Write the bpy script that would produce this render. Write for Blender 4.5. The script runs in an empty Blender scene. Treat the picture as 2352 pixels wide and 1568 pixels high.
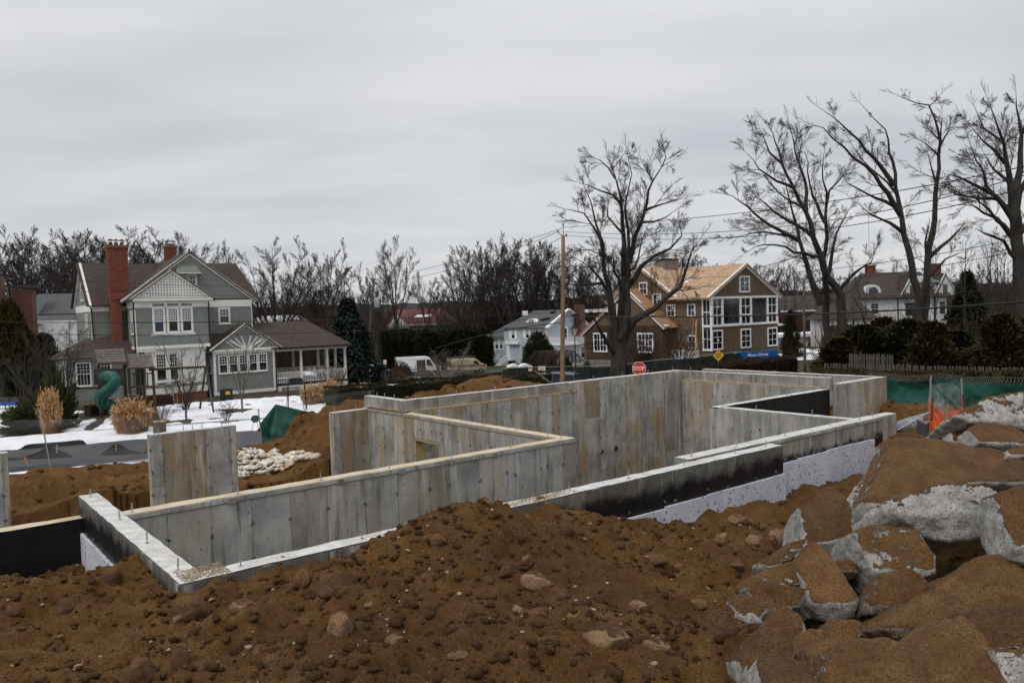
import bpy, bmesh, math, random
import numpy as np
from mathutils import Vector, Matrix, noise
C = bpy.context.scene.collection
R_ = math.radians
# ------------------------------------------------------------------ camera, world, sun, exposure
scene = bpy.context.scene
FPX, PITCH, ROLL, CAMZ = 1804.4569, 0.0387, 0.0325, 6.0      # focal length for a 2352 px wide frame
cam = bpy.data.cameras.new('camera'); camo = bpy.data.objects.new('camera', cam); C.objects.link(camo)
cam.sensor_width = 36.0; cam.lens = FPX/2352*36.0; cam.clip_start = 0.1; cam.clip_end = 2000
F_ = Vector((0, math.cos(PITCH), -math.sin(PITCH))); U_ = Vector((0, math.sin(PITCH), math.cos(PITCH))); X_ = Vector((1, 0, 0))
cr_, sr_ = math.cos(ROLL), math.sin(ROLL)
Rt = X_*cr_ - U_*sr_; Up = X_*sr_ + U_*cr_
camo.matrix_world = Matrix(((Rt.x, Up.x, -F_.x, 0), (Rt.y, Up.y, -F_.y, 0), (Rt.z, Up.z, -F_.z, CAMZ), (0, 0, 0, 1)))
scene.camera = camo
SUN_EL, SUN_AZ = 52.0, 215.0           # azimuth clockwise from +Y: behind the camera, to its left
wd = bpy.data.worlds.new('World'); scene.world = wd; wd.use_nodes = True
wt = wd.node_tree; wn, wl = wt.nodes, wt.links; wn.clear()
def W(t, **k):
    n = wn.new(t)
    for a, b in k.items(): setattr(n, a, b)
    return n
w_out = W('ShaderNodeOutputWorld'); w_bg = W('ShaderNodeBackground'); w_bg.inputs['Strength'].default_value = 0.1
sky = W('ShaderNodeTexSky', sky_type='NISHITA', sun_disc=False, sun_elevation=R_(SUN_EL), sun_rotation=R_(SUN_AZ))
tc = W('ShaderNodeTexCoord'); sep = W('ShaderNodeSeparateXYZ'); wl.new(tc.outputs['Generated'], sep.inputs[0])
# clouds seen from below: project the direction on a cloud sheet so that they stretch towards the horizon
zz = W('ShaderNodeMath', operation='MAXIMUM'); zz.inputs[1].default_value = 0.0; wl.new(sep.outputs['Z'], zz.inputs[0])
za = W('ShaderNodeMath', operation='ADD'); za.inputs[1].default_value = 0.16; wl.new(zz.outputs[0], za.inputs[0])
dx = W('ShaderNodeMath', operation='DIVIDE'); dy = W('ShaderNodeMath', operation='DIVIDE')
wl.new(sep.outputs['X'], dx.inputs[0]); wl.new(za.outputs[0], dx.inputs[1]); wl.new(sep.outputs['Y'], dy.inputs[0]); wl.new(za.outputs[0], dy.inputs[1])
cmb = W('ShaderNodeCombineXYZ'); wl.new(dx.outputs[0], cmb.inputs[0]); wl.new(dy.outputs[0], cmb.inputs[1])
mp = W('ShaderNodeMapping'); mp.inputs['Rotation'].default_value = (0, 0, R_(-24)); mp.inputs['Scale'].default_value = (0.55, 1.25, 1); wl.new(cmb.outputs[0], mp.inputs[0])
n1 = W('ShaderNodeTexNoise'); n1.inputs['Scale'].default_value = 1.25; n1.inputs['Detail'].default_value = 6; n1.inputs['Roughness'].default_value = 0.5; n1.inputs['Distortion'].default_value = 0.25; wl.new(mp.outputs[0], n1.inputs['Vector'])
rmp = W('ShaderNodeValToRGB'); wl.new(n1.outputs['Fac'], rmp.inputs[0])
e = rmp.color_ramp.elements; e[0].position = 0.30; e[0].color = (0.555, 0.57, 0.605, 1); e[1].position = 0.70; e[1].color = (0.745, 0.75, 0.765, 1)
zen = W('ShaderNodeMapRange'); zen.inputs['From Min'].default_value = 0.25; zen.inputs['From Max'].default_value = 1.0; zen.inputs['To Min'].default_value = 10.2; zen.inputs['To Max'].default_value = 18.0
wl.new(zz.outputs[0], zen.inputs['Value'])
sc_ = W('ShaderNodeVectorMath', operation='SCALE'); wl.new(rmp.outputs[0], sc_.inputs[0]); wl.new(zen.outputs[0], sc_.inputs['Scale'])
mxw = W('ShaderNodeMix', data_type='RGBA'); mxw.inputs['Factor'].default_value = 0.93
wl.new(sky.outputs[0], mxw.inputs['A']); wl.new(sc_.outputs[0], mxw.inputs['B'])
wl.new(mxw.outputs['Result'], w_bg.inputs['Color']); wl.new(w_bg.outputs[0], w_out.inputs['Surface'])
sun = bpy.data.lights.new('sun', 'SUN'); sun.energy = 1.25; sun.angle = R_(22); sun.color = (1.0, 0.96, 0.90)
suno = bpy.data.objects.new('sun', sun); C.objects.link(suno)
sd = Vector((math.sin(R_(SUN_AZ))*math.cos(R_(SUN_EL)), math.cos(R_(SUN_AZ))*math.cos(R_(SUN_EL)), math.sin(R_(SUN_EL))))
suno.rotation_euler = sd.to_track_quat('Z', 'Y').to_euler(); suno.location = (0, 0, 60)
vs = scene.view_settings; vs.view_transform = 'Standard'; vs.look = 'None'; vs.exposure = 0.0; vs.gamma = 1.0; vs.use_curve_mapping = False
scene.render.engine = 'CYCLES'
scene.cycles.max_bounces = 5; scene.cycles.transparent_max_bounces = 12

# ------------------------------------------------------------------ survey helpers: sight lines of the photograph turned into world points
def ray(u, v):
    x = (u-1176)/FPX; y = (v-784)/FPX
    X = x*cr_-y*sr_; Yd = x*sr_+y*cr_
    d = Vector((X, math.cos(PITCH)-Yd*math.sin(PITCH), -math.sin(PITCH)-Yd*math.cos(PITCH)))
    return d/d.y
def pix(u, v, D): r = ray(u, v); return Vector((r.x*D, D, CAMZ+r.z*D))
def zp(u, v, z): r = ray(u, v); return pix(u, v, (z-CAMZ)/r.z)

# ------------------------------------------------------------------ object helpers
def tag(o, label=None, cat=None, group=None, kind=None):
    if label: o['label'] = label
    if cat: o['category'] = cat
    if group: o['group'] = group
    if kind: o['kind'] = kind
    return o
def empty(name, loc=(0, 0, 0), rz=0.0, label=None, cat=None, group=None):
    o = bpy.data.objects.new(name, None); C.objects.link(o); o.location = loc; o.rotation_euler = (0, 0, rz); o.empty_display_size = .2
    return tag(o, label, cat, group)
def link_mesh(name, me, parent=None, loc=None, rot=None, scale=None):
    o = bpy.data.objects.new(name, me); C.objects.link(o)
    if parent: o.parent = parent
    if loc is not None: o.location = loc
    if rot is not None: o.rotation_euler = rot
    if scale is not None: o.scale = scale
    return o
def copy_tree(o, parent=None):
    c = o.copy(); C.objects.link(c)
    if parent: c.parent = parent
    for ch in list(o.children): copy_tree(ch, c)
    return c
class MB:
    def __init__(s): s.v = []; s.f = []; s.m = []; s.mi = 0
    def add(s, vs, fs, mi=None):
        b = len(s.v); s.v.extend([tuple(p) for p in vs]); s.f.extend([tuple(b+i for i in f) for f in fs]); s.m.extend([s.mi if mi is None else mi]*len(fs))
    def hexa(s, p, mi=None):  # 8 points: bottom 0-3 ccw, top 4-7
        s.add(p, [(3, 2, 1, 0), (4, 5, 6, 7), (0, 1, 5, 4), (1, 2, 6, 5), (2, 3, 7, 6), (3, 0, 4, 7)], mi)
    def box(s, x0, x1, y0, y1, z0, z1, mi=None):
        s.hexa([(x0, y0, z0), (x1, y0, z0), (x1, y1, z0), (x0, y1, z0), (x0, y0, z1), (x1, y0, z1), (x1, y1, z1), (x0, y1, z1)], mi)
    def beam(s, a, b, w, h, up=(0, 0, 1), mi=None):
        a, b = Vector(a), Vector(b); d = (b-a).normalized(); u = Vector(up); x = d.cross(u)
        if x.length < 1e-4: x = d.cross(Vector((1, 0, 0)))
        x.normalize(); y = x.cross(d).normalized(); x *= w/2; y *= h/2
        s.hexa([a-x-y, a+x-y, b+x-y, b-x-y, a-x+y, a+x+y, b+x+y, b-x+y], mi)
    def prism(s, poly, ext, mi=None):
        n = len(poly); e = Vector(ext); p = [Vector(q) for q in poly]
        s.add(p+[q+e for q in p], [tuple(range(n-1, -1, -1)), tuple(range(n, 2*n))]+[(i, (i+1) % n, n+(i+1) % n, n+i) for i in range(n)], mi)
    def tube(s, pts, rad, n=6, cap=True, mi=None):
        pts = [Vector(p) for p in pts]; k = len(pts)
        if not hasattr(rad, '__len__'): rad = [rad]*k
        vs = []; ref = None
        for i in range(k):
            d = (pts[min(i+1, k-1)]-pts[max(i-1, 0)]); d = d.normalized() if d.length > 1e-9 else Vector((0, 0, 1))
            if ref is None: ref = d.orthogonal().normalized()
            x = (ref-d*ref.dot(d)); x = x.normalized() if x.length > 1e-6 else d.orthogonal().normalized(); ref = x; y = d.cross(x)
            for j in range(n):
                t = 2*math.pi*j/n; vs.append(pts[i]+(x*math.cos(t)+y*math.sin(t))*rad[i])
        fs = [(i*n+j, i*n+(j+1) % n, (i+1)*n+(j+1) % n, (i+1)*n+j) for i in range(k-1) for j in range(n)]
        if cap: fs += [tuple(range(n-1, -1, -1)), tuple((k-1)*n+j for j in range(n))]
        s.add(vs, fs, mi)
    def lathe(s, c, prof, n=12, mi=None):   # prof [(r,z)]
        vs = [(c[0]+r*math.cos(2*math.pi*j/n), c[1]+r*math.sin(2*math.pi*j/n), c[2]+z) for r, z in prof for j in range(n)]
        k = len(prof); fs = [(i*n+j, i*n+(j+1) % n, (i+1)*n+(j+1) % n, (i+1)*n+j) for i in range(k-1) for j in range(n)]
        fs += [tuple(range(n-1, -1, -1)), tuple((k-1)*n+j for j in range(n))]
        s.add(vs, fs, mi)
    def mesh(s, name, mats, smooth=False):
        me = bpy.data.meshes.new(name); me.from_pydata(s.v, [], s.f)
        if not isinstance(mats, (list, tuple)): mats = [mats]
        for m in mats: me.materials.append(m)
        if len(mats) > 1: me.polygons.foreach_set('material_index', s.m)
        if smooth: me.polygons.foreach_set('use_smooth', [True]*len(me.polygons))
        me.update(); return me
    def build(s, name, mats, parent=None, smooth=False, kind=None, **k):
        o = link_mesh(name, s.mesh(name, mats, smooth), parent, **k)
        if kind: o['kind'] = kind
        return o
def np_mesh(name, V, Fq, mat, smooth=True):
    me = bpy.data.meshes.new(name); V = np.asarray(V, np.float32); Fq = np.asarray(Fq, np.int32); k = Fq.shape[1]
    me.vertices.add(len(V)); me.vertices.foreach_set('co', V.ravel()); me.loops.add(Fq.size); me.loops.foreach_set('vertex_index', Fq.ravel())
    me.polygons.add(len(Fq)); me.polygons.foreach_set('loop_start', np.arange(0, Fq.size, k, dtype=np.int32))
    me.polygons.foreach_set('use_smooth', np.full(len(Fq), smooth)); me.materials.append(mat); me.update(calc_edges=True); return me

# ------------------------------------------------------------------ materials
def new_mat(name):
    m = bpy.data.materials.new(name); m.use_nodes = True; nt = m.node_tree
    b = nt.nodes['Principled BSDF']; b.inputs['Specular IOR Level'].default_value = 0.3
    return m, nt, b
def nd(nt, t, **k):
    n = nt.nodes.new(t)
    for a, b in k.items():
        if a.startswith('i_'): n.inputs[a[2:].replace('_', ' ')].default_value = b
        else: setattr(n, a, b)
    return n
def mixc(nt, fac, a, b, blend='MIX'):
    n = nd(nt, 'ShaderNodeMix', data_type='RGBA', blend_type=blend)
    for s, v in (('Factor', fac), ('A', a), ('B', b)):
        if hasattr(v, 'is_output'): nt.links.new(v, n.inputs[s])
        elif s == 'Factor': n.inputs[s].default_value = v
        else: n.inputs[s].default_value = (*v, 1) if len(v) == 3 else v
    return n.outputs['Result']
def noise_t(nt, vec, scale, detail=4, rough=.55, dist=0.0):
    n = nd(nt, 'ShaderNodeTexNoise'); n.inputs['Scale'].default_value = scale; n.inputs['Detail'].default_value = detail; n.inputs['Roughness'].default_value = rough; n.inputs['Distortion'].default_value = dist
    nt.links.new(vec, n.inputs['Vector']); return n.outputs['Fac']
def mapping(nt, src, scale=(1, 1, 1), loc=None, rot=(0, 0, 0)):
    n = nd(nt, 'ShaderNodeMapping'); n.inputs['Scale'].default_value = scale; n.inputs['Rotation'].default_value = rot; nt.links.new(src, n.inputs['Vector'])
    if loc is not None: nt.links.new(loc, n.inputs['Location'])
    return n.outputs[0]
def rng(nt, v, a, b, c=0.0, d=1.0, smooth=False):
    n = nd(nt, 'ShaderNodeMapRange'); n.interpolation_type = 'SMOOTHSTEP' if smooth else 'LINEAR'
    for k, x in (('From Min', a), ('From Max', b), ('To Min', c), ('To Max', d)): n.inputs[k].default_value = x
    nt.links.new(v, n.inputs['Value']); return n.outputs['Result']
def math_(nt, op, a, b=None):
    n = nd(nt, 'ShaderNodeMath', operation=op)
    for i, v in enumerate((a, b)):
        if v is None: continue
        if hasattr(v, 'is_output'): nt.links.new(v, n.inputs[i])
        else: n.inputs[i].default_value = v
    return n.outputs[0]
def bump(nt, b, h, strength=.5, dist=.02, nrm=None):
    n = nd(nt, 'ShaderNodeBump'); n.inputs['Strength'].default_value = strength; n.inputs['Distance'].default_value = dist
    nt.links.new(h, n.inputs['Height'])
    if nrm: nt.links.new(nrm, n.inputs['Normal'])
    nt.links.new(n.outputs[0], b.inputs['Normal']); return n.outputs[0]
def M(name, col, col2=None, scale=3.0, rough=.8, bs=0.0, bscale=30.0, bdist=.01, rnd=0.0, stretch=(1, 1, 1), lo=.4, hi=.6, metal=0.0, spec=.3, world=False, dirt=None):
    """plain surface: two tones mixed by noise, fine bump, optional per-object variation, optional grime tone"""
    m, nt, b = new_mat(name); b.inputs['Roughness'].default_value = rough; b.inputs['Metallic'].default_value = metal; b.inputs['Specular IOR Level'].default_value = spec
    t = nd(nt, 'ShaderNodeTexCoord'); g = nd(nt, 'ShaderNodeNewGeometry'); src = g.outputs['Position'] if world else t.outputs['Object']
    vec = mapping(nt, src, stretch)
    out = None
    if col2 is None: col2 = tuple(c*.82 for c in col)
    out = mixc(nt, rng(nt, noise_t(nt, vec, scale), lo, hi), col, col2)
    if dirt: out = mixc(nt, rng(nt, noise_t(nt, vec, scale*.37, 6, .65), .5, .72), out, dirt)
    if rnd:
        oi = nd(nt, 'ShaderNodeObjectInfo'); v = rng(nt, oi.outputs['Random'], 0, 1, 1-rnd, 1+rnd)
        h = nd(nt, 'ShaderNodeHueSaturation'); nt.links.new(out, h.inputs['Color']); nt.links.new(v, h.inputs['Value']); out = h.outputs[0]
    nt.links.new(out, b.inputs['Base Color'])
    if bs: bump(nt, b, noise_t(nt, vec, bscale, 3), bs, bdist)
    return m
def M_concrete(name, tint=(1, 1, 1), base=.34, ochre=.5, tar=False):
    m, nt, b = new_mat(name); b.inputs['Roughness'].default_value = .85
    t = nd(nt, 'ShaderNodeTexCoord'); oi = nd(nt, 'ShaderNodeObjectInfo'); g = nd(nt, 'ShaderNodeNewGeometry')
    cmb = nd(nt, 'ShaderNodeCombineXYZ'); r40 = math_(nt, 'MULTIPLY', oi.outputs['Random'], 53.0)
    for i in range(3): nt.links.new(r40, cmb.inputs[i])
    P = g.outputs['Position']
    off = cmb.outputs[0]
    base_v = mapping(nt, P, (1, 1, 1), off)
    st = mapping(nt, P, (1, 1, .10), off)
    grey = tuple(base*c*q for c, q in zip(tint, (1.03, 1.0, .93)))
    A = mixc(nt, rng(nt, noise_t(nt, base_v, 1.3, 5, .6), .35, .65), tuple(c*1.12 for c in grey), tuple(c*.62 for c in grey))
    # whole-sheet tone: some form sheets leave an ochre cast
    pan = rng(nt, oi.outputs['Random'], .58, .64, 0, ochre)
    A = mixc(nt, math_(nt, 'MULTIPLY', pan, rng(nt, noise_t(nt, base_v, 1.1, 4, .6), .3, .62)), A, (.25*base/.29, .185*base/.29, .105*base/.29))
    pv = rng(nt, math_(nt, 'FRACT', math_(nt, 'MULTIPLY', oi.outputs['Random'], 17.3)), 0, 1, .84, 1.22)
    hs = nd(nt, 'ShaderNodeHueSaturation'); nt.links.new(A, hs.inputs['Color']); nt.links.new(pv, hs.inputs['Value']); A = hs.outputs[0]
    A = mixc(nt, rng(nt, noise_t(nt, st, 5, 6, .72), .52, .66, 0, .72), A, (.088, .083, .070))
    A = mixc(nt, rng(nt, noise_t(nt, st, 3.1, 3, .6), .58, .74, 0, .55*ochre/.5 if ochre else 0), A, (.23, .155, .075))
    A = mixc(nt, rng(nt, noise_t(nt, st, 4.3, 4, .6), .56, .72, 0, .7), A, (.52, .51, .48))
    A = mixc(nt, rng(nt, noise_t(nt, base_v, 16, 2, .5), .69, .73, 0, .8), A, (.05, .047, .04))
    A = mixc(nt, rng(nt, noise_t(nt, mapping(nt, P, (1, 1, .05), off), 13, 4, .7), .56, .74, 0, .34), A, (.10, .094, .08))
    nt.links.new(A, b.inputs['Base Color'])
    h = math_(nt, 'ADD', noise_t(nt, st, 9, 4), math_(nt, 'MULTIPLY', rng(nt, noise_t(nt, base_v, 16, 2, .5), .69, .73), -1.2))
    bump(nt, b, h, .35, .012)
    if tar:   # bituminous damp-proofing: rolled on up to a soft, uneven line (height read from the wall's own z)
        so = nd(nt, 'ShaderNodeSeparateXYZ'); nt.links.new(t.outputs['Object'], so.inputs[0])
        zz = math_(nt, 'ADD', so.outputs['Z'], rng(nt, noise_t(nt, P, 2.6, 6, .7), .3, .7, -.13, .13))
        k = rng(nt, zz, tar[0], tar[1], 1, 0, True)
        tarc = mixc(nt, rng(nt, noise_t(nt, st, 3), .4, .6), (.006, .006, .007), (.011, .010, .010))
        nt.links.new(mixc(nt, k, A, tarc), b.inputs['Base Color'])
        nt.links.new(rng(nt, k, 0, 1, .85, .42), b.inputs['Roughness'])
    return m
MAT = {}
MAT['concrete'] = M_concrete('form_cast_concrete')
MAT['concrete_curb'] = M_concrete('upper_lift_concrete', base=.29, ochre=.1)
MAT['concrete_warm'] = M_concrete('warm_stained_concrete', ochre=.9)
MAT['tar_b'] = M_concrete('tarred_concrete_front', base=.135, ochre=.35, tar=(2.62, 2.90))
MAT['tar_b2'] = M_concrete('tarred_concrete_rear', base=.26, ochre=.5, tar=(2.48, 2.66))
MAT['tar_d'] = M_concrete('tarred_concrete_side', base=.13, ochre=.25, tar=(2.70, 3.02))
MAT['tar'] = M('bitumen_coating', (.006, .006, .007), (.010, .010, .010), 4, rough=.45, bs=.2, bscale=12, world=True)
MAT['top'] = M('concrete_top', (.60, .595, .575), (.46, .455, .44), 5, rough=.9, bs=.5, bscale=40, dirt=(.42, .38, .31), world=True)
MAT['top_sand'] = M('sawdust_strewn_concrete_top', (.58, .46, .30), (.52, .47, .38), 4, rough=.9, bs=.5, bscale=60, dirt=(.40, .28, .16), world=True)
MAT['steel'] = M('galvanised_steel', (.42, .43, .44), rough=.45, metal=.7, scale=12)
MAT['foam'] = M('eps_foam_board', (.58, .59, .66), (.50, .51, .59), 2.4, rough=.9, bs=.2, bscale=90, rnd=.05, world=True)
def speckle(m, col, scale, lo, hi):
    nt = m.node_tree; b = nt.nodes['Principled BSDF']; src = b.inputs['Base Color'].links[0].from_socket
    g = nd(nt, 'ShaderNodeNewGeometry')
    nt.links.new(mixc(nt, rng(nt, noise_t(nt, g.outputs['Position'], scale, 3, .6), lo, hi), src, col), b.inputs['Base Color'])
speckle(MAT['foam'], (.13, .12, .12), 14, .60, .64)
speckle(MAT['foam'], (.30, .29, .31), 30, .62, .68)
def M_dirt(name, a, b_, c, sc=1.0):
    m, nt, b = new_mat(name); b.inputs['Roughness'].default_value = .95; b.inputs['Specular IOR Level'].default_value = .15
    P = nd(nt, 'ShaderNodeNewGeometry').outputs['Position']
    A = mixc(nt, rng(nt, noise_t(nt, P, .55*sc, 5, .6), .38, .62), a, b_)
    A = mixc(nt, rng(nt, noise_t(nt, P, 3.2*sc, 5, .65), .46, .66, 0, .8), A, c)
    A = mixc(nt, rng(nt, noise_t(nt, P, .42*sc, 6, .68, .6), .50, .60, 0, .55), A, tuple(x*.42 for x in a))
    A = mixc(nt, rng(nt, noise_t(nt, P, 9*sc, 4, .7), .55, .66, 0, .6), A, tuple(x*.4 for x in a))
    A = mixc(nt, rng(nt, noise_t(nt, P, 60*sc, 3, .7), .35, .68), tuple(x*.45 for x in a), A)
    A = mixc(nt, rng(nt, noise_t(nt, P, 42*sc, 2, .5), .66, .72, 0, .6), A, (.33, .26, .17))
    nt.links.new(A, b.inputs['Base Color'])
    h = math_(nt, 'ADD', noise_t(nt, P, 22*sc, 5, .75), math_(nt, 'MULTIPLY', noise_t(nt, P, 75*sc, 3, .7), .45))
    bump(nt, b, h, 1.0, .065)
    return m
MAT['dirt'] = M_dirt('excavated_dirt', (.225, .112, .034), (.120, .055, .017), (.310, .175, .068))
MAT['clod'] = M_dirt('dirt_clods', (.170, .088, .030), (.105, .048, .016), (.25, .145, .062), 1.6)
def M_rock(name, grey, grey2, cover, spk=.7):
    """granite with loose dirt lying wherever the surface faces up"""
    m, nt, b = new_mat(name); b.inputs['Roughness'].default_value = .85; b.inputs['Specular IOR Level'].default_value = .25
    g = nd(nt, 'ShaderNodeNewGeometry'); P = g.outputs['Position']
    oi = nd(nt, 'ShaderNodeObjectInfo')
    A = mixc(nt, rng(nt, noise_t(nt, P, 5, 5, .65), .38, .62), grey, grey2)
    A = mixc(nt, rng(nt, noise_t(nt, P, 55, 2, .6), .55, .66, 0, .8), A, (.06, .06, .06))
    A = mixc(nt, rng(nt, noise_t(nt, P, 40, 2, .6), .58, .70, 0, spk), A, (.62, .60, .57))
    D = mixc(nt, rng(nt, noise_t(nt, P, 3.0, 5, .6), .4, .62), (.145, .072, .023), (.215, .116, .042))
    D = mixc(nt, rng(nt, noise_t(nt, P, 48, 4, .75), .36, .60), (.07, .032, .011), D)
    s = nd(nt, 'ShaderNodeSeparateXYZ'); nt.links.new(g.outputs['Normal'], s.inputs[0])
    k = math_(nt, 'ADD', s.outputs['Z'], rng(nt, noise_t(nt, P, 4.5, 6, .7), .25, .75, -.24, .24))
    k = math_(nt, 'ADD', k, rng(nt, noise_t(nt, P, 22, 4, .7), .3, .7, -.12, .12))
    k = math_(nt, 'ADD', k, rng(nt, oi.outputs['Random'], 0, 1, -.08, .08))
    k = rng(nt, k, cover, cover+.10, 0, 1, True)
    hv = nd(nt, 'ShaderNodeHueSaturation'); nt.links.new(D, hv.inputs['Color']); nt.links.new(rng(nt, math_(nt, 'FRACT', math_(nt, 'MULTIPLY', oi.outputs['Random'], 31.7)), 0, 1, .72, 1.15), hv.inputs['Value']); D = hv.outputs[0]
    nt.links.new(mixc(nt, k, A, D), b.inputs['Base Color'])
    h = math_(nt, 'ADD', noise_t(nt, P, 14, 6, .7), math_(nt, 'MULTIPLY', k, .25)); h = math_(nt, 'ADD', h, math_(nt, 'MULTIPLY', math_(nt, 'MULTIPLY', noise_t(nt, P, 34, 5, .75), k), 1.1))
    bump(nt, b, h, .9, .04)
    return m
MAT['granite'] = M_rock('dusty_granite', (.38, .37, .345), (.20, .195, .18), .50)
MAT['granite_bare'] = M_rock('pale_granite', (.44, .42, .385), (.24, .235, .22), .72)
MAT['rock_brown'] = M_rock('mud_covered_rock', (.24, .19, .14), (.13, .095, .065), .40)
MAT['snow'] = M('old_snow', (.86, .87, .89), (.76, .78, .82), 2.0, rough=.6, bs=.5, bscale=9, bdist=.03, world=True)
MAT['dirty_snow'] = M('dirty_snow', (.66, .63, .58), (.45, .38, .29), 2.5, rough=.7, bs=.5, bscale=12, bdist=.03, world=True, dirt=(.26, .17, .09))
MAT['asphalt'] = M('asphalt', (.062, .063, .068), (.045, .046, .05), 1.2, rough=.75, bs=.4, bscale=60, world=True)
MAT['sidewalk'] = M('sidewalk', (.20, .185, .165), (.15, .135, .115), 1.5, rough=.9, world=True)
MAT['white'] = M('white_paint', (.74, .73, .69), (.66, .65, .61), 2, rough=.6, bs=.05, bscale=10)
MAT['white_fresh'] = M('white_trim', (.82, .82, .82), (.76, .76, .77), 2, rough=.55)
MAT['glass'] = M('dark_window_glass', (.010, .012, .014), (.035, .037, .04), .7, rough=.06, spec=.7, rnd=.7)
MAT['glass_blue'] = M('blue_shade_behind_glass', (.03, .055, .11), (.02, .035, .07), .7, rough=.15, spec=.6)
MAT['black'] = M('black_metal', (.015, .015, .016), rough=.5)
MAT['wood_grey'] = M('weathered_wood', (.10, .09, .08), (.06, .054, .048), 4, rough=.9, bs=.4, bscale=20, stretch=(1, 1, .15), rnd=.18)
MAT['wood_brown'] = M('stained_playset_wood', (.075, .048, .036), (.05, .032, .025), 4, rough=.8, bs=.3, bscale=20)
MAT['wood_new'] = M('new_lumber', (.46, .33, .17), (.36, .25, .12), 5, rough=.8, bs=.2, stretch=(1, 1, .2))
MAT['wood_buck'] = M('green_stained_buck', (.30,.27,.10), (.36,.28,.12), 5, rough=.8)
MAT['wood_rust'] = M('rust_stained_timber', (.30,.17,.07), (.42,.29,.13), 2.5, rough=.85, lo=.35, hi=.6)
MAT['orange'] = M('safety_orange', (.70,.15,.02), (.62,.13,.02), 3, rough=.5)
MAT['lamp_glass'] = M('frosted_lantern_glass', (.40,.40,.34), rough=.3)
MAT['stump_bark'] = M('grey_brown_stump', (.14,.115,.085), (.09,.075,.055), 8, rough=.95, bs=.8, bscale=25)
MAT['roof_slat'] = M('weathered_roof_slats', (.17,.145,.135), (.11,.09,.085), 6, rough=.85, rnd=.15)
MAT['copper'] = M('copper_flashing', (.35,.14,.08), rough=.4, metal=.8)
MAT['pole'] = M('utility_pole_wood', (.23, .155, .095), (.15, .10, .065), 3, rough=.9, bs=.6, bscale=18, stretch=(6, 6, .35), dirt=(.33, .16, .06))
MAT['brick'] = M('red_brick', (.20, .066, .040), (.145, .045, .030), 6, rough=.9, bs=.4, bscale=30, rnd=.25)
MAT['mortar'] = M('mortar', (.17, .10, .075), rough=.95)
MAT['bark'] = M('dark_bark', (.050, .042, .035), (.028, .024, .021), 3, rough=.95, bs=.6, bscale=14, stretch=(1, 1, .3))
MAT['bark_light'] = M('light_grey_bark', (.13,.11,.095), (.09,.075,.065), 6, rough=.95)
MAT['bark_red2'] = M('red_twigs', (.085,.045,.035), (.06,.04,.03), 6, rough=.95)
MAT['bark_far'] = M('grey_brown_bark', (.058, .046, .040), (.036, .030, .027), 1, rough=.95, rnd=.15)
MAT['bark_red'] = M('reddish_thicket', (.060, .032, .023), (.038, .025, .020), .4, rough=.95, rnd=.15, world=True)
MAT['grass_dry'] = M('dry_plume_grass', (.36, .185, .075), (.25, .115, .045), 5, rough=.9, rnd=.15)
MAT['plume'] = M('seed_plumes', (.50, .32, .15), (.42, .24, .10), 5, rough=.9)
# ------------------------------------------------------------------ frames of reference
KX, KY, PHI = -3.8923, 8.8958, R_(38.36)      # near corner of the foundation and the bearing of its long side
FA = np.array([math.cos(PHI), math.sin(PHI)]); FB = np.array([-math.sin(PHI), math.cos(PHI)])
def fw(a, b, z=0.0): return Vector((KX+a*FA[0]+b*FB[0], KY+a*FA[1]+b*FB[1], z))
def to_ab(x, y): dx, dy = x-KX, y-KY; return dx*FA[0]+dy*FA[1], dx*FB[0]+dy*FB[1]
SPH = R_(19.8); SO = (-25.15, 38.15)          # street: near edge of the verge, and its bearing
def st(s, t, z=0.0): return Vector((SO[0]+s*math.cos(SPH)-t*math.sin(SPH), SO[1]+s*math.sin(SPH)+t*math.cos(SPH), z))
def to_st(x, y): dx, dy = x-SO[0], y-SO[1]; return dx*math.cos(SPH)+dy*math.sin(SPH), -dx*math.sin(SPH)+dy*math.cos(SPH)
def sstep(a, b, x): t = np.clip((x-a)/(b-a), 0, 1); return t*t*(3-2*t)
def _hash(ix, iy, seed):
    h = (ix.astype(np.int64)*374761393+iy.astype(np.int64)*668265263+seed*1442695041) & 0x7fffffff
    h = (h ^ (h >> 13))*1274126177 & 0x7fffffff
    return ((h ^ (h >> 16)) & 0xffff)/65535.0
def vnoise(x, y, seed=0):
    x0 = np.floor(x); y0 = np.floor(y); fx = x-x0; fy = y-y0; fx = fx*fx*(3-2*fx); fy = fy*fy*(3-2*fy)
    a = _hash(x0, y0, seed); b = _hash(x0+1, y0, seed); c = _hash(x0, y0+1, seed); d = _hash(x0+1, y0+1, seed)
    return (a*(1-fx)+b*fx)*(1-fy)+(c*(1-fx)+d*fx)*fy
def rnoise(x, y, s, seed=0):   # rotated, in -1..1
    c, n = math.cos(seed*1.3), math.sin(seed*1.3); return vnoise((x*c-y*n)/s+seed*7.1, (x*n+y*c)/s-seed*3.3, seed)*2-1
def ground_z(x, y):            # the wider land: the street's level, falling away towards the dip in the middle distance
    x = np.asarray(x, float); y = np.asarray(y, float)
    s = x/np.maximum(y, 1.0)
    w = sstep(-.27, -.17, s)*(1-sstep(.12, .22, s))
    return -2.4*sstep(46, 98, y)*w
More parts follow.
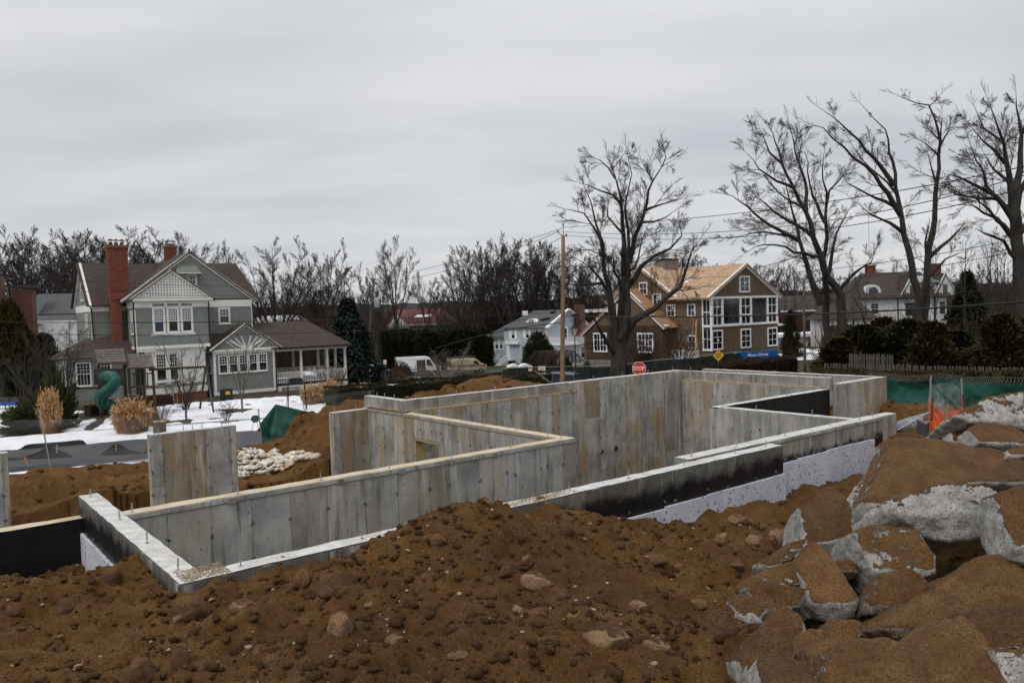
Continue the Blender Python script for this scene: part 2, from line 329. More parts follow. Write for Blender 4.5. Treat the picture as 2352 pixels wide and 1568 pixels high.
# ------------------------------------------------------------------ dirt of the building site
CP = []
def cp(p, w=1.0): CP.append((p[0], p[1], p[2], w))
for u, v, D in [(0, 1320, 9.4), (90, 1305, 9.4), (165, 1316, 9.3), (240, 1330, 9.3), (300, 1336, 9.0), (380, 1352, 8.2), (440, 1362, 7.9), (520, 1335, 8.0), (560, 1310, 8.2), (650, 1285, 8.5),
                (745, 1268, 8.8), (790, 1240, 8.6), (860, 1196, 8.6), (960, 1186, 8.7), (1080, 1184, 9.0), (1135, 1206, 10.6), (1180, 1213, 11.0), (1225, 1186, 11.0), (1340, 1182, 11.6), (1420, 1203, 12.7),
                (1560, 1196, 13.9), (1640, 1178, 14.2), (1720, 1172, 15.2), (1840, 1152, 16.6), (1900, 1140, 17.2), (2000, 1090, 18.6),
                (0, 1568, 5.2), (200, 1568, 5.1), (430, 1568, 4.9), (700, 1568, 4.9), (900, 1568, 4.8), (1176, 1568, 4.8), (1400, 1568, 4.9), (1600, 1568, 5.3), (1750, 1568, 5.5), (1900, 1568, 5.3), (2150, 1568, 4.7), (2352, 1568, 4.5),
                (0, 1440, 6.8), (250, 1450, 6.6), (480, 1460, 6.3), (700, 1440, 6.2), (900, 1400, 6.1), (1100, 1330, 6.4), (1250, 1400, 6.4), (1450, 1400, 7.3), (1600, 1430, 7.5), (1680, 1350, 8.8), (1250, 1270, 8.6), (1450, 1290, 9.2), (1600, 1280, 9.8), (1750, 1260, 10.4),
                (1760, 1400, 7.2), (1850, 1250, 10.2), (1960, 1330, 8.0), (2100, 1400, 6.4), (2300, 1430, 5.8), (2250, 1250, 8.0), (2352, 1150, 8.8), (2100, 1100, 11.5), (2352, 1010, 11.6), (2250, 960, 14.2), (2352, 950, 14.0),
                (2030, 1000, 20.5), (2080, 985, 23.5), (2180, 990, 20.0), (2352, 975, 17.5), (2040, 1040, 19.8), (2035, 930, 28.5), (2075, 931, 29), (2110, 945, 29.5), (2150, 965, 26), (2200, 955, 33), (2352, 955, 33),
                (2160, 947, 39), (2352, 952, 38), (2018, 945, 38)]: cp(pix(u, v, D))
for x, y, z in [(0, 2.5, 4.3), (0, 0, 4.35), (-5, 2, 3.6), (5, 2, 4.2), (-8, 5, 3.3), (10, 3, 4.0), (0, -8, 1.5), (-12, 8, 2.4), (-14, 14, 1.8), (16, 12, 3.0)]: cp((x, y, z))
# outside the near walls the fill lies just under their tops
for a, b, z in [(-.6, 1, 2.75), (-.6, 3, 2.35), (-.6, 5, 1.9), (-2, 5.2, 1.9), (-4, 5.2, 2.0), (2, -.5, 2.9), (5, -.6, 2.75), (7.1, -.5, 2.36), (9.1, -.5, 2.12), (10.7, -.5, 1.95), (12.4, -.4, 1.85), (14.4, -.3, 1.75), (17, -.3, 1.8),
                (-1.2, 1.2, 2.6), (-1.5, -.6, 3.0), (23.5, 3.5, 1.6), (24.6, 4.6, 1.4), (26, 9, .9), (24, 12.5, 1.0), (18.5, 3.0, 1.0), (20, 4.2, 1.0)]: cp(fw(a, b, z))
# the berm thrown up behind the back wall, the pile beside the wall return, and the low cut towards the street
for u, v, D in [(880, 935, 25.8), (930, 921, 26.6), (1000, 903, 29), (1030, 880, 31), (1090, 878, 32.4), (1140, 868, 34), (1170, 877, 34), (1230, 884, 35), (1285, 893, 35.5), (775, 940, 27.6), (750, 955, 28.2), (815, 932, 28), (712, 995, 27.5), (682, 1030, 27), (655, 1052, 27), (700, 1040, 26.3), (660, 1062, 26), (640, 1095, 24.5), (560, 1095, 25.5), (740, 1060, 25.4),
                (530, 1110, 24.0), (700, 950, 31), (620, 1035, 31), (560, 1045, 32), (640, 1000, 34)]: cp(pix(u, v, D))
for a, b, z in [(9.5, 19, .4), (15, 17, .5), (22, 16, .5), (13, 14.5, 2.6), (18, 13.6, 2.9), (21, 13.2, 2.5)]: cp(fw(a, b, z))
for a, b, z in [(-6, 8.5, -1.6), (-3, 8, -1.8), (0, 8, -1.8), (3, 8, -1.8), (6, 8, -1.5), (8, 8, -.6), (-8, 11, -1.4), (-4, 12, -1.5), (0, 12.3, -1.4), (4, 12, -1.2), (7, 12, -.5), (8.8, 13.1, -.4), (9.3, 11, -1), (7.5, 13.3, 0)]: cp(fw(a, b, z), 1.5)
for s in range(-14, 16, 2): cp(st(s, -8.6, .18), 1.2); cp(st(s, -10.4, -.1 if s < 4 else .5), 1.2); cp(st(s, -7.4, .03), 1.5)
for s in (-10, -7, -4, -1, 2, 4.5): cp(st(s, -13.2, -1.2), 1.2)
CPa = np.array(CP)
POLY = [(.15, .15), (16.6, .15), (16.6, 4.9), (22.4, 4.9), (22.4, 11.5), (9.7, 11.5), (9.7, 4.3), (.15, 4.3)]
def inside(a, b):
    r = np.zeros(a.shape, bool); n = len(POLY)
    for i in range(n):
        x1, y1 = POLY[i]; x2, y2 = POLY[(i+1) % n]
        c = ((y1 > b) != (y2 > b)) & (a < (x2-x1)*(b-y1)/(y2-y1+1e-12)+x1); r ^= c
    return r
def site_base(x, y):
    x = np.asarray(x, float); y = np.asarray(y, float); sh = x.shape; x = x.ravel(); y = y.ravel(); out = np.zeros_like(x)
    a, b = to_ab(x, y)
    low = ((b > 4.15) & (a < 9.75) & (b < 14)).astype(float)*1.0     # the sunken side of the retaining walls answers only to its own points
    ca, cb = to_ab(CPa[:, 0], CPa[:, 1]); clow = ((cb > 4.15) & (ca < 9.75) & (cb < 14)).astype(float)
    clow[(ca < 0) & (cb < 6.0)] = 0; low[(a < 0) & (b < 6.15)] = 0
    for i0 in range(0, len(x), 40000):
        sl = slice(i0, i0+40000)
        d2 = (x[sl, None]-CPa[None, :, 0])**2+(y[sl, None]-CPa[None, :, 1])**2+.03
        w = CPa[None, :, 3]/d2**1.7
        w = w*np.where(np.abs(low[sl, None]-clow[None, :]) > .5, .004, 1.0)
        out[sl] = (w*CPa[None, :, 2]).sum(1)/w.sum(1)
    return out.reshape(sh)
def site_z(x, y, detail=True):
    z = site_base(x, y); a, b = to_ab(np.asarray(x, float), np.asarray(y, float))
    x = np.asarray(x, float); y = np.asarray(y, float)
    z = z-1.5*sstep(.30, .44, x/np.maximum(y, 1))*(1-sstep(13.5, 17, y))*sstep(3.5, 4.5, y)
    z = z-.15*(1-sstep(14, 17, y))
    if detail:
        q = np.clip((z+2)/3, .3, 1)*np.where(y > 30, .5, 1)
        flat = 1-sstep(-10.0, -8.2, to_st(x, y)[1])
        n = .18*rnoise(x, y, 2.3, 3)+.13*rnoise(x, y, 1.1, 5)+.09*(1-2*np.abs(rnoise(x, y, .62, 7)))+.065*rnoise(x, y, .33, 9)
        n += .05*(.6-1.2*np.abs(rnoise(x, y, .23, 11)))+.052*(.5-np.abs(rnoise(x, y, .13, 13)))*2*np.clip(rnoise(x, y, .9, 21)+.6, 0, 1)+.020*rnoise(x, y, .075, 15)+.05*np.maximum(0, rnoise(x, y, .38, 23)-.25)
        z = z+n*q*flat
    z = np.where(to_st(x, y)[1] > -7.75, np.minimum(z, -.35), z)
    return np.where(inside(a, b), -1.5, z)
def grid(x0, x1, y0, y1, res):
    nx = int(round((x1-x0)/res))+1; ny = int(round((y1-y0)/res))+1
    X, Y = np.meshgrid(np.linspace(x0, x1, nx), np.linspace(y0, y1, ny)); i = np.arange((nx-1)*(ny-1)); r = i//(nx-1); c = i % (nx-1); k = r*nx+c
    return X, Y, np.stack([k, k+1, k+nx+1, k+nx], 1)
def sheet(name, x0, x1, y0, y1, res, zf, mat, kind='structure'):
    X, Y, Fq = grid(x0, x1, y0, y1, res); Z = zf(X, Y)
    o = link_mesh(name, np_mesh(name, np.stack([X.ravel(), Y.ravel(), Z.ravel()], 1), Fq, mat)); o['kind'] = kind; return o
SITE = (-33, 34, 14, 40.5)
sheet('dirt_mound', -12, 13.5, 2.0, 14.0, .034, site_z, MAT['dirt'])
sheet('site_dirt', SITE[0], SITE[1], SITE[2], SITE[3], .11, site_z, MAT['dirt'])
sheet('dirt_mound', -30, 31, -14, 2.0, .4, site_z, MAT['dirt'])
sheet('dirt_mound', -30, -12, 2.0, 14, .3, site_z, MAT['dirt']); sheet('dirt_mound', 13.5, 31, 2.0, 14, .3, site_z, MAT['dirt'])
# ------------------------------------------------------------------ the wider ground
def lawn_mat():
    m, nt, b = new_mat('winter_lawn'); b.inputs['Roughness'].default_value = .95
    P = nd(nt, 'ShaderNodeNewGeometry').outputs['Position']
    A = mixc(nt, rng(nt, noise_t(nt, P, .25, 6, .65), .40, .60), (.050, .045, .018), (.068, .045, .027))
    A = mixc(nt, rng(nt, noise_t(nt, P, 6, 4, .7), .45, .62, 0, .6), A, (.035, .024, .015))
    nt.links.new(A, b.inputs['Base Color']); bump(nt, b, noise_t(nt, P, 25, 4, .7), .7, .04); return m
MAT['lawn'] = lawn_mat()
def far_z(X, Y):
    z = ground_z(X, Y)-.012
    ins = (X > SITE[0]+1) & (X < SITE[1]-1) & (Y > -13) & (Y < SITE[3]-.6)
    st_t = to_st(X, Y)[1]
    z = np.where(ins & (st_t < -8.2), -4.0, z)
    r = np.sqrt(X**2+Y**2)
    return z+5.5*sstep(170, 330, r)+.8*rnoise(X, Y, 60, 2)*sstep(110, 200, r)
def ring_ground():
    rs = np.concatenate([np.arange(0, 130, 1.3), np.geomspace(130, 900, 46)]); th = np.linspace(-math.pi, math.pi, 361)
    Rr, T = np.meshgrid(rs, th, indexing='ij'); X = Rr*np.sin(T); Y = Rr*np.cos(T); Z = far_z(X, Y); n = len(th)
    i, j = np.meshgrid(np.arange(len(rs)-1), np.arange(n-1), indexing='ij'); k = (i*n+j).ravel()
    o = link_mesh('ground', np_mesh('ground', np.stack([X.ravel(), Y.ravel(), Z.ravel()], 1), np.stack([k, k+n, k+n+1, k+1], 1), MAT['lawn'])); o['kind'] = 'structure'
ring_ground()
def street_strip(name, t0, t1, z, mat, s0=-40, s1=30, n=70, kind='structure'):
    vs = []; fs = []
    for i in range(n+1):
        s = s0+(s1-s0)*i/n
        for t in (t0, t1):
            p = st(s, t); vs.append((p.x, p.y, float(ground_z(p.x, p.y))+z))
    fs = [(2*i, 2*i+2, 2*i+3, 2*i+1) for i in range(n)]
    me = bpy.data.meshes.new(name); me.from_pydata(vs, [], fs); me.materials.append(mat); o = link_mesh(name, me); o['kind'] = kind; return o
street_strip('street', -7.9, .5, .012, MAT['asphalt'])
street_strip('sidewalk', 3.6, 5.2, .05, MAT['sidewalk'])
mb = MB()
for t in (.5, -7.9): 
    a, b = st(-40, t), st(30, t); mb.beam((a.x, a.y, .06), (b.x, b.y, .06), .15, .13)
mb.build('street_kerb', MAT['sidewalk'], kind='structure')
def snow_sheet(s0, s1, t0, t1, thr, name='snow_patch', res=.16, hgt=.10, seed=1, soft=.05, sc=1.0, mat='snow', edge=.5, z0=.0):
    S, T, Fq = grid(s0, s1, t0, t1, res); X = SO[0]+S*math.cos(SPH)-T*math.sin(SPH); Y = SO[1]+S*math.sin(SPH)+T*math.cos(SPH)
    m = .5+.27*rnoise(X, Y, 3.1*sc, seed)+.17*rnoise(X, Y, 1.3*sc, seed+1)+.10*rnoise(X, Y, .6*sc, seed+2)+.06*rnoise(X, Y, .27*sc, seed+3)
    e = np.minimum(np.minimum(S-s0, s1-S), np.minimum(T-t0, t1-T)); m = m-.5*(1-sstep(0, edge, e))
    h = sstep(thr-soft, thr+soft*2, m)
    Z = ground_z(X, Y)+z0-.09+.09*sstep(0, .3, h)+h*hgt+h*.03*rnoise(X, Y, .5, seed+8)
    o = link_mesh(name, np_mesh(name, np.stack([X.ravel(), Y.ravel(), Z.ravel()], 1), Fq, MAT[mat])); o['kind'] = 'structure'; return o
snow_sheet(-28, 26, -.15, 3.75, .13, hgt=.20, seed=3, z0=.04, edge=.7)
snow_sheet(-28, 12, -8.5, -7.5, .10, hgt=.12, seed=5, z0=.04, edge=.45, res=.1)
snow_sheet(-30, 3, 5.7, 17, .40, hgt=.10, seed=6)
snow_sheet(3, 26, 5.4, 18, .36, hgt=.09, seed=8, res=.13)
snow_sheet(-32, -8, 17, 40, .45, hgt=.10, seed=9, res=.3)
# ------------------------------------------------------------------ poured concrete foundation (local frame: x along its long side, y away from the street corner)
fnd = empty('concrete_foundation', (KX, KY, 0), PHI, 'roofless grey poured concrete basement walls with anchor bolts on top in the excavation', 'foundation')
rd = random.Random(7)
bolt_me = None
def bolts(parent, pts, z):
    global bolt_me
    if bolt_me is None:
        mb = MB(); mb.tube([(0, 0, -.02), (0, 0, .15)], .009, 6); mb.lathe((0, 0, .0), [(.03, 0), (.03, .006)], 8); mb.lathe((0, 0, .055), [(.016, 0), (.016, .014)], 6); bolt_me = mb.mesh('anchor_bolt', MAT['steel'])
    for x, y in pts: link_mesh('anchor_bolt', bolt_me, parent, (x, y, z), (R_(rd.uniform(-4, 4)), R_(rd.uniform(-4, 4)), 0))
def rough_top(mb, x0, x1, y0, y1, z, n=.25, mi=1):
    """slightly uneven trowelled top with a ragged arris"""
    nx = max(2, int((x1-x0)/n)); ny = max(2, int((y1-y0)/n)); vs = []
    for j in range(ny+1):
        for i in range(nx+1):
            x = x0+(x1-x0)*i/nx; y = y0+(y1-y0)*j/ny; e = (i in (0, nx)) or (j in (0, ny))
            vs.append((x+(rd.uniform(-.006, .006) if e else 0), y+(rd.uniform(-.006, .006) if e else 0), z+rd.uniform(-.006, .006)))
    mb.add(vs, [(j*(nx+1)+i, j*(nx+1)+i+1, (j+1)*(nx+1)+i+1, (j+1)*(nx+1)+i) for j in range(ny) for i in range(nx)], mi)
panel_cache = {}
def sheets(parent, axis, c, s0, s1, z0, z1, side, mat, seed, widths=None, tie=True, split=True):
    """imprints of the form sheets: each stands 5 mm proud with a recessed joint. axis 'x': face runs along x at y=c"""
    r = random.Random(seed); s = s0; ties = MB()
    ws = widths or []
    i = 0
    while s < s1-.02:
        w = ws[i] if i < len(ws) else r.choice([.61, .61, .61, .61, .46, .30, .76]); i += 1
        if s+w > s1-.12: w = s1-s
        cuts = [z0]
        if split and r.random() < .55 and z1-z0 > 1.2: cuts.append(z0+(z1-z0)*r.choice([.35, .5, .72]))
        cuts.append(z1)
        for za, zb in zip(cuts, cuts[1:]):
            g = .007; pr = .005+r.uniform(0, .006); mb = MB()
            if axis == 'x': mb.box(s+g, s+w-g, min(c, c+side*pr), max(c, c+side*pr), za+g, zb-g)
            else: mb.box(min(c, c+side*pr), max(c, c+side*pr), s+g, s+w-g, za+g, zb-g)
            mb.build('form_panel', mat, parent)
        if tie:
            z = z0+.25+r.uniform(0, .1)
            while z < z1-.1:
                q = .022
                for k in range(3):
                    dx, dz = r.uniform(-.03, .03), r.uniform(-.03, .03)
                    p = (s+dx, c+side*.01, z+dz) if axis == 'x' else (c+side*.01, s+dx, z+dz)
                    ties.box(p[0]-q*r.uniform(.3, 1), p[0]+q*r.uniform(.3, 1), p[1]-q*r.uniform(.3, 1), p[1]+q*r.uniform(.3, 1), p[2]-q*.6, p[2]+q*.6)
                z += .61
        s += w
    if ties.v: ties.build('form_tie', MAT['concrete_dark'], parent, kind='stuff')
MAT['concrete_dark'] = M('rough_tie_patches', (.17, .165, .15), (.08, .078, .07), 9, rough=.95, bs=.6, bscale=40)
def wall(x0, x1, y0, y1, z0, z1, mat='concrete', top='top', label=None):
    mb = MB(); mb.box(x0, x1, y0, y1, z0, z1-.012); rough_top(mb, x0, x1, y0, y1, z1)
    # ragged lip closing the gap between core and top
    for k in range(2):
        pass
    mb.add([(x0, y0, z1-.012), (x1, y0, z1-.012), (x1, y1, z1-.012), (x0, y1, z1-.012), (x0, y0, z1), (x1, y0, z1), (x1, y1, z1), (x0, y1, z1)], [(0, 1, 5, 4), (1, 2, 6, 5), (2, 3, 7, 6), (3, 0, 4, 7)], 0)
    o = mb.build('wall', [MAT[mat], MAT[top]], fnd)
    if label: o['label'] = label
    return o
ZT, ZC, ZR, ZF = 3.0, 3.38, 3.17, -1.5
T = .30
# A: inner wall running away to the right, sawdust on top
A = wall(T, 9.94, 4.03, 4.33, ZF, ZT, 'concrete', 'top_sand')
sheets(A, 'x', 4.03, T, 9.94, ZF, ZT-.10, -1, MAT['concrete'], 1, widths=[.61, .7, .68, .69, .71, .78, .70, .73, .50, .75, .74, .22, .75, .18, .49], split=False)
mb = MB(); mb.box(T, 9.94, 4.005, 4.03, ZT-.085, ZT-.012); mb.build('form_lip', MAT['concrete'], A)
mb = MB()
for x in (1.9, 3.9, 5.2, 6.4, 7.5, 8.5): mb.box(x, x+.14, 3.997, 4.004, ZT-.11, ZT-.02)
mb.build('form_patch', MAT['concrete_curb'], A)
bolts(A, [(x, 4.15) for x in (.42, 2.11, 3.64, 5.08, 6.54, 8.11, 9.6)], ZT)
# D: left end wall
D_ = wall(0, T, 0, 6.18, ZF, ZT, 'tar_d', label='grey wall brushed with black damp-proofing, nearest corner of the foundation')
sheets(D_, 'y', 0, 0.0, 6.18, ZF, ZT-.02, -1, MAT['tar_d'], 2, tie=True, split=False)
bolts(D_, [(.13, .55), (.15, 2.1), (.16, 3.75), (.14, 5.9)], ZT)
# B: near wall, tarred outside
B_ = wall(T, 12.13, 0, T, ZF, ZT, 'tar_b', label='near grey wall with a band of black damp-proofing')
sheets(B_, 'x', 0, 0.0, 12.13, ZF, ZT-.02, -1, MAT['tar_b'], 3, tie=True, split=False, widths=[.61]*9+[.95, .95, .95, .3, .95, .6, .95, .7])
bolts(B_, [(.75, .15), (2.4, .16), (4.9, .15), (6.2, .16), (7.6, .15), (9.1, .14), (10.7, .16), (11.75, .15)], ZT)
B2 = wall(9.6, 17.3, .449, .80, ZF, ZT, 'tar_b2', label='far run of the near wall, set back behind it')
sheets(B2, 'x', .449, 12.13, 17.3, ZF, ZT-.09, -1, MAT['tar_b2'], 4, tie=True, split=False)
mb = MB(); mb.box(12.13, 17.3, .425, .449, ZT-.075, ZT-.012); mb.build('form_lip', MAT['concrete'], B2)
bolts(B2, [(9.95, .65), (11.4, .62), (13.2, .62), (15.1, .62), (16.5, .62), (17.1, .6)], ZT)
F1 = wall(16.34, 16.64, .80, 4.80, ZF, ZT)
sheets(F1, 'y', 16.34, .80, 5.1, ZF, ZT-.03, -1, MAT['concrete'], 5, split=False)
bolts(F1, [(16.47, 1.9), (16.47, 3.6), (16.45, 4.7)], ZT)
Hw = wall(16.34, 22.44, 4.80, 5.1, ZF, ZT, 'tar', label='wall face coated solid black')
sheets(Hw, 'x', 4.80, 16.64, 22.44, ZF, ZT-.02, -1, MAT['tar'], 6, tie=False, split=False)
bolts(Hw, [(17.0, 5.0), (18.6, 5.0), (20.2, 5.0), (21.8, 5.0)], ZT)
# E: inner wall from the tip of A back to the wall return, with a beam pocket window
oy0, oy1, oz0, oz1 = 9.35, 10.7, 1.20, 2.30
E_ = wall(9.64, 9.94, 4.33, 13.93, oz1, ZT, 'concrete', 'top_sand')
for a_, b_, c_, d_ in ((4.33, oy0, ZF, oz1), (oy1, 13.93, ZF, oz1), (oy0, oy1, ZF, oz0)):
    mb = MB(); mb.box(9.64, 9.94, a_, b_, c_, d_); mb.build('wall', MAT['concrete'], fnd)
sheets(E_, 'y', 9.64, 4.33, oy0-.05, ZF, ZT-.10, -1, MAT['concrete'], 8, split=False)
sheets(E_, 'y', 9.64, oy1+.05, 13.6, ZF, ZT-.10, -1, MAT['concrete_warm'], 9, split=False)
sheets(E_, 'y', 9.64, oy0-.05, oy1+.05, oz1+.03, ZT-.10, -1, MAT['concrete'], 10, split=False)
mb = MB(); mb.box(9.62, 9.96, oy0, oy0+.04, oz0, oz1); mb.box(9.62, 9.96, oy1-.04, oy1, oz0, oz1); mb.box(9.62, 9.96, oy0, oy1, oz1-.04, oz1-.002); mb.build('wooden_buck', MAT['wood_buck'] if 'wood_buck' in MAT else MAT['wood_new'], E_)
mb = MB(); mb.box(9.612, 9.64, 4.33, 13.6, ZT-.085, ZT-.012); mb.build('form_lip', MAT['concrete'], E_)
bolts(E_, [(9.76, y) for y in (4.8, 6.0, 7.4, 9.0, 10.7)], ZT)
# M: return at the back left, then the free-standing lengths on the same line
M_ = wall(8.42, 9.64, 13.63, 13.93, ZF, ZT-.04)
sheets(M_, 'x', 13.63, 8.42, 9.64, ZF, ZT-.05, -1, MAT['concrete_warm'], 11, widths=[.25, .75, .22])
bolts(M_, [(8.55, 13.8), (9.3, 13.8)], ZT-.04)
# C: back wall: lower lift with a ledge, upper lift set back
zl = 3.03
C1 = wall(9.94, 16.5, 11.27, 11.68, ZF, zl, label='tall back wall, ledge with orange timber strip')
sheets(C1, 'x', 11.27, 9.94, 16.5, ZF, zl-.03, -1, MAT['concrete_warm'], 12, split=True)
C2 = wall(9.64, 16.5, 11.40, 11.66, zl, ZC, 'concrete_curb')
C3 = wall(16.5, 22.44, 11.30, 11.66, ZF, ZC)
sheets(C3, 'x', 11.30, 16.5, 22.44, ZF, ZC-.02, -1, MAT['concrete_warm'], 13, widths=[.28, .44, .73, .25, .74, .41, .77, .71, .69, .6])
bolts(C2, [(10.2, 11.5), (11.72, 11.52), (13.28, 11.5), (14.74, 11.52), (16.2, 11.5)], ZC); bolts(C3, [(17.86, 11.5), (19.4, 11.52), (20.85, 11.5), (22.3, 11.5)], ZC)
E2 = wall(9.66, 9.92, 11.66, 13.85, zl, ZC, 'concrete_curb')
bolts(E2, [(9.78, 12.1), (9.78, 12.7), (9.78, 13.2), (9.78, 13.7)], ZC)
mb = MB(); mb.box(9.96, 16.8, 11.262, 11.40, zl-.01, zl+.022); mb.beam((9.7, 11.32, zl+.03), (9.65, 13.6, zl+.02), .10, .03); mb.build('timber_strip', MAT['wood_rust'] if 'wood_rust' in MAT else MAT['wood_new'], C1)
# G: right back wall with its own ledge
G1 = wall(22.31, 22.72, 5.1, 11.30, ZF, zl)
sheets(G1, 'y', 22.31, 5.1, 11.30, ZF, zl-.03, -1, MAT['concrete'], 14, split=True)
G2 = wall(22.44, 22.70, 4.80, 11.66, zl, ZC, 'concrete_curb')
mb = MB(); mb.box(22.305, 22.44, 5.1, 11.2, zl-.008, zl+.02); mb.build('timber_strip', MAT['wood_new'], G1)
bolts(G2, [(22.57, y) for y in (5.0, 6.4, 7.6, 8.6, 9.6, 10.8)], ZC)
mb = MB(); mb.box(22.1, 22.28, 11.02, 11.30, ZF, ZC-.03); mb.build('corner_pilaster', MAT['concrete_curb'], fnd)
# R: raised right wall and the far side behind it
R1 = wall(22.72, 25.9, 4.55, 4.85, .9, ZR, 'concrete')
sheets(R1, 'x', 4.55, 22.44, 25.9, .9, ZR-.02, -1, MAT['concrete_warm'], 16, split=False, widths=[.7, .65, .62, .62, .85])
R2 = wall(25.6, 25.9, 4.85, 12.6, .6, ZR)
sheets(R2, 'y', 25.6, 4.85, 12.6, .6, ZR-.02, -1, MAT['concrete'], 17, split=False)
R3 = wall(17.3, 18.1, .47, .77, .8, ZT, 'concrete')
sheets(R3, 'x', .47, 17.3, 18.1, .8, ZT-.02, -1, MAT['concrete_warm'], 18, split=False)
# black coated garage wall off the left end
L1 = wall(-7.5, 0, 5.85, 6.15, ZF, 2.66, 'tar', 'top_sand', label='low wall coated solid black, far left')
# EPS boards glued to the tar
def foam(parent, axis, c, s0, s1, z0, zs, w=1.22, seed=1):
    r = random.Random(seed); s = s0; i = 0
    while s < s1-.05:
        e = min(s+w, s1); mb = MB(); t = .05+r.uniform(-.004, .004); zt = zs[min(i, len(zs)-1)]+r.uniform(-.008, .008); d = r.uniform(-.012, .012)
        if axis == 'x': mb.prism([(s+.003, c, z0), (e-.003, c, z0), (e-.003, c, zt+d), (s+.003, c, zt)], (0, -t, 0))
        else: mb.prism([(c, s+.003, z0), (c, e-.003, z0), (c, e-.003, zt+d), (c, s+.003, zt)], (-t, 0, 0))
        mb.build('insulation_board', MAT['foam'], parent); s += w; i += 1
foam(B_, 'x', -.012, 5.9, 12.13, .5, [2.35, 2.36, 2.38, 2.39, 2.40, 2.40], seed=3)
foam(B2, 'x', .437, 12.15, 16.8, .5, [2.47, 2.49, 2.50, 2.50], seed=4)
foam(D_, 'y', -.012, 2.4, 5.84, .5, [2.40], w=1.22, seed=5)
# pipe sleeves in the back wall
for x, r0 in ((17.98, .055), (18.69, .08)):
    mb = MB(); n = 14
    prof = [(r0*1.25, 0), (r0*1.25, .05), (r0, .05), (r0, 0.01)]
    vs = [(x+r*math.cos(2*math.pi*j/n), 11.295-z, .715+r*math.sin(2*math.pi*j/n)) for r, z in prof for j in range(n)]
    mb.add(vs, [(i*n+j, i*n+(j+1) % n, (i+1)*n+(j+1) % n, (i+1)*n+j) for i in range(3) for j in range(n)]); mb.add(vs[-n:], [tuple(range(n))], 1)
    mb.build('pipe_sleeve', [MAT['concrete_dark'], MAT['black']], C3)
# free-standing lengths
pw = empty('concrete_wall', (KX, KY, 0), PHI, 'free-standing slab of grey concrete wall in the low dirt at left, tree stump showing behind', 'concrete wall')
save = fnd; fnd = pw
p1 = wall(2.85, 5.15, 13.05, 13.35, -2.0, ZT); sheets(p1, 'x', 13.05, 2.85, 5.15, -2, ZT-.02, -1, MAT['concrete_warm'], 21, widths=[.3, .85, .35, .62, .2], split=True)
sheets(p1, 'y', 2.85, 13.05, 13.35, -2, ZT-.02, -1, MAT['concrete'], 25, tie=False, split=False, widths=[.3])
bolts(p1, [(3.1, 13.2), (3.75, 13.2), (4.0, 13.2), (4.25, 13.2), (4.8, 13.2)], ZT)
fnd = empty('concrete_wall', (KX, KY, 0), PHI, 'end of a concrete wall cut by the left edge of the photo', 'concrete wall')
p2 = wall(-3.4, -.38, 12.9, 13.2, -2.0, ZT); sheets(p2, 'x', 12.9, -3.4, -.38, -2, ZT-.02, -1, MAT['concrete_warm'], 23)
fnd = save
# ------------------------------------------------------------------ loose dirt on the near corner of the wall tops is part of the clods
# ------------------------------------------------------------------ rock pile, loose stones, clods
def zr(x, y): return (2800+x/1.5208)/1.7415, (1700+y/1.5208)/1.7415
def rock_mesh(name, pts, mat, seed, cell=.09, amp=.035, soft=2):
    bm = bmesh.new()
    for p in pts: bm.verts.new(p)
    r = bmesh.ops.convex_hull(bm, input=list(bm.verts))
    junk = [g for g in (r['geom_interior']+r['geom_unused']) if isinstance(g, bmesh.types.BMVert) and g.is_valid]
    if junk: bmesh.ops.delete(bm, geom=list(set(junk)), context='VERTS')
    bmesh.ops.triangulate(bm, faces=bm.faces[:])
    for it in range(6):
        es = [e for e in bm.edges if e.calc_length() > cell*1.5]
        if not es: break
        bmesh.ops.subdivide_edges(bm, edges=es, cuts=1, use_grid_fill=False); bmesh.ops.triangulate(bm, faces=[f for f in bm.faces if len(f.verts) > 3])
    for _ in range(soft): bmesh.ops.smooth_vert(bm, verts=bm.verts[:], factor=.22, use_axis_x=True, use_axis_y=True, use_axis_z=True)
    bm.normal_update(); o = Vector((seed*3.7, seed*1.9, seed*5.1))
    for v in bm.verts:
        q = v.co
        d = noise.noise(q*1.1+o)*amp*.7+noise.noise(q*2.6+o)*amp*.6+(.5-abs(noise.noise(q*5.5+o)))*amp*.7+(.4-abs(noise.noise(q*12+o)))*amp*.5
        v.co = q+v.normal*d
    me = bpy.data.meshes.new(name); bm.to_mesh(me); bm.free(); me.polygons.foreach_set('use_smooth', [True]*len(me.polygons)); me.materials.append(mat); return me
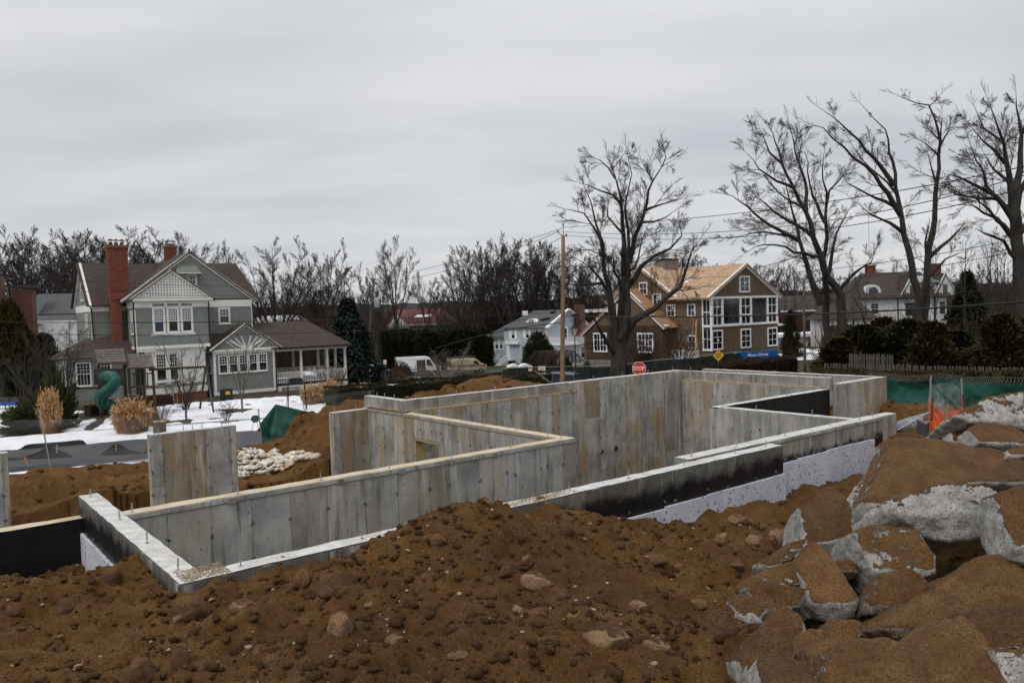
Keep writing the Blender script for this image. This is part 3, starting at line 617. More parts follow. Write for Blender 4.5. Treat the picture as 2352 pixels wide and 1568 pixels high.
BIG = [  # outline as seen, depth of its lowest point, backward tilt, thickness behind, material, label
 ([(1185, 72), (1370, 78), (1760, 140), (1900, 175), (1960, 260), (1740, 420), (1400, 560), (1200, 610), (975, 612), (1050, 400), (1110, 240)], 10.6, 1.25, 1.0, 'granite', 'largest tilted flat slab, thickly covered with brown dirt, at the top of the rock pile'),
 ([(790, 365), (868, 408), (925, 520), (955, 640), (942, 750), (850, 808), (760, 800), (652, 745), (632, 640), (618, 500), (690, 440)], 9.9, .85, .8, 'granite', 'upright dirt-topped block with pale chipped edges at the left shoulder of the rock pile'),
 ([(980, 355), (1045, 368), (1020, 470), (975, 625), (940, 560), (925, 455)], 11.2, .5, .5, 'granite_bare', 'narrow clean grey stone wedged between the tilted slab and an upright block'),
 ([(690, 720), (765, 762), (880, 930), (945, 1055), (930, 1155), (800, 1195), (720, 1168), (660, 990), (612, 900), (615, 850)], 7.7, .9, .75, 'granite', 'long block with dirty top and bare grey broken end pointing at the viewer'),
 ([(1185, 458), (1290, 400), (1470, 358), (1760, 378), (1832, 425), (1805, 590), (1700, 680), (1520, 705), (1380, 682), (1225, 592), (1175, 510)], 8.9, .25, 1.2, 'granite_bare', 'big rounded pale grey granite boulder resting on the middle of the pile'),
 ([(1800, 430), (1990, 362), (2180, 420), (2180, 900), (1975, 835), (1900, 700), (1840, 560)], 7.6, .7, .45, 'granite', 'thin dirt-covered slab leaning at the right edge of the photo'),
 ([(955, 650), (1050, 602), (1330, 640), (1420, 790), (1425, 900), (1300, 960), (1090, 1020), (1060, 900), (1000, 790)], 8.3, .55, 1.0, 'granite', 'wedge-shaped rock with rough bare grey side under the big pale boulder'),
 ([(1140, 930), (1280, 890), (1380, 960), (1400, 1050), (1200, 1160), (1100, 1140), (1108, 1010)], 7.5, .6, .6, 'rock_brown', 'brown squarish rock tucked beside the long dusty boulder'),
 ([(1128, 1235), (1350, 1080), (1700, 820), (1850, 800), (2100, 850), (2130, 1060), (1700, 1140), (1400, 1300), (1200, 1285)], 6.9, 1.1, .9, 'rock_brown', 'long low boulder fully dusted with dirt, running off the right edge'),
 ([(775, 1370), (880, 1310), (1100, 1285), (1300, 1340), (1372, 1430), (1350, 1660), (1050, 1720), (780, 1680)], 4.9, .9, .9, 'rock_brown', 'broad muddy brown rock at the bottom centre of the pile'),
 ([(1590, 1168), (1665, 1222), (1855, 1480), (1865, 1640), (1600, 1720), (1340, 1680), (1318, 1400), (1440, 1270)], 4.9, .9, .9, 'granite', 'pyramid-shaped boulder with a sandy ridge and chipped grey left edge'),
 ([(1640, 1180), (1760, 1100), (1980, 1078), (2150, 1150), (2150, 1380), (1780, 1370), (1690, 1260)], 6.0, 1.0, .8, 'rock_brown', 'dirt-covered mound-like rock behind the pyramid-shaped boulder'),
 ([(1790, 1365), (2000, 1355), (2160, 1420), (2160, 1700), (1880, 1720), (1850, 1500)], 5.0, .3, .7, 'granite_bare', 'shaded blue-grey block in the bottom right corner'),
 ([(520, 1108), (600, 1170), (638, 1250), (550, 1342), (420, 1370), (310, 1362), (320, 1280), (420, 1190)], 6.5, .8, .55, 'granite', 'angular rock with grey lower right face, left of the round mud-brown stone'),
 ([(418, 1250), (555, 1340), (562, 1400), (480, 1470), (400, 1640), (300, 1620), (250, 1440), (340, 1330)], 5.3, .85, .55, 'granite', 'pointed dirt-topped rock at the lower left corner of the pile'),
 ([(385, 1418), (500, 1385), (640, 1440), (760, 1600), (700, 1700), (420, 1700), (362, 1480)], 4.8, 1.0, .6, 'granite', 'dirt-topped rock cut by the bottom edge of the photo, below the pointed one'),
 ([(680, 1238), (780, 1260), (752, 1370), (660, 1412), (572, 1370), (600, 1290)], 6.2, .5, .45, 'rock_brown', 'small rounded mud-brown stone between two angular rocks'),
 ([(870, 1182), (970, 1210), (965, 1290), (860, 1400), (760, 1490), (742, 1400), (790, 1262)], 5.9, .8, .5, 'rock_brown', 'upright brown rock with a pale left rim beside the broad muddy rock'),
 ([(560, 700), (650, 690), (642, 765), (540, 832), (470, 852), (372, 892), (366, 850), (440, 775)], 9.2, .8, .5, 'granite', 'small grey-faced rock at the left foot of the upright dirt-topped block'),
 ([(430, 880), (560, 830), (620, 870), (625, 960), (470, 970), (330, 1062), (228, 1030), (340, 925)], 8.0, .7, .55, 'granite', 'pale tan wedge of rock lowest on the left side of the pile'),
 ([(400, 960), (560, 970), (655, 990), (620, 1100), (420, 1162), (328, 1130), (345, 1010)], 7.3, .5, .55, 'rock_brown', 'muddy flat-faced rock below the pale tan wedge'),
 ([(870, 815), (940, 830), (960, 905), (900, 930), (862, 880)], 8.6, .4, .35, 'rock_brown', 'small brown stone in the hollow beneath the upright block'),
 ([(1040, 1060), (1095, 1045), (1105, 1130), (1035, 1140)], 7.5, .4, .3, 'rock_brown', 'small squarish brown stone beside the brown rock in the hollow'),
 ([(1530, 45), (1600, 18), (1690, 30), (1708, 110), (1620, 125), (1528, 95)], 13.6, .6, .6, 'granite_bare', 'light grey broken rock in front of the orange netting'),
 ([(1640, 30), (1700, -5), (1900, 0), (1985, 60), (2000, 130), (1850, 145), (1710, 112)], 12.6, 1.3, .7, 'granite', 'dirt-heaped flat rock at the upper right, behind the tilted slab'),
 ([(1550, -55), (1690, -130), (1760, -175), (1960, -200), (2000, 20), (1900, 10), (1720, 0)], 13.4, .5, 1.3, 'granite_bare', 'largest pale angular boulder at the right edge, beside the orange netting'),
 ([(1668, 350), (1760, 280), (1890, 205), (2050, 210), (2080, 330), (1885, 372), (1750, 356)], 9.9, 1.2, .6, 'granite', 'dusty slab above the big rounded pale boulder'),
 ([(1880, 150), (2080, 110), (2100, 220), (1900, 210)], 11.6, .7, .5, 'granite_bare', 'pale rock at the right edge between two dusty slabs'),
 ([(660, 415), (715, 405), (712, 450), (668, 470)], 11.8, .2, .12, 'brick', None),
]
ridx = 0; rq0 = random.Random(2)
for k, (ol, D0, kap, th, mat, lab) in enumerate(BIG):
    if lab is None: continue
    q = [zr(*p) for p in ol]; vb = max(p[1] for p in q); uc = sum(p[0] for p in q)/len(q)
    vt = min(p[1] for p in q); br = (.40, .26, .16)[0 if kap < .45 else 1 if kap < .8 else 2]+rq0.uniform(-.04, .06); vm = vb-(vb-vt)*br; rq = random.Random(k*5+1)
    def dep(v): return D0*(1+(.12*(vb-v) if v > vm else .12*(vb-vm)+kap*1.35*(vm-v))/FPX)      # steep broken end below, dirt-holding face leaning back above
    front = [pix(u, v, dep(v)) for u, v in q]
    xs = [a[0]+(vm-a[1])*(b[0]-a[0])/(b[1]-a[1]) for a, b in zip(q, q[1:]+q[:1]) if (a[1] > vm) != (b[1] > vm)]
    for t in (.0, .3, .62, 1.0): front.append(pix(min(xs)+(max(xs)-min(xs))*t, vm+rq.uniform(-.05, .05)*(vb-vt), dep(vm)-.03*rq.random()*D0*.3))
    c = sum(front, Vector())/len(front); back = [c+(p-c)*rq0.uniform(.6, .92)+Vector((.12*th*(1 if p.x > c.x else -.6), th, -.55*th)) for p in front]
    mid = [c+(p-c)+Vector((0, th*.45, -.22*th)) for p in front]
    cc = c+Vector((0, th*.5, -.3*th)); loc = [p-cc for p in front+mid+back]; size = max((p-c).length for p in front)
    me = rock_mesh('boulder', loc, MAT[mat], k+1, cell=max(.03, size*.06), amp=(.03+.034*min(size, 1.1))*(1.5 if mat == 'rock_brown' else 1), soft=1)
    o = link_mesh('boulder', me, loc=cc); tag(o, lab, 'boulder', 'boulders in the rock pile at right')
# smaller broken stones wedged between the boulders
chips = [rock_mesh('boulder_fragment', [Vector((rq0.uniform(-1, 1), rq0.uniform(-.8, .8), rq0.uniform(-.6, .6))) for _ in range(11)], MAT[m_], 90+i, cell=.16, amp=.05) for i, m_ in enumerate(['granite', 'rock_brown', 'granite_bare', 'rock_brown'])]
for i in range(64):
    u = rq0.uniform(1690, 2350); v = rq0.uniform(1190, 1560); D = 5.0+(1560-v)*.0125; p = pix(u, v, D); z = float(site_z(np.array([p.x]), np.array([p.y]))[0]); s = rq0.uniform(.07, .26)
    o = link_mesh('boulder_fragment', chips[i % 4], loc=(p.x, p.y, z+s*.35), rot=(rq0.uniform(-.6, .6), rq0.uniform(-.6, .6), rq0.uniform(0, 6.28)), scale=(s, s*.9, s*.9)); tag(o, 'small dusty broken stone wedged among the boulders at right', 'stone', 'small broken stones among the boulders')
# a broken brick stuck in the dirt
mb = MB(); mb.box(-.1, .1, -.05, .05, -.03, .03); o = mb.build('broken_brick', MAT['brick'], loc=pix(1996, 1132, 13.6), rot=(.5, .9, .4)); tag(o, 'orange-red broken brick standing in the dirt in front of the white foam boards', 'brick')
# loose stones lying on the mound
STONES = [(770, 1345, 105, 55, 'large brown flat stone on the mound, below the dip in its crest', .3), (430, 1400, 105, 80, 'largest brown stone on the left of the mound, hollow scooped in its face', .35), (555, 1390, 60, 30, 'light tan stone just right of the large scooped one', .2),
 (150, 1390, 80, 50, 'dark brown clod-like stone on the left of the mound', .2), (20, 1400, 50, 35, 'reddish angular stone at the left edge', .2), (250, 1320, 60, 55, 'dark clod at the foot of the black wall', .3), (410, 1510, 60, 70, 'squarish brown stone near the bottom left, right of a larger buried one', .3),
 (320, 1540, 90, 80, 'large half-buried brown stone at the bottom left', .25), (590, 1500, 50, 40, 'rounded stone in the cluster near the bottom', .2), (625, 1520, 60, 50, 'largest stone of the cluster near the bottom, right of centre-left', .25), (780, 1440, 60, 70, 'tall tan stone on the mound, left of centre', .3),
 (1070, 1465, 60, 55, 'dark brown rounded stone on the central slope', .3), (1060, 1510, 65, 42, 'tan oval stone right below a dark rounded one on the central slope', .3), (1300, 1215, 45, 42, 'dark round stone on the crest of the mound', .4), (1190, 1225, 40, 45, 'dark upright stone on the crest, left of the round one', .3),
 (1235, 1335, 75, 50, 'grey-brown angular stone heading the little heap of stones in mid slope', .35), (1275, 1340, 40, 30, 'stone in the mid-slope heap, right of its biggest one', .3), (1290, 1365, 50, 32, 'lowest stone of the mid-slope heap', .3), (1390, 1475, 120, 58, 'broad tan stone, split in two, on the slope below centre right', .35), (1510, 1480, 60, 32, 'flat brown stone right of the broad tan one', .2),
 (1500, 1290, 75, 30, 'flat dark stone half sunk right of centre', .3), (1465, 1395, 42, 42, 'light brown upright stone in the hollow right of centre', .4), (1790, 1235, 55, 38, 'tan rounded stone below the foam boards', .45), (1740, 1240, 45, 35, 'brown stone between two tan ones below the foam boards', .4), (1700, 1195, 50, 24, 'grey and pink broken stone against the foam boards', .4),
 (1838, 1196, 38, 42, 'pointed grey stone close in front of the foam boards', .5), (1660, 1235, 38, 26, 'tan stone standing left of the brown one below the foam boards', .35), (1880, 1400, 50, 45, 'brown stone at the left foot of the rock pile', .3), (1650, 1440, 95, 75, 'big dark clod in the shaded hollow left of the rock pile', .3), (1560, 1300, 24, 18, 'small pale stone right of centre', .3),
 (1320, 1415, 42, 24, 'cream-coloured flat stone low on the central slope', .3), (880, 1310, 40, 34, 'dark stone on the upper left part of the crest slope', .3), (690, 1330, 50, 45, 'brown stone left of the large flat one', .3), (1000, 1240, 60, 40, 'dark clod below the crest of the mound', .3), (905, 1470, 45, 32, 'pinkish stone on the left central slope', .25), (1880, 1195, 60, 40, 'dark clod nearest the pile in front of the foam boards', .4)]
def blob(name, mat, seed, sub=3):
    bm = bmesh.new(); bmesh.ops.create_icosphere(bm, subdivisions=sub, radius=1.0); o = Vector((seed*2.3, seed*7.7, seed)); rr = random.Random(seed)
    pl = [(Vector((rr.uniform(-1, 1), rr.uniform(-1, 1), rr.uniform(-.4, 1))).normalized(), rr.uniform(.55, .84)) for _ in range(12)]
    for v in bm.verts:
        q = v.co.copy()
        for n_, d_ in pl:
            e_ = q.dot(n_)-d_
            if e_ > 0: q -= n_*e_*.9
        v.co = q*(1+.13*noise.noise(q*1.7+o)+.05*noise.noise(q*4.5+o)+.025*noise.noise(q*10+o))
    me = bpy.data.meshes.new(name); bm.to_mesh(me); bm.free(); me.polygons.foreach_set('use_smooth', [True]*len(me.polygons)); me.materials.append(mat); return me
def land(u, v):   # where a sight line meets the site's dirt
    r = ray(u, v); D = 4.0
    while D < 60:
        p = Vector((r.x*D, D, CAMZ+r.z*D))
        if p.z < float(site_z(np.array([p.x]), np.array([p.y]))[0]): return p
        D += .08 if D < 16 else .25
    return p
MAT['stone_tan'] = M_rock('tan_stone', (.27, .165, .085), (.19, .11, .055), .75, .1); MAT['stone_dark'] = M_rock('dark_stone', (.13, .066, .028), (.09, .042, .017), .45, .05)
variants = [blob('stone', MAT[m], 31+i) for i, m in enumerate(['stone_dark', 'stone_tan', 'stone_dark', 'stone_tan'])]
rs = random.Random(11)
lands = {}
for i, (u, v, w, h, lab, up) in enumerate(STONES):
    p = land(u, v+h*.30); d = p.y/FPX; a = w*d*.5; b = h*d*.5
    tanc = any(t in lab for t in ('tan', 'cream', 'light', 'pale', 'grey', 'pink'))
    o = link_mesh('stone', variants[(1 if tanc else 0)+2*(i % 2)], loc=p+Vector((0, a*.3, b*(.2+up))), rot=(rs.uniform(-.3, .3), rs.uniform(-.25, .25), rs.uniform(-.4, .4)), scale=(a*1.08, a*.85, b*1.12)); tag(o, lab, 'stone', 'loose stones on the dirt mound')
def pt(seed, n, reg):
    r = np.random.RandomState(seed); X = r.uniform(reg[0], reg[1], n); Y = reg[2]+(reg[3]-reg[2])*r.uniform(0, 1, n)**1.0; return X, Y, r
X, Y, r = pt(5, 110, (-6, 6.5, 4.6, 14)); keep = np.abs(X) < Y*.68; X, Y = X[keep], Y[keep]; a_, b_ = to_ab(X, Y); k = (b_ < -.35) | (a_ < -.6); X, Y = X[k], Y[k]; Z = site_z(X, Y)
for x, y, z in zip(X, Y, Z):
    s = .035+.055*r.rand()**2
    o = link_mesh('stone', variants[r.randint(4)], loc=(x, y, z+s*.25), rot=tuple(r.uniform(-1, 1, 3)), scale=(s*1.2, s, s*.75)); tag(o, 'fist-sized brown stone loose in the dirt of the foreground mound', 'stone', 'fist-sized stones scattered over the dirt mound')
def scatter(name, n, reg, smin, smax, seed, mat, bury=.3, lift=0):
    X, Y, r = pt(seed, n, reg); keep = np.abs(X) < Y*.72+.4; X, Y = X[keep], Y[keep]; a_, b_ = to_ab(X, Y); k = (~inside(a_, b_)) & ((b_ < -.32) | (a_ < -.32) | (b_ > .6)); X, Y = X[k], Y[k]; Z = site_z(X, Y); n = len(X)
    # cluster where the clod noise is high
    dens = vnoise(X/.9, Y/.9, 77); kk = dens > r.uniform(0, .8, n); X, Y, Z = X[kk], Y[kk], Z[kk]; n = len(X)
    bm = bmesh.new(); bmesh.ops.create_icosphere(bm, subdivisions=1, radius=1); bv = np.array([v.co[:] for v in bm.verts]); bf = np.array([[v.index for v in f.verts] for f in bm.faces]); bm.free()
    nv = len(bv); S = smin+(smax-smin)*r.rand(n)**4
    V = bv[None]*(1+r.uniform(-.42, .42, (n, nv, 1))); V = V*np.stack([S*r.uniform(.8, 1.4, n), S*r.uniform(.8, 1.4, n), S*r.uniform(.55, .9, n)], 1)[:, None, :]
    t = r.uniform(0, 6.28, n); c, s = np.cos(t)[:, None], np.sin(t)[:, None]; V = np.stack([V[..., 0]*c-V[..., 1]*s, V[..., 0]*s+V[..., 1]*c, V[..., 2]], 2)
    V += np.stack([X, Y, Z+S*(.5-bury)+lift], 1)[:, None, :]
    Fq = (bf[None]+(np.arange(n)*nv)[:, None, None]).reshape(-1, 3)
    return link_mesh(name, np_mesh(name, V.reshape(-1, 3), Fq, mat, True))
o = scatter('dirt_clods', 42000, (-8.5, 9, 4.0, 13.5), .006, .046, 21, MAT['clod']); tag(o, 'crumbs and clods of brown earth strewn over the near dirt mound', 'dirt clods', kind='stuff')
o = scatter('dirt_clods', 9000, (-24, 24, 13.5, 34), .02, .12, 22, MAT['clod']); tag(o, 'crumbs and clods of brown earth around the concrete walls', 'dirt clods', kind='stuff')
MAT['pebble'] = M('pale_pebbles', (.38, .30, .20), (.24, .18, .11), 7, rough=.9, world=True)
o = scatter('pebbles', 1800, (-8.5, 9, 4.0, 13.5), .008, .028, 23, MAT['pebble'], bury=.1); tag(o, 'pale pebbles sprinkled over the brown dirt mound', 'pebbles', kind='stuff')
# dirt spilled on the wall tops
def spill(a0, a1, b0, b1, z, n, seed, mat):
    r = np.random.RandomState(seed); A = r.uniform(a0, a1, n); B = r.uniform(b0, b1, n); bm = bmesh.new(); bmesh.ops.create_icosphere(bm, subdivisions=1, radius=1); bv = np.array([v.co[:] for v in bm.verts]); bf = np.array([[v.index for v in f.verts] for f in bm.faces]); bm.free()
    S = .003+.009*r.rand(n)**3; V = bv[None]*S[:, None, None]*r.uniform(.7, 1.3, (n, len(bv), 1)); P = np.array([fw(a, b, z)[:] for a, b in zip(A, B)]); V += P[:, None, :]; V[..., 2] += S[:, None]*.3
    return link_mesh('dirt_crumbs', np_mesh('dirt_crumbs', V.reshape(-1, 3), (bf[None]+(np.arange(n)*len(bv))[:, None, None]).reshape(-1, 3), mat))
for i, a in enumerate([(0.05, .6, .02, .5, 700), (4.4, 6.3, .02, .26, 900)]):
    o = spill(*a[:4], ZT, a[4]*2, 50+i, MAT['pebble']); tag(o, ['sandy crumbs spilled over the nearest corner of the concrete walls', 'sandy crumbs spilled on the top of the near concrete wall'][i], 'dirt crumbs', kind='stuff')
# ------------------------------------------------------------------ house building kit
class Pl:   # a wall plane: origin, direction to the right as seen from outside; normal points outwards
    def __init__(s, o, r): s.o = Vector(o); s.r = Vector(r).normalized(); s.n = s.r.cross(Vector((0, 0, 1)))
    def p(s, x, z, d=0.0): return s.o+s.r*x+Vector((0, 0, z))+s.n*d
def pbox(mb, pl, x0, x1, z0, z1, d0, d1, mi=None):
    P = pl.p; mb.hexa([P(x0, z0, d1), P(x1, z0, d1), P(x1, z0, d0), P(x0, z0, d0), P(x0, z1, d1), P(x1, z1, d1), P(x1, z1, d0), P(x0, z1, d0)], mi)
def pbar(mb, pl, a, b, w, d0, d1, mi=None):     # board between two (x,z) points on a plane
    a = Vector(a); b = Vector(b); t = (b-a).normalized(); n = Vector((-t.y, t.x))*w/2
    q = [a-n, b-n, b+n, a+n]; mb.prism([pl.p(c.x, c.y, d0) for c in q], pl.n*(d1-d0), mi)
def spans(poly, z):
    xs = []
    for i in range(len(poly)):
        (x1, z1), (x2, z2) = poly[i], poly[(i+1) % len(poly)]
        if (z1 > z) != (z2 > z): xs.append(x1+(z-z1)*(x2-x1)/(z2-z1))
    xs.sort(); return list(zip(xs[::2], xs[1::2]))
def lap(parent, pl, poly, mat, course=.15, name='siding', lift=.03, d=.0):
    mb = MB(); z0 = min(p[1] for p in poly); z1 = max(p[1] for p in poly); z = z0
    while z < z1-.01:
        h = min(course, z1-z)
        for a, b in spans(poly, z+h*.5):
            P = pl.p; mb.add([P(a, z, d+lift), P(b, z, d+lift), P(b, z+h, d+.006), P(a, z+h, d+.006), P(a, z, d), P(b, z, d)], [(0, 1, 2, 3), (4, 5, 1, 0)])
        z += course
    return mb.build(name, mat, parent, kind='stuff')
def wallpoly(parent, pl, poly, mat, t=.15, name='wall'):
    mb = MB(); mb.prism([pl.p(x, z, -t) for x, z in poly], pl.n*t); return mb.build(name, mat, parent)
def win(parent, pl, x0, x1, z0, z1, cols=2, ru=3, rl=0, fw=.11, trim='white', glass='glass', mw=.028, sill=True, split=.5, proud=.06, muntin='white'):
    f = MB(); e = proud
    pbox(f, pl, x0-fw, x0, z0-fw*.9, z1+fw, 0, e); pbox(f, pl, x1, x1+fw, z0-fw*.9, z1+fw, 0, e); pbox(f, pl, x0, x1, z1, z1+fw, 0, e+.004); pbox(f, pl, x0, x1, z0-fw*.9, z0, 0, e+.004)
    w = f.build('window', MAT[trim], parent)
    if sill: s = MB(); pbox(s, pl, x0-fw-.03, x1+fw+.03, z0-fw*.9-.05, z0-fw*.9, 0, e+.05); s.build('sill', MAT[trim], w)
    g = MB(); pbox(g, pl, x0, x1, z0, z1, .030, .040); g.build('pane', MAT[glass] if isinstance(glass, str) else glass, w)
    m = MB(); zm = z0+(z1-z0)*split
    if rl is not None: pbox(m, pl, x0, x1, zm-.03, zm+.03, .040, .064)
    def gr(za, zb, nc, nr):
        for i in range(1, nc): x = x0+(x1-x0)*i/nc; pbox(m, pl, x-mw/2, x+mw/2, za, zb, .040, .056)
        for j in range(1, nr): z = za+(zb-za)*j/nr; pbox(m, pl, x0, x1, z-mw/2, z+mw/2, .040, .058)
    if rl is None: gr(z0, z1, cols, ru)
    else:
        gr(zm+.03, z1, cols, ru)
        if rl: gr(z0, zm-.03, cols, rl)
    if m.v: m.build('muntins', MAT[muntin], w)
    return w
def roof(parent, tops, t, mat, name='roof', over=None):   # list of polygons, thickened downwards
    mb = MB()
    for poly in tops:
        p = [Vector(q) for q in poly]; n = (p[1]-p[0]).cross(p[2]-p[0]).normalized()
        if n.z < 0: n = -n; p.reverse()
        mb.prism([q-n*t for q in p], n*t)
    return mb.build(name, mat, parent)
def M_shingle(name, a, b, c, rowh=.14, w=.28, mortar=.012):
    m, nt, bs = new_mat(name); bs.inputs['Roughness'].default_value = .9
    g = nd(nt, 'ShaderNodeNewGeometry'); t = nd(nt, 'ShaderNodeTexCoord')
    # rows run along the slope: lay the brick pattern over horizontal distance and height
    so = nd(nt, 'ShaderNodeSeparateXYZ'); nt.links.new(t.outputs['Object'], so.inputs[0]); cm = nd(nt, 'ShaderNodeCombineXYZ')
    nt.links.new(math_(nt, 'ADD', so.outputs['X'], so.outputs['Y']), cm.inputs[0]); nt.links.new(math_(nt, 'MULTIPLY', so.outputs['Z'], 1.35), cm.inputs[1])
    br = nd(nt, 'ShaderNodeTexBrick'); br.inputs['Scale'].default_value = 1.0; br.inputs['Mortar Size'].default_value = mortar; br.inputs['Brick Width'].default_value = w; br.inputs['Row Height'].default_value = rowh; br.inputs['Color1'].default_value = (0, 0, 0, 1); br.inputs['Color2'].default_value = (1, 1, 1, 1); br.inputs['Mortar'].default_value = (.5, .5, .5, 1)
    nt.links.new(cm.outputs[0], br.inputs['Vector'])
    A = mixc(nt, br.outputs['Color'], a, b); A = mixc(nt, rng(nt, noise_t(nt, g.outputs['Position'], 1.1, 6, .7), .45, .65, 0, .7), A, c)
    A = mixc(nt, math_(nt, 'MULTIPLY', br.outputs['Fac'], .75), A, tuple(x*.35 for x in a))
    nt.links.new(A, bs.inputs['Base Color']); bump(nt, bs, math_(nt, 'SUBTRACT', noise_t(nt, g.outputs['Position'], 12, 3), br.outputs['Fac']), .6, .02); return m
MAT['brick_dark'] = M('old_dark_brick', (.10, .035, .025), (.07, .03, .022), 2)
MAT['shingle'] = M_shingle('brown_asphalt_shingles', (.086, .063, .052), (.050, .038, .033), (.068, .048, .039))
MAT['shingle_grey'] = M_shingle('grey_asphalt_shingles', (.105, .110, .113), (.080, .085, .088), (.12, .125, .13), .14, .3)
MAT['shingle_dark'] = M_shingle('dark_slate', (.070, .052, .042), (.05, .038, .032), (.09, .07, .06))
MAT['cedar'] = M_shingle('new_cedar_shakes', (.56, .38, .25), (.38, .235, .14), (.62, .46, .32), .15, .16, .014)
MAT['cedar_red'] = M_shingle('wet_cedar_shakes', (.38, .20, .10), (.48, .28, .14), (.30, .15, .08), .15, .16, .010)
MAT['red_roof'] = M('red_metal_roof', (.13, .022, .02), (.10, .018, .018), 1, rough=.5)
MAT['sage'] = M('sage_green_shingle_siding', (.21, .226, .203), (.182, .197, .177), 2.5, rough=.85, bs=.3, bscale=30, rnd=.05)
MAT['blue_grey'] = M('blue_grey_clapboard', (.43, .49, .53), (.38, .44, .48), 2, rough=.8)
MAT['wrap'] = M('brown_house_wrap', (.135, .092, .055), (.120, .081, .048), 1.6, rough=.7, bs=.25, bscale=3, bdist=.05)
MAT['wrap_print'] = M('faded_wrap_print', (.062, .048, .036), rough=.8)
MAT['stone_wall'] = M('field_stone', (.27, .24, .20), (.16, .145, .12), 5, rough=.9, bs=.6, bscale=9, rnd=.2)
MAT['white_dim'] = M('white_clapboard', (.62, .62, .61), (.52, .52, .52), 2, rough=.8)
MAT['gutter'] = M('dark_gutter', (.035, .025, .022), rough=.5)
MAT['found'] = M('stained_foundation', (.22, .19, .145), (.16, .135, .10), 2, rough=.95)

def brick_stack(name, parent, x0, x1, y0, y1, z0, z1, mat='brick', lim=260):
    """mortar core with every brick of the two visible faces laid over it"""
    mb = MB(); mb.box(x0+.012, x1-.012, y0+.012, y1, z0, z1); core = mb.build(name, MAT['mortar'], parent)
    bh, bw = .075*1.25, .215; unit = {}
    n = 0; joined = MB(); r = random.Random(3)
    def brick(bx0, bx1, by0, by1, z):
        nonlocal n
        if n < lim:
            key = (round(bx1-bx0, 3), round(by1-by0, 3))
            if key not in unit: m_ = MB(); m_.box(0, key[0], 0, key[1], 0, bh-.012); unit[key] = m_.mesh('brick', MAT[mat])
            link_mesh('brick', unit[key], core, (bx0, by0+r.uniform(-.003, .003), z)); n += 1
        else: joined.box(bx0, bx1, by0, by1, z, z+bh-.012)
    rows = int((z1-z0)/bh)
    for k in range(rows-1, -1, -1):
        z = z0+k*bh; off = (k % 2)*bw/2
        x = x0-off
        while x < x1-.02:
            a = max(x, x0); b = min(x+bw-.012, x1)
            if b-a > .04: brick(a, b, y0, y0+.06, z)
            x += bw
        y = y0+.06
        while y < y1-.02:
            b = min(y+bw-.012, y1)
            if b-y > .04: joined.box(x0, x0+.05, y+.01, b, z, z+bh-.012)
            y += bw
    if joined.v: joined.build('brickwork', MAT[mat], core, kind='stuff')
    return core
# ================================================================== sage green house
H = empty('sage_green_house', (-28.13, 58.13, 0), R_(37), 'sage green shingled house with white trim, red brick chimney and porch', 'house')
S0 = 'sage'
def body(x0, x1, y0, y1, z0, z1, mat='sage', name='wall', mats=None):
    mb = MB(); mb.box(x0, x1, y0, y1, z0, z1); return mb.build(name, MAT[mat], H)
# cores
body(.32, 5.53, .02, 3.0, 4.25, 7.7); body(.95, 5.3, .35, 3.0, 0, 4.25); body(.32, 9.68, 2.02, 10, 0, 7.7); body(-2.08, .32, 3.02, 10, 0, 7.6)
pf = Pl((0, 0, 0), (1, 0, 0)); pl_ = Pl((.30, 0, 0), (0, -1, 0))
lap(H, pf, [(.3, 4.25), (5.55, 4.25), (5.55, 7.13), (.3, 7.13)], MAT['sage'], .145)
lap(H, Pl((.32, 3.0, 0), (0, -1, 0)), [(0, 4.25), (3.0, 4.25), (3.0, 7.13), (0, 7.13)], MAT['sage'], .145)
mb = MB(); mb.box(.25, 5.6, -.05, 0.02, 7.13, 7.72); mb.box(.25, .32, .02, 3.0, 7.13, 7.66); mb.box(.24, 5.62, -.08, 3, 4.02, 4.25)
mb.box(.9, 5.4, .28, .35, 3.55, 4.02); mb.box(.3, 1.6, -.02, .3, 3.82, 4.02); mb.build('frieze', MAT['white'], H)
for x in (1.65, 2.66, 3.66): win(H, pf, x, x+.60, 5.32, 7.0, 5, 6, 0, fw=.16, glass='glass_blue' if x < 2 else 'glass', split=.46, mw=.035)
mb = MB()
for x in (1.65, 2.66, 3.66): mb.box(x-.08, x+.72, -.062, -.045, 7.22, 7.40)
mb.build('transom_panel', MAT['sage'], H)
mb = MB(); mb.box(1.35, 4.55, -.075, -.0, 5.0, 5.14); mb.build('window_apron', MAT['white'], H)
win(H, Pl((.32, 3.0, 0), (0, -1, 0)), 1.7, 2.25, 5.25, 6.85, 3, 5, 0, fw=.12)
# small front gable with its white lattice
ga = Pl((0, -.25, 0), (1, 0, 0)); A0, A1, AP = (.35, 7.82), (5.65, 7.82), (3.0, 9.72)
wallpoly(H, ga, [A0, A1, AP], MAT['sage'], .3, 'gable')
mb = MB(); tri = [A0, A1, AP]
for k in range(9):
    z = 7.84+k*.205
    for a, b in spans(tri, z+.05): pbox(mb, ga, a, b, z, z+.10, 0, .04)
for k in range(-12, 13):
    x = 3.0+k*.205+.10; top = 9.72-abs(x-3.0)*1.9/2.65-.02
    if top > 7.95: pbox(mb, ga, x-.055, x+.055, 7.84, top, 0, .038)
mb.build('lattice', MAT['white'], H)
mb = MB()
pbar(mb, ga, (.05, 7.72), (3.0, 9.86), .24, -.02, .14); pbar(mb, ga, (3.0, 9.86), (5.95, 7.72), .24, -.02, .139); pbox(mb, ga, .1, 5.9, 7.62, 7.80, -.02, .18); mb.build('rake_board', MAT['white'], H)
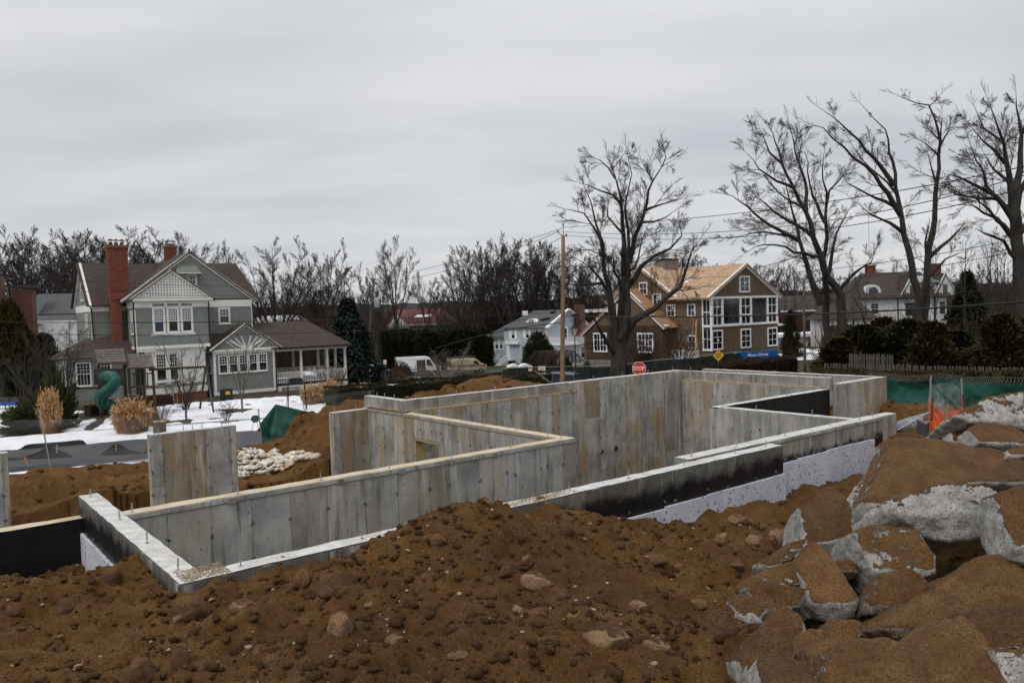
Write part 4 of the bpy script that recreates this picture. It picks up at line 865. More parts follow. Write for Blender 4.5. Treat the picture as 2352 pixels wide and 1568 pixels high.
roof(H, [[(-.1, -.5, 7.70), (3.0, -.5, 9.98), (3.0, 2.4, 9.98), (-.1, 2.4, 7.70)], [(6.1, -.5, 7.70), (3.0, -.5, 9.98), (3.0, 2.4, 9.98), (6.1, 2.4, 7.70)]], .07, MAT['shingle'])
# large cross gable behind it
gb = Pl((0, 2.0, 0), (1, 0, 0)); B0, B1, BP = (0.15, 7.75), (9.65, 7.75), (4.9, 11.3)
wallpoly(H, gb, [B0, B1, BP], MAT['sage'], .3, 'gable')
gbl = empty('gable_shingles', parent if False else (0, 0, 0)); gbl.parent = H
msh = MB(); w_ = .30
pts_ = [(-.15, .22), (.15, .22), (.15, .02), (.11, -.04), (.05, -.075), (0, -.085), (-.05, -.075), (-.11, -.04), (-.15, .02)]
msh.prism([Vector((x*.96, -.03, z)) for x, z in pts_], (0, .022, 0)); mesh_sc = msh.mesh('shingle', MAT['sage'])
row = 0; z = 7.86; cnt = 0
while z < 11.2:
    for a, b in spans([B0, B1, BP], z+.1):
        x = a+.12+(.15 if row % 2 else 0)
        while x < b-.1:
            if not (x < 5.0 and z < 9.2 and 9.9-abs(x-3.0)*2.2/3.1 > z+.05) and not (3.75 < x < 5.6 and 8.75 < z < 10.1) and cnt < 300:
                link_mesh('shingle', mesh_sc, gbl, (x, 1.985-.006*(row % 2), z), (R_(-3), 0, 0)); cnt += 1
            x += .30
    z += .215; row += 1
mb = MB(); pbar(mb, gb, (-.2, 7.62), (4.9, 11.42), .26, -.02, .14); pbar(mb, gb, (4.9, 11.42), (10.1, 7.52), .26, -.02, .139); mb.build('rake_board', MAT['white'], H)
roof(H, [[(-.3, 1.75, 7.55), (4.9, 1.75, 11.55), (4.9, 10, 11.55), (-.3, 10, 7.55)], [(10.15, 1.75, 7.55), (4.9, 1.75, 11.55), (4.9, 10, 11.55), (10.15, 10, 7.55)]], .08, MAT['shingle'])
win(H, gb, 4.1, 5.25, 9.0, 9.62, 6, 2, None, fw=.13, mw=.04); mb = MB(); pbox(mb, gb, 4.62, 4.74, 9.0, 9.62, .02, .06); mb.build('window_post', MAT['white'], H)
# flared shingle hood over the attic window
mb = MB(); P = gb.p; mb.hexa([P(3.75, 9.85, .42), P(5.6, 9.85, .42), P(5.6, 9.85, 0), P(3.75, 9.85, 0), P(3.95, 10.45, .06), P(5.4, 10.45, .06), P(5.4, 10.45, 0), P(3.95, 10.45, 0)]); mb.build('window_hood', MAT['sage'], H)
mb = MB(); pbox(mb, gb, 3.7, 5.65, 9.78, 9.85, 0, .46); mb.build('hood_trim', MAT['white'], H)
lap(H, gb, [(5.6, 3.2), (9.7, 3.2), (9.7, 7.1), (5.6, 7.1)], MAT['sage'], .145)
mb = MB(); pbox(mb, gb, 5.6, 9.75, 7.1, 7.66, 0, .05); pbox(mb, gb, 9.62, 9.72, 3.2, 7.1, 0, .045); mb.build('frieze', MAT['white'], H)
win(H, gb, 7.08, 7.75, 5.85, 6.9, 3, 3, 0, fw=.15)
# main range: left end
ml = Pl((0, 3.0, 0), (1, 0, 0)); gl = Pl((-2.1, 10, 0), (0, -1, 0))
lap(H, ml, [(-2.1, 3.4), (.3, 3.4), (.3, 6.98), (-2.1, 6.98)], MAT['sage'], .145); mb = MB(); pbox(mb, ml, -2.15, .3, 6.98, 7.55, 0, .05); pbox(mb, ml, -2.14, -2.04, 3.4, 6.98, 0, .05); mb.build('frieze', MAT['white'], H)
wallpoly(H, gl, [(0, 7.5), (7, 7.5), (3.5, 10.6)], MAT['sage'], .2, 'gable')
lap(H, gl, [(0, 0), (7, 0), (7, 6.98), (0, 6.98)], MAT['sage'], .145); lap(H, gl, [(0, 7.5), (7, 7.5), (3.5, 10.6)], MAT['sage'], .145)
mb = MB(); pbox(mb, gl, 0, 7.05, 6.98, 7.5, 0, .05); pbar(mb, gl, (-.4, 7.3), (3.5, 10.78), .26, 0, .16); pbar(mb, gl, (3.5, 10.78), (7.4, 7.3), .26, 0, .159); mb.build('rake_board', MAT['white'], H)
win(H, gl, 4.7, 5.3, 4.9, 6.7, 3, 4, 0, fw=.12); win(H, gl, 3.2, 3.9, 8.0, 9.4, 1, 1, 0, fw=.12, mw=.02)
roof(H, [[(-2.45, 2.62, 7.42), (1.2, 2.62, 7.42), (1.2, 6.5, 10.86), (-2.45, 6.5, 10.86)], [(-2.45, 10.4, 7.42), (-2.45, 6.5, 10.86), (9.95, 6.5, 10.98), (9.95, 10.4, 7.42)], [(1.2, 4.2, 8.82), (1.2, 6.5, 10.86), (9.95, 6.5, 10.98), (10.9, 2.95, 7.62), (5, 4.2, 8.9)]], .09, MAT['shingle'])
mb = MB()
for a, b in (((-2.1, 2.93, 7.35), (-2.02, 2.93, 3.9)), ((.22, -.04, 7.5), (.22, -.04, 3.6)), ((5.62, -.03, 7.5), (5.62, -.03, 4.2)), ((9.75, 1.93, 7.45), (9.75, 1.93, 5.6))): mb.beam(a, b, .09, .09)
for a, b in (((-2.4, 2.58, 7.40), (.2, 2.58, 7.40)), ((-.1, -.5, 7.64), (-.1, 2.2, 7.64)), ((6.1, -.5, 7.64), (6.1, 1.9, 7.64))): mb.beam(a, b, .11, .10)
mb.build('gutter', MAT['gutter'], H, kind='stuff')
mb = MB(); mb.beam((.30, -.05, 7.0), (.34, -.05, 3.3), .07, .07); mb.build('downspout', MAT['white'], H)
# chimney: broad shaft stepping in to a narrow one below the eave
ch = brick_stack('chimney', H, -.92, .44, 2.1, 2.98, 8.55, 11.75)
for k, (a, b, z) in enumerate(((-.92, .30, 8.3), (-.90, .15, 8.08), (-.86, 0.0, 7.86))): mb = MB(); mb.box(a, b, 2.14, 2.98, z, z+.25-.003*k); mb.build('brick_step', MAT['brick'], ch)
mb = MB(); mb.box(-.84, -.14, 2.3, 2.98, 4.6, 7.88); mb.build('lower_shaft', MAT['brick'], ch)
mb = MB(); mb.box(-1.0, .52, 2.02, 3.06, 11.75, 11.93); mb.build('cap', MAT['mortar'], ch)
for x in (-.62, -.24, .16): mb = MB(); mb.lathe((x, 2.55, 11.93), [(.15, 0), (.13, .28), (.0, .28)], 10); mb.lathe((x, 2.55, 12.30), [(.21, 0), (.21, .05), (.08, .13), (0, .13)], 10); mb.build('chimney_pot', [MAT['brick']], ch)
c2 = brick_stack('chimney', H, 4.36, 5.22, 6.9, 7.7, 11.0, 12.28, lim=120)
mb = MB(); mb.box(4.3, 5.28, 6.84, 7.76, 12.28, 12.42); mb.box(4.5, 5.1, 7.0, 7.6, 12.42, 12.62); mb.box(4.42, 5.18, 6.95, 7.65, 12.80, 12.84); mb.beam((4.5, 7.0, 12.6), (4.5, 7.0, 12.82), .04, .04); mb.beam((5.1, 7.0, 12.6), (5.1, 7.0, 12.82), .04, .04); mb.build('cap', MAT['mortar'], c2)
# lower storey of the projection
lf = Pl((0, .33, 0), (1, 0, 0))
mb = MB(); pbox(mb, lf, .95, 5.3, 1.25, 4.0, 0, .02); pbox(mb, lf, .9, 5.35, .55, 1.0, 0, .10); mb.build('panelled_wall', MAT['white'], H)
for x in (1.72, 2.68): win(H, lf, x, x+.62, 1.62, 3.55, 4, 4, 0, fw=.15, mw=.03)
mb = MB()
for x in (1.75, 2.7): pbox(mb, lf, x, x+.6, 1.05, 1.38, .03, .045)
mb.build('panel_inset', MAT['sage'], H)
win(H, lf, 2.0, 2.7, -.02, .42, 4, 3, None, fw=.12, mw=.03)
mb = MB(); pbox(mb, lf, .95, 5.3, 0, .55, 0, .02); mb.build('brick_base', MAT['brick'], H)
win(H, gb, 6.0, 6.9, 3.0, 3.5, 3, 1, None, fw=.12)
lf2 = Pl((5.3, .3, 0), (0, 1, 0))
# link wall beside the projection
lk = Pl((0, 1.2, 0), (1, 0, 0)); body(3.3, 5.9, 1.22, 3, .4, 4.2); lap(H, lk, [(3.3, .5), (5.85, .5), (5.85, 4.0), (3.3, 4.0)], MAT['sage'], .145); win(H, lk, 3.9, 4.7, 3.1, 3.55, 3, 1, None, fw=.11)
mb = MB(); mb.box(3.18, 3.32, .24, .40, .5, 4.0); mb.box(3.62, 3.76, 1.1, 1.2, .5, 4.0); mb.build('corner_board', MAT['white'], H)
# sunroom on the left
sr = Pl((0, .8, 0), (1, 0, 0)); sl = Pl((-4.4, 4.6, 0), (0, -1, 0)); body(-4.38, .3, .82, 4.6, 0, 3.5)
lap(H, sr, [(-4.4, .5), (-.6, .5), (-.6, 3.42), (-4.4, 3.42)], MAT['sage'], .145); lap(H, sl, [(0, .5), (3.8, .5), (3.8, 3.42), (0, 3.42)], MAT['sage'], .145)
mb = MB(); pbox(mb, sr, -4.45, -4.27, .5, 3.42, 0, .06); pbox(mb, sr, -4.5, .3, 3.42, 3.58, 0, .08); pbox(mb, sl, 0, 3.9, 3.42, 3.58, 0, .08); mb.build('corner_board', MAT['white'], H)
mb = MB(); pbox(mb, sr, -4.4, .3, 0, .5, 0, .02); pbox(mb, sl, 0, 3.8, 0, .5, 0, .02); mb.build('foundation', MAT['found'], H)
win(H, sr, -3.55, -2.75, 1.65, 3.2, 4, 3, 1, fw=.10, split=.52); win(H, sr, -2.2, -1.4, 1.65, 3.2, 4, 3, 1, fw=.10); win(H, sl, 2.2, 2.9, 1.6, 3.1, 2, 3, 0, fw=.1)
roof(H, [[(-4.85, .35, 3.58), (.9, .35, 3.58), (.6, 2.3, 4.75), (-.8, 3.0, 5.1), (-1.6, 3.0, 5.05)], [(-4.85, .35, 3.58), (-1.6, 3.0, 5.05), (-2.1, 4.9, 5.05), (-4.85, 4.9, 3.58)]], .08, MAT['shingle'])
mb = MB(); mb.beam((-4.85, .32, 3.55), (-4.85, 4.9, 3.55), .12, .1); mb.beam((-4.85, .32, 3.55), (.9, .32, 3.55), .12, .1); mb.build('gutter', MAT['gutter'], H, kind='stuff')
# one-storey wing and porch
wf = Pl((0, 0, 0), (1, 0, 0)); body(5.87, 10.65, .02, 6, 0, 3.5)
lap(H, wf, [(5.85, .35), (10.68, .35), (10.68, 3.4), (5.85, 3.4)], MAT['sage'], .145)
mb = MB(); pbox(mb, wf, 5.8, 5.98, .35, 3.4, 0, .05); pbox(mb, wf, 10.55, 10.72, .35, 3.4, 0, .05); pbox(mb, wf, 5.75, 10.8, 3.32, 3.52, 0, .07); pbox(mb, wf, 5.75, 10.8, .1, .35, 0, .07); mb.build('trim', MAT['white'], H)
mb = MB(); pbox(mb, wf, 5.85, 10.68, -.6, .1, 0, .01); mb.build('foundation', MAT['found'], H)
for x in (6.27, 7.06, 7.85, 8.64, 9.43): win(H, wf, x, x+.56, 1.88, 3.15, 3, 3, 0, fw=.09)
sw = Pl((5.85, 3, 0), (0, -1, 0)); lap(H, sw, [(0, .3), (3, .3), (3, 3.4), (0, 3.4)], MAT['sage'], .145); win(H, sw, 1.6, 2.3, 1.9, 3.1, 2, 3, 0, fw=.09)
wg = Pl((0, -.12, 0), (1, 0, 0)); W0, W1, WP = (5.9, 3.75), (10.95, 3.75), (8.42, 5.45)
wallpoly(H, wg, [W0, W1, WP], MAT['sage'], .2, 'gable')
mb = MB(); pbar(mb, wg, (5.55, 3.62), (8.42, 5.62), .22, 0, .12); pbar(mb, wg, (8.42, 5.62), (11.25, 3.62), .22, 0, .119); pbox(mb, wg, 5.6, 11.2, 3.52, 3.72, 0, .15)
for dx_, dz_ in ((-1.9, .95), (-1.25, 1.3), (-.55, 1.45), (.55, 1.45), (1.25, 1.3), (1.9, .95)): pbar(mb, wg, (8.42+dx_*.12, 3.75), (8.42+dx_*.75, 3.75+dz_*.66), .10, 0, .05)
for k in (-1, 1):
    for q in (.35, .9): pbar(mb, wg, (8.42+k*q, 3.75), (8.42+k*(q+.95), 3.75+.75), .10, 0, .048)
mb.build('gable_struts', MAT['white'], H)
rz = 5.72
roof(H, [[(5.45, -.45, 3.55), (8.42, -.45, 5.72), (8.42, 3.0, 5.72), (5.45, 3.0, 3.55)], [(11.35, -.45, 3.55), (8.42, -.45, 5.72), (8.42, 3.0, 5.72), (11.35, 3.0, 3.55)],
         [(10.4, -.35, 3.60), (17.5, -.35, 3.60), (14.9, 3.0, rz), (7.9, 3.0, rz)], [(17.5, -.35, 3.60), (17.5, 6.4, 3.60), (14.9, 3.0, rz)], [(17.5, 6.4, 3.6), (5.9, 6.4, 3.6), (5.9, 3.0, rz), (14.9, 3.0, rz)], [(5.2, .2, 3.7), (8.2, .2, 3.7), (8.2, 3.0, rz), (5.7, 3.0, rz), (5.5, 2.0, 5.0)]], .08, MAT['shingle'])
mb = MB(); mb.beam((10.9, -.40, 3.50), (17.5, -.40, 3.50), .12, .11); mb.beam((17.55, -.4, 3.50), (17.55, 6.4, 3.50), .12, .11); mb.beam((10.78, -.1, 3.45), (10.78, -.1, 0.0), .09, .09); mb.build('gutter', MAT['gutter'], H, kind='stuff')
po = empty('porch', (0, 0, 0)); po.parent = H
mb = MB(); mb.box(10.7, 17.1, -.05, 6.1, .42, .58); mb.build('deck', MAT['wood_brown'], po)
mb = MB(); mb.box(10.8, 17.2, -.02, .16, 3.28, 3.48); mb.box(17.02, 17.2, .16, 6.1, 3.28, 3.47); mb.box(10.7, 17.1, .1, 6.1, 3.50, 3.54); mb.build('porch_beam', MAT['white'], po)
cm_ = MB(); cm_.lathe((0, 0, 0), [(.17, 0), (.17, .10), (.13, .12), (.13, .2), (.12, 1.6), (.105, 2.52), (.15, 2.56), (.15, 2.70)], 12); col_me = cm_.mesh('column', MAT['white'], True)
for x, y in ((13.0, .08), (15.35, .08), (17.0, .1), (17.0, 2.1), (17.0, 4.2), (17.0, 5.9), (14.6, 5.9), (12.4, 5.9)): link_mesh('column', col_me, po, (x, y, .58))
bm_ = MB(); bm_.box(-.022, .022, -.022, .022, 0, .85); bal = bm_.mesh('baluster', MAT['white'])
mb = MB()
for (x0, y0, x1, y1) in ((10.8, .08, 17.0, .08), (17.0, .08, 17.0, 5.9), (10.8, 5.9, 17.0, 5.9)):
    mb.beam((x0, y0, 1.50), (x1, y1, 1.50), .08, .06); mb.beam((x0, y0, .68), (x1, y1, .68), .06, .05); L_ = math.hypot(x1-x0, y1-y0); n = int(L_/.14)
    for i in range(1, n): link_mesh('baluster', bal, po, (x0+(x1-x0)*i/n, y0+(y1-y0)*i/n, .66))
mb.build('rail', MAT['white'], po)
mb = MB(); mb.box(10.75, 17.1, -.04, .02, -.15, .42); mb.build('skirt', MAT['white'], po)
mb = MB(); mb.box(11.2, 12.7, -.055, -.045, -.35, .3)
mb.build('skirt_opening', MAT['black'], po)
mb = MB(); pp = Pl((0, -.06, 0), (1, 0, 0))
for k in range(14): pbar(mb, pp, (11.2+k*.11, -.35), (11.2+k*.11+.0+min(.65, 12.7-11.2-k*.11), -.35+min(.65, 12.7-11.2-k*.11)), .02, 0, .012); pbar(mb, pp, (12.7-k*.11, -.35), (12.7-k*.11-min(.65, 1.5-k*.11), -.35+min(.65, 1.5-k*.11)), .02, .013, .022)
mb.build('lattice', MAT['white'], po)
mb = MB(); mb.box(10.68, 10.74, .5, 5.5, .58, 3.3); mb.build('wall', MAT['sage'], po)
MAT['panel_blue'] = MAT['glass_blue']
# ================================================================== brown house under construction
HB = empty('house_under_construction', (20.88, 82.13, 0), R_(39), 'large house under construction wrapped in brown sheathing paper with new cedar roof', 'house'); H = HB
def bodyB(x0, x1, y0, y1, z0, z1, mat='wrap'): mb = MB(); mb.box(x0, x1, y0, y1, z0, z1); return mb.build('wall', MAT[mat], HB)
f0 = Pl((0, 0, 0), (1, 0, 0)); sx = Pl((0, 0, 0), (0, -1, 0))   # sx: x along r = -y
bodyB(0, 12.3, .0, 14, -1, 6.75)
bodyB(.9, 13, 3, 13.2, -1, 6.8)
g_ = [(-.05, 6.75), (12.35, 6.75), (6.15, 10.0)]; wallpoly(HB, f0, g_, MAT['wrap'], .25, 'gable')
mb = MB(); pbar(mb, f0, (-.6, 6.62), (6.15, 10.18), .34, 0, .20); pbar(mb, f0, (6.15, 10.18), (12.9, 6.62), .34, 0, .198); mb.build('rake_board', MAT['white_fresh'], HB)
roof(HB, [[(-.75, -.35, 6.72), (6.15, -.35, 10.36), (6.15, 6.0, 10.36), (-.75, 6.0, 6.72)], [(13.05, -.35, 6.72), (6.15, -.35, 10.36), (6.15, 13, 10.36), (13.05, 13, 6.72)]], .12, MAT['cedar'])
# main ridge runs along x from the left gable; its slope faces -y?  left wall faces -x
gL = Pl((0, 0, 0), (0, -1, 0))
GP = [(-4.4, 6.85), (-14.4, 6.85), (-9.45, 10.25)]
wallpoly(HB, Pl((-.01, 0, 0), (0, -1, 0)), [(-14.3, -1), (-4.45, -1), (-4.45, 6.85), (-9.45, 10.2), (-14.3, 6.85)], MAT['wrap'], .3, 'gable')
mb = MB(); pbar(mb, gL, (-4.1, 6.62), (-9.45, 10.36), .36, 0, .25); pbar(mb, gL, (-9.45, 10.36), (-14.9, 6.55), .36, 0, .248); pbar(mb, gL, (-.4, 6.66), (-4.3, 6.66), .30, 0, .25); mb.build('rake_board', MAT['white_fresh'], HB)
roof(HB, [[(-.45, 4.0, 6.62), (-.45, 9.45, 10.5), (14, 9.45, 10.5), (14, 4.0, 6.62)], [(-.45, 15, 6.6), (-.45, 9.45, 10.5), (14, 9.45, 10.5), (14, 15, 6.6)], [(-.55, -.3, 6.75), (6.15, -.3, 10.3), (6.15, 9.3, 10.44), (-.55, 4.0, 6.72)]], .12, MAT['cedar'])
mb = MB(); mb.beam((-.2, 4.0, 7.0), (6.15, 9.3, 10.52), .12, .05); mb.build('copper_valley', MAT['copper'] if 'copper' in MAT else MAT['brick'], HB)
# front wing on the left, lower
bodyB(-1.8, -.02, 5.3, 16.9, -1, 3.95)
wl_ = Pl((-1.8, 0, 0), (0, -1, 0))
wallpoly(HB, wl_, [(-17.2, -.6), (-5.25, -.6), (-5.25, 3.97), (-10.1, 7.80), (-17.2, 3.0)], MAT['wrap'], .3, 'gable')
mb = MB(); pbar(mb, wl_, (-4.6, 3.62), (-10.1, 7.98), .34, 0, .25); pbar(mb, wl_, (-10.1, 7.98), (-17.6, 2.8), .34, 0, .248); pbox(mb, wl_, -5.0, -4.1, 3.85, 4.0, -.2, .2); mb.build('rake_board', MAT['white_fresh'], HB)
roof(HB, [[(-2.15, 4.3, 3.66), (-2.15, 10.1, 8.16), (0, 10.1, 8.16), (0, 4.3, 3.66)]], .12, MAT['cedar_red']); roof(HB, [[(-2.15, 17.9, 2.75), (-2.15, 10.1, 8.16), (0, 10.1, 8.16), (0, 17.9, 2.75)]], .12, MAT['cedar_red'])
r_ = Pl((0, 3.3, 0), (1, 0, 0))
mb = MB(); pbox(mb, Pl((-2.0, 0, 0), (0, -1, 0)), -16.4, -12.4, 5.55, 5.9, -.2, .3); mb.build('eave_board', MAT['white_fresh'], HB)
# stone base course, stone by stone
rr = random.Random(9); sbm = None; z = -1.0
base = empty('stone_base', (0, 0, 0)); base.parent = HB
for k in range(4):
    y = 12.3
    while y < 17.0:
        w = rr.uniform(.25, .5); h = .23; mb = MB(); mb.box(-1.92-rr.uniform(0, .04), -1.8, y+.015, y+w-.015, z+.012, z+h-.012); mb.build('stone', MAT['stone_wall'], base); y += w
    z += .23
def wn(pl, x0, x1, z0, z1, c=2, r=2, fw=.17): return win(HB, pl, x0, x1, z0, z1, c, r, None, fw=fw, trim='white_fresh', muntin='white_fresh', sill=False, mw=.05, proud=.09)
wn(f0, .16, 1.7, 1.35, 3.15, 2, 3); wn(f0, 5.25, 6.8, 1.28, 3.1, 2, 3); wn(f0, 10.35, 11.95, 1.22, 3.05, 2, 3); wn(f0, 5.2, 6.78, 7.35, 8.85, 2, 3)
# bay: two storeys of glass on the right facade, wrapping the corner
mb = MB(); pbox(mb, f0, -.1, 12.3, 3.62, 3.86, 0, .16); pbox(mb, f0, -.1, 12.35, 6.58, 6.80, 0, .16)
for x in (-.06, 1.72, 4.95, 6.9, 10.08, 11.95): pbox(mb, f0, x, x+.28, 3.86, 6.58, 0, .14)
pbox(mb, sx, -1.1, .1, 3.62, 3.86, 0, .12); pbox(mb, sx, -1.1, .1, 6.58, 6.8, 0, .12); pbox(mb, sx, -1.1, -.95, 1.1, 6.6, 0, .10); pbox(mb, sx, -.08, .12, 1.1, 3.62, 0, .10); pbox(mb, sx, -.08, .12, 3.86, 6.58, 0, .10); pbox(mb, f0, 1.9, 5, 3.80, 3.9, 0, .12)
mb.build('bay_frame', MAT['white_fresh'], HB)
for x0, x1, gr in ((.22, 1.72, 1), (2.0, 4.95, 0), (5.23, 6.9, 1), (7.18, 10.08, 0), (10.36, 11.95, 1)):
    w = MB(); pbox(w, f0, x0, x1, 3.86, 6.58, .0, .03); pn = w.build('glazing', MAT['glass'], HB)
    if gr:
        m = MB(); xm = (x0+x1)/2; pbox(m, f0, xm-.03, xm+.03, 3.86, 6.58, .03, .07); pbox(m, f0, x0, x1, 4.72, 4.88, .03, .09); pbox(m, f0, x0, x1, 5.70, 5.76, .03, .07); m.build('muntins', MAT['white_fresh'], pn)
for z0, z1 in ((3.9, 6.5), (1.35, 3.4)):
    w = MB(); pbox(w, sx, -.95, -.08, z0, z1, 0, .03); pn = w.build('glazing', MAT['glass'], HB); m = MB(); pbox(m, sx, -.95, -.08, (z0+z1)/2-.04, (z0+z1)/2+.04, .03, .07); pbox(m, sx, -.53, -.49, z0, z1, .03, .06); m.build('muntins', MAT['white_fresh'], pn)
mb = MB(); pbox(mb, sx, -1.1, .1, 1.15, 1.35, 0, .12); mb.build('bay_frame', MAT['white_fresh'], HB)
for a, b, c, d in ((4.8, 5.75, 4.9, 6.0), (2.1, 2.9, 4.9, 6.0), (6.75, 7.7, 6.2, 7.3), (8.7, 9.65, 7.45, 8.65), (2.1, 2.9, 1.5, 2.65)): wn(gL, -b, -a, c, d, 2, 2, .13)
for a, b, c, d in ((13.5, 15.4, 1.0, 2.95), (6.5, 8.5, 1.05, 2.95), (9.85, 11.5, 4.85, 6.25)):
    w = wn(wl_, -b, -a, c, d, 4, 3, .16); mb = MB(); pbox(mb, wl_, -(a+b)/2-.06, -(a+b)/2+.06, c, d, .02, .08); mb.build('mullion', MAT['white_fresh'], w)
# stickers left on new panes, printed marks on the wrap
mb = MB()
for pl, pts in ((f0, [(1.05, 2.1), (6.25, 2.3), (11.4, 2.4), (6.1, 8.1), (1.1, 5.6), (6.2, 5.5)]), (gL, [(-5.1, 5.6), (-2.4, 5.3), (-7.1, 6.9)]), (wl_, [(-14.1, 2.2), (-7.2, 2.0)])):
    for x, z in pts: pbox(mb, pl, x, x+.14, z, z+.26, .03, .045); pbox(mb, pl, x+.14, x+.24, z+.08, z+.14, .03, .045)
mb.build('pane_stickers', MAT['white_fresh'], HB, kind='stuff')
mb = MB()
def mark(pl, x, z, d=.004):
    pbar(mb, pl, (x-.28, z), (x+.28, z), .07, 0, d); pbar(mb, pl, (x-.18, z-.10), (x+.20, z-.10), .05, 0, d)
    for t in range(5):
        a0, a1 = math.pi*(t/5), math.pi*((t+1)/5); pbar(mb, pl, (x+.16*math.cos(a0), z+.22+.16*math.sin(a0)), (x+.16*math.cos(a1), z+.22+.16*math.sin(a1)), .03, 0, d)
for pl, x0, x1, zs in ((f0, .9, 11.8, (.5, 1.0)), (f0, 2.4, 4.6, (2.2, 2.9)), (f0, 7.4, 9.8, (1.9, 2.7)), (gL, -8.3, -1.6, (3.4, 4.3)), (wl_, -16, -6, (.3, 3.4)), (wl_, -13, -7.5, (4.4,)), (gL, -8.2, -1.5, (.3,)), (f0, 3.2, 9.2, (7.1,))):
    for j, z in enumerate(zs):
        x = x0+.5*(j % 2)
        while x < x1: mark(pl, x, z); x += 1.15
mb.build('printed_mark', MAT['wrap_print'], HB, kind='stuff')
# field-stone chimney
cs = empty('chimney', (0, 0, 0)); cs.parent = HB; z = 9.2
while z < 11.35:
    x = 3.6
    while x < 6.0: w = rr.uniform(.3, .6); mb = MB(); mb.box(x+.01, min(x+w, 6.05)-.01, 9.0-rr.uniform(0, .04), 9.3, z+.01, z+.25); mb.build('stone', MAT['stone_wall'], cs); x += w
    z += .26
mb = MB(); mb.box(3.62, 6.03, 9.1, 10.4, 9, 11.35); mb.build('core', MAT['stone_wall'], cs); mb = MB(); mb.box(3.45, 6.2, 8.85, 10.55, 11.36, 11.52); mb.build('cap', MAT['mortar'], cs)
mb = MB(); mb.box(1.2, 2.6, 8.35, 8.45, 9.3, 9.35)
# snow left in the valley
mb = MB(); mb.prism([(-.25+x, y, 0) for x, y in ((0, 0), (.9, -.1), (1.3, .35), (.7, .75), (.1, .5))], (0, 0, .06)); o = mb.build('snow_patch', MAT['snow'], HB, loc=(2.9, 5.0, 8.55), rot=(R_(8), R_(-30), 0))
# scaffold props, deck at the right end
mb = MB(); mb.beam((-.4, 1.6, 4.4), (-2.4, .4, -.8), .09, .09); mb.build('prop', MAT['wood_new'], HB); mb = MB(); mb.beam((-.4, 1.7, 4.2), (-1.5, .6, -.8), .09, .09); mb.build('prop', MAT['wood_new'], HB); mb = MB(); mb.beam((-.3, 2.0, 4.6), (-.6, 2.4, -.8), .14, .06); mb.build('prop', MAT['wood_new'], HB)
mb = MB(); mb.box(12.5, 15.2, .2, 2.4, 3.3, 3.5); mb.build('porch_roof_frame', MAT['white_fresh'], HB); mb = MB(); mb.box(14.8, 15.0, .3, .5, -1, 3.3); mb.build('post', MAT['wood_new'], HB); mb = MB(); mb.box(12.4, 15.2, .2, 2.6, .35, .6); mb.build('deck', MAT['wood_new'], HB)
mb = MB(); mb.box(-.25, -.1, 1.5, 5.6, -1, 1.2); mb.build('cement_board', MAT['white_dim'], HB)
# ================================================================== pale blue clapboard house
HG = empty('pale_blue_house', tuple(pix(1392.5, 0, 118).xy)+(-2.2,), R_(-47), 'pale blue-grey clapboard house with white shutters, eyebrow window and front steps', 'house'); H = HG
k = 1.475
def bodyG(x0, x1, y0, y1, z0, z1, mat='blue_grey'): mb = MB(); mb.box(x0, x1, y0, y1, z0, z1); return mb.build('wall', MAT[mat], HG)
HG.location = pix(*((1880+1400/4.48)/1.7415, (1200+1150/4.48)/1.7415), 118); HG.location.z = -2.2
fg = Pl((0, 0, 0), (1, 0, 0)); rg = Pl((0, 0, 0), (0, 1, 0))
ez = 5.55
bodyG(-9.6, -.02, .02, 8, 0, ez-.1); lap(HG, fg, [(-9.6, 0), (0, 0), (0, ez-.2), (-9.6, ez-.2)], MAT['blue_grey'], .17)
mb = MB(); pbox(mb, fg, -9.8, .1, ez-.25, ez-.02, 0, .12); pbox(mb, fg, -.16, 0, 0, ez-.2, 0, .06); mb.build('trim', MAT['white_fresh'], HG)
roof(HG, [[(-10, -.4, ez), (.5, -.4, ez), (.5, 4.6, ez+2.6), (-7.3, 4.6, ez+2.6)], [(-10, 9.4, ez), (.5, 9.4, ez), (.5, 4.6, ez+2.6), (-7.3, 4.6, ez+2.6)], [(-10, -.4, ez), (-7.3, 4.6, ez+2.6), (-10, 9.4, ez)]], .1, MAT['shingle_grey'])
def wG(pl, x0, x1, z0, z1, sh=True, c=3, r=3):
    win(HG, pl, x0, x1, z0, z1, c, r, 0, fw=.14, trim='white_fresh', muntin='white_fresh', mw=.05)
    if sh:
        for a in (x0-.62, x1+.18): m = MB(); pbox(m, pl, a, a+.42, z0-.05, z1+.05, 0, .06); m.build('shutter', MAT['white_fresh'], HG)
wG(fg, -7.75, -7.15, 3.9, 5.15); wG(fg, -4.55, -3.95, 4.0, 5.15); wG(fg, -1.25, -.55, 3.8, 5.15); wG(fg, -.95, -.3, 1.3, 2.8, False)
# eyebrow window
mb = MB(); n = 10; out = [(1.05*math.cos(math.pi*i/n)*(1.0+.25*abs(math.cos(math.pi*i/n))), .75*math.sin(math.pi*i/n)) for i in range(n+1)]
mb.prism([Vector((-4.5+x, 1.15, ez+.62+z)) for x, z in out], (0, 1.2, 0)); ey = mb.build('eyebrow_dormer', MAT['white_fresh'], HG)
mb = MB(); mb.prism([Vector((-4.5+.55*math.cos(math.pi*i/n), 1.13, ez+.75+.48*math.sin(math.pi*i/n))) for i in range(n+1)], (0, .015, 0)); mb.build('pane', MAT['glass'], ey)
mb = MB(); mb.box(-4.53, -4.47, 1.10, 1.13, ez+.75, ez+1.23); mb.beam((-4.5, 1.11, ez+.75), (-4.1, 1.11, ez+1.05), .02, .04); mb.beam((-4.5, 1.11, ez+.75), (-4.9, 1.11, ez+1.05), .02, .04); mb.build('muntins', MAT['white_fresh'], ey)
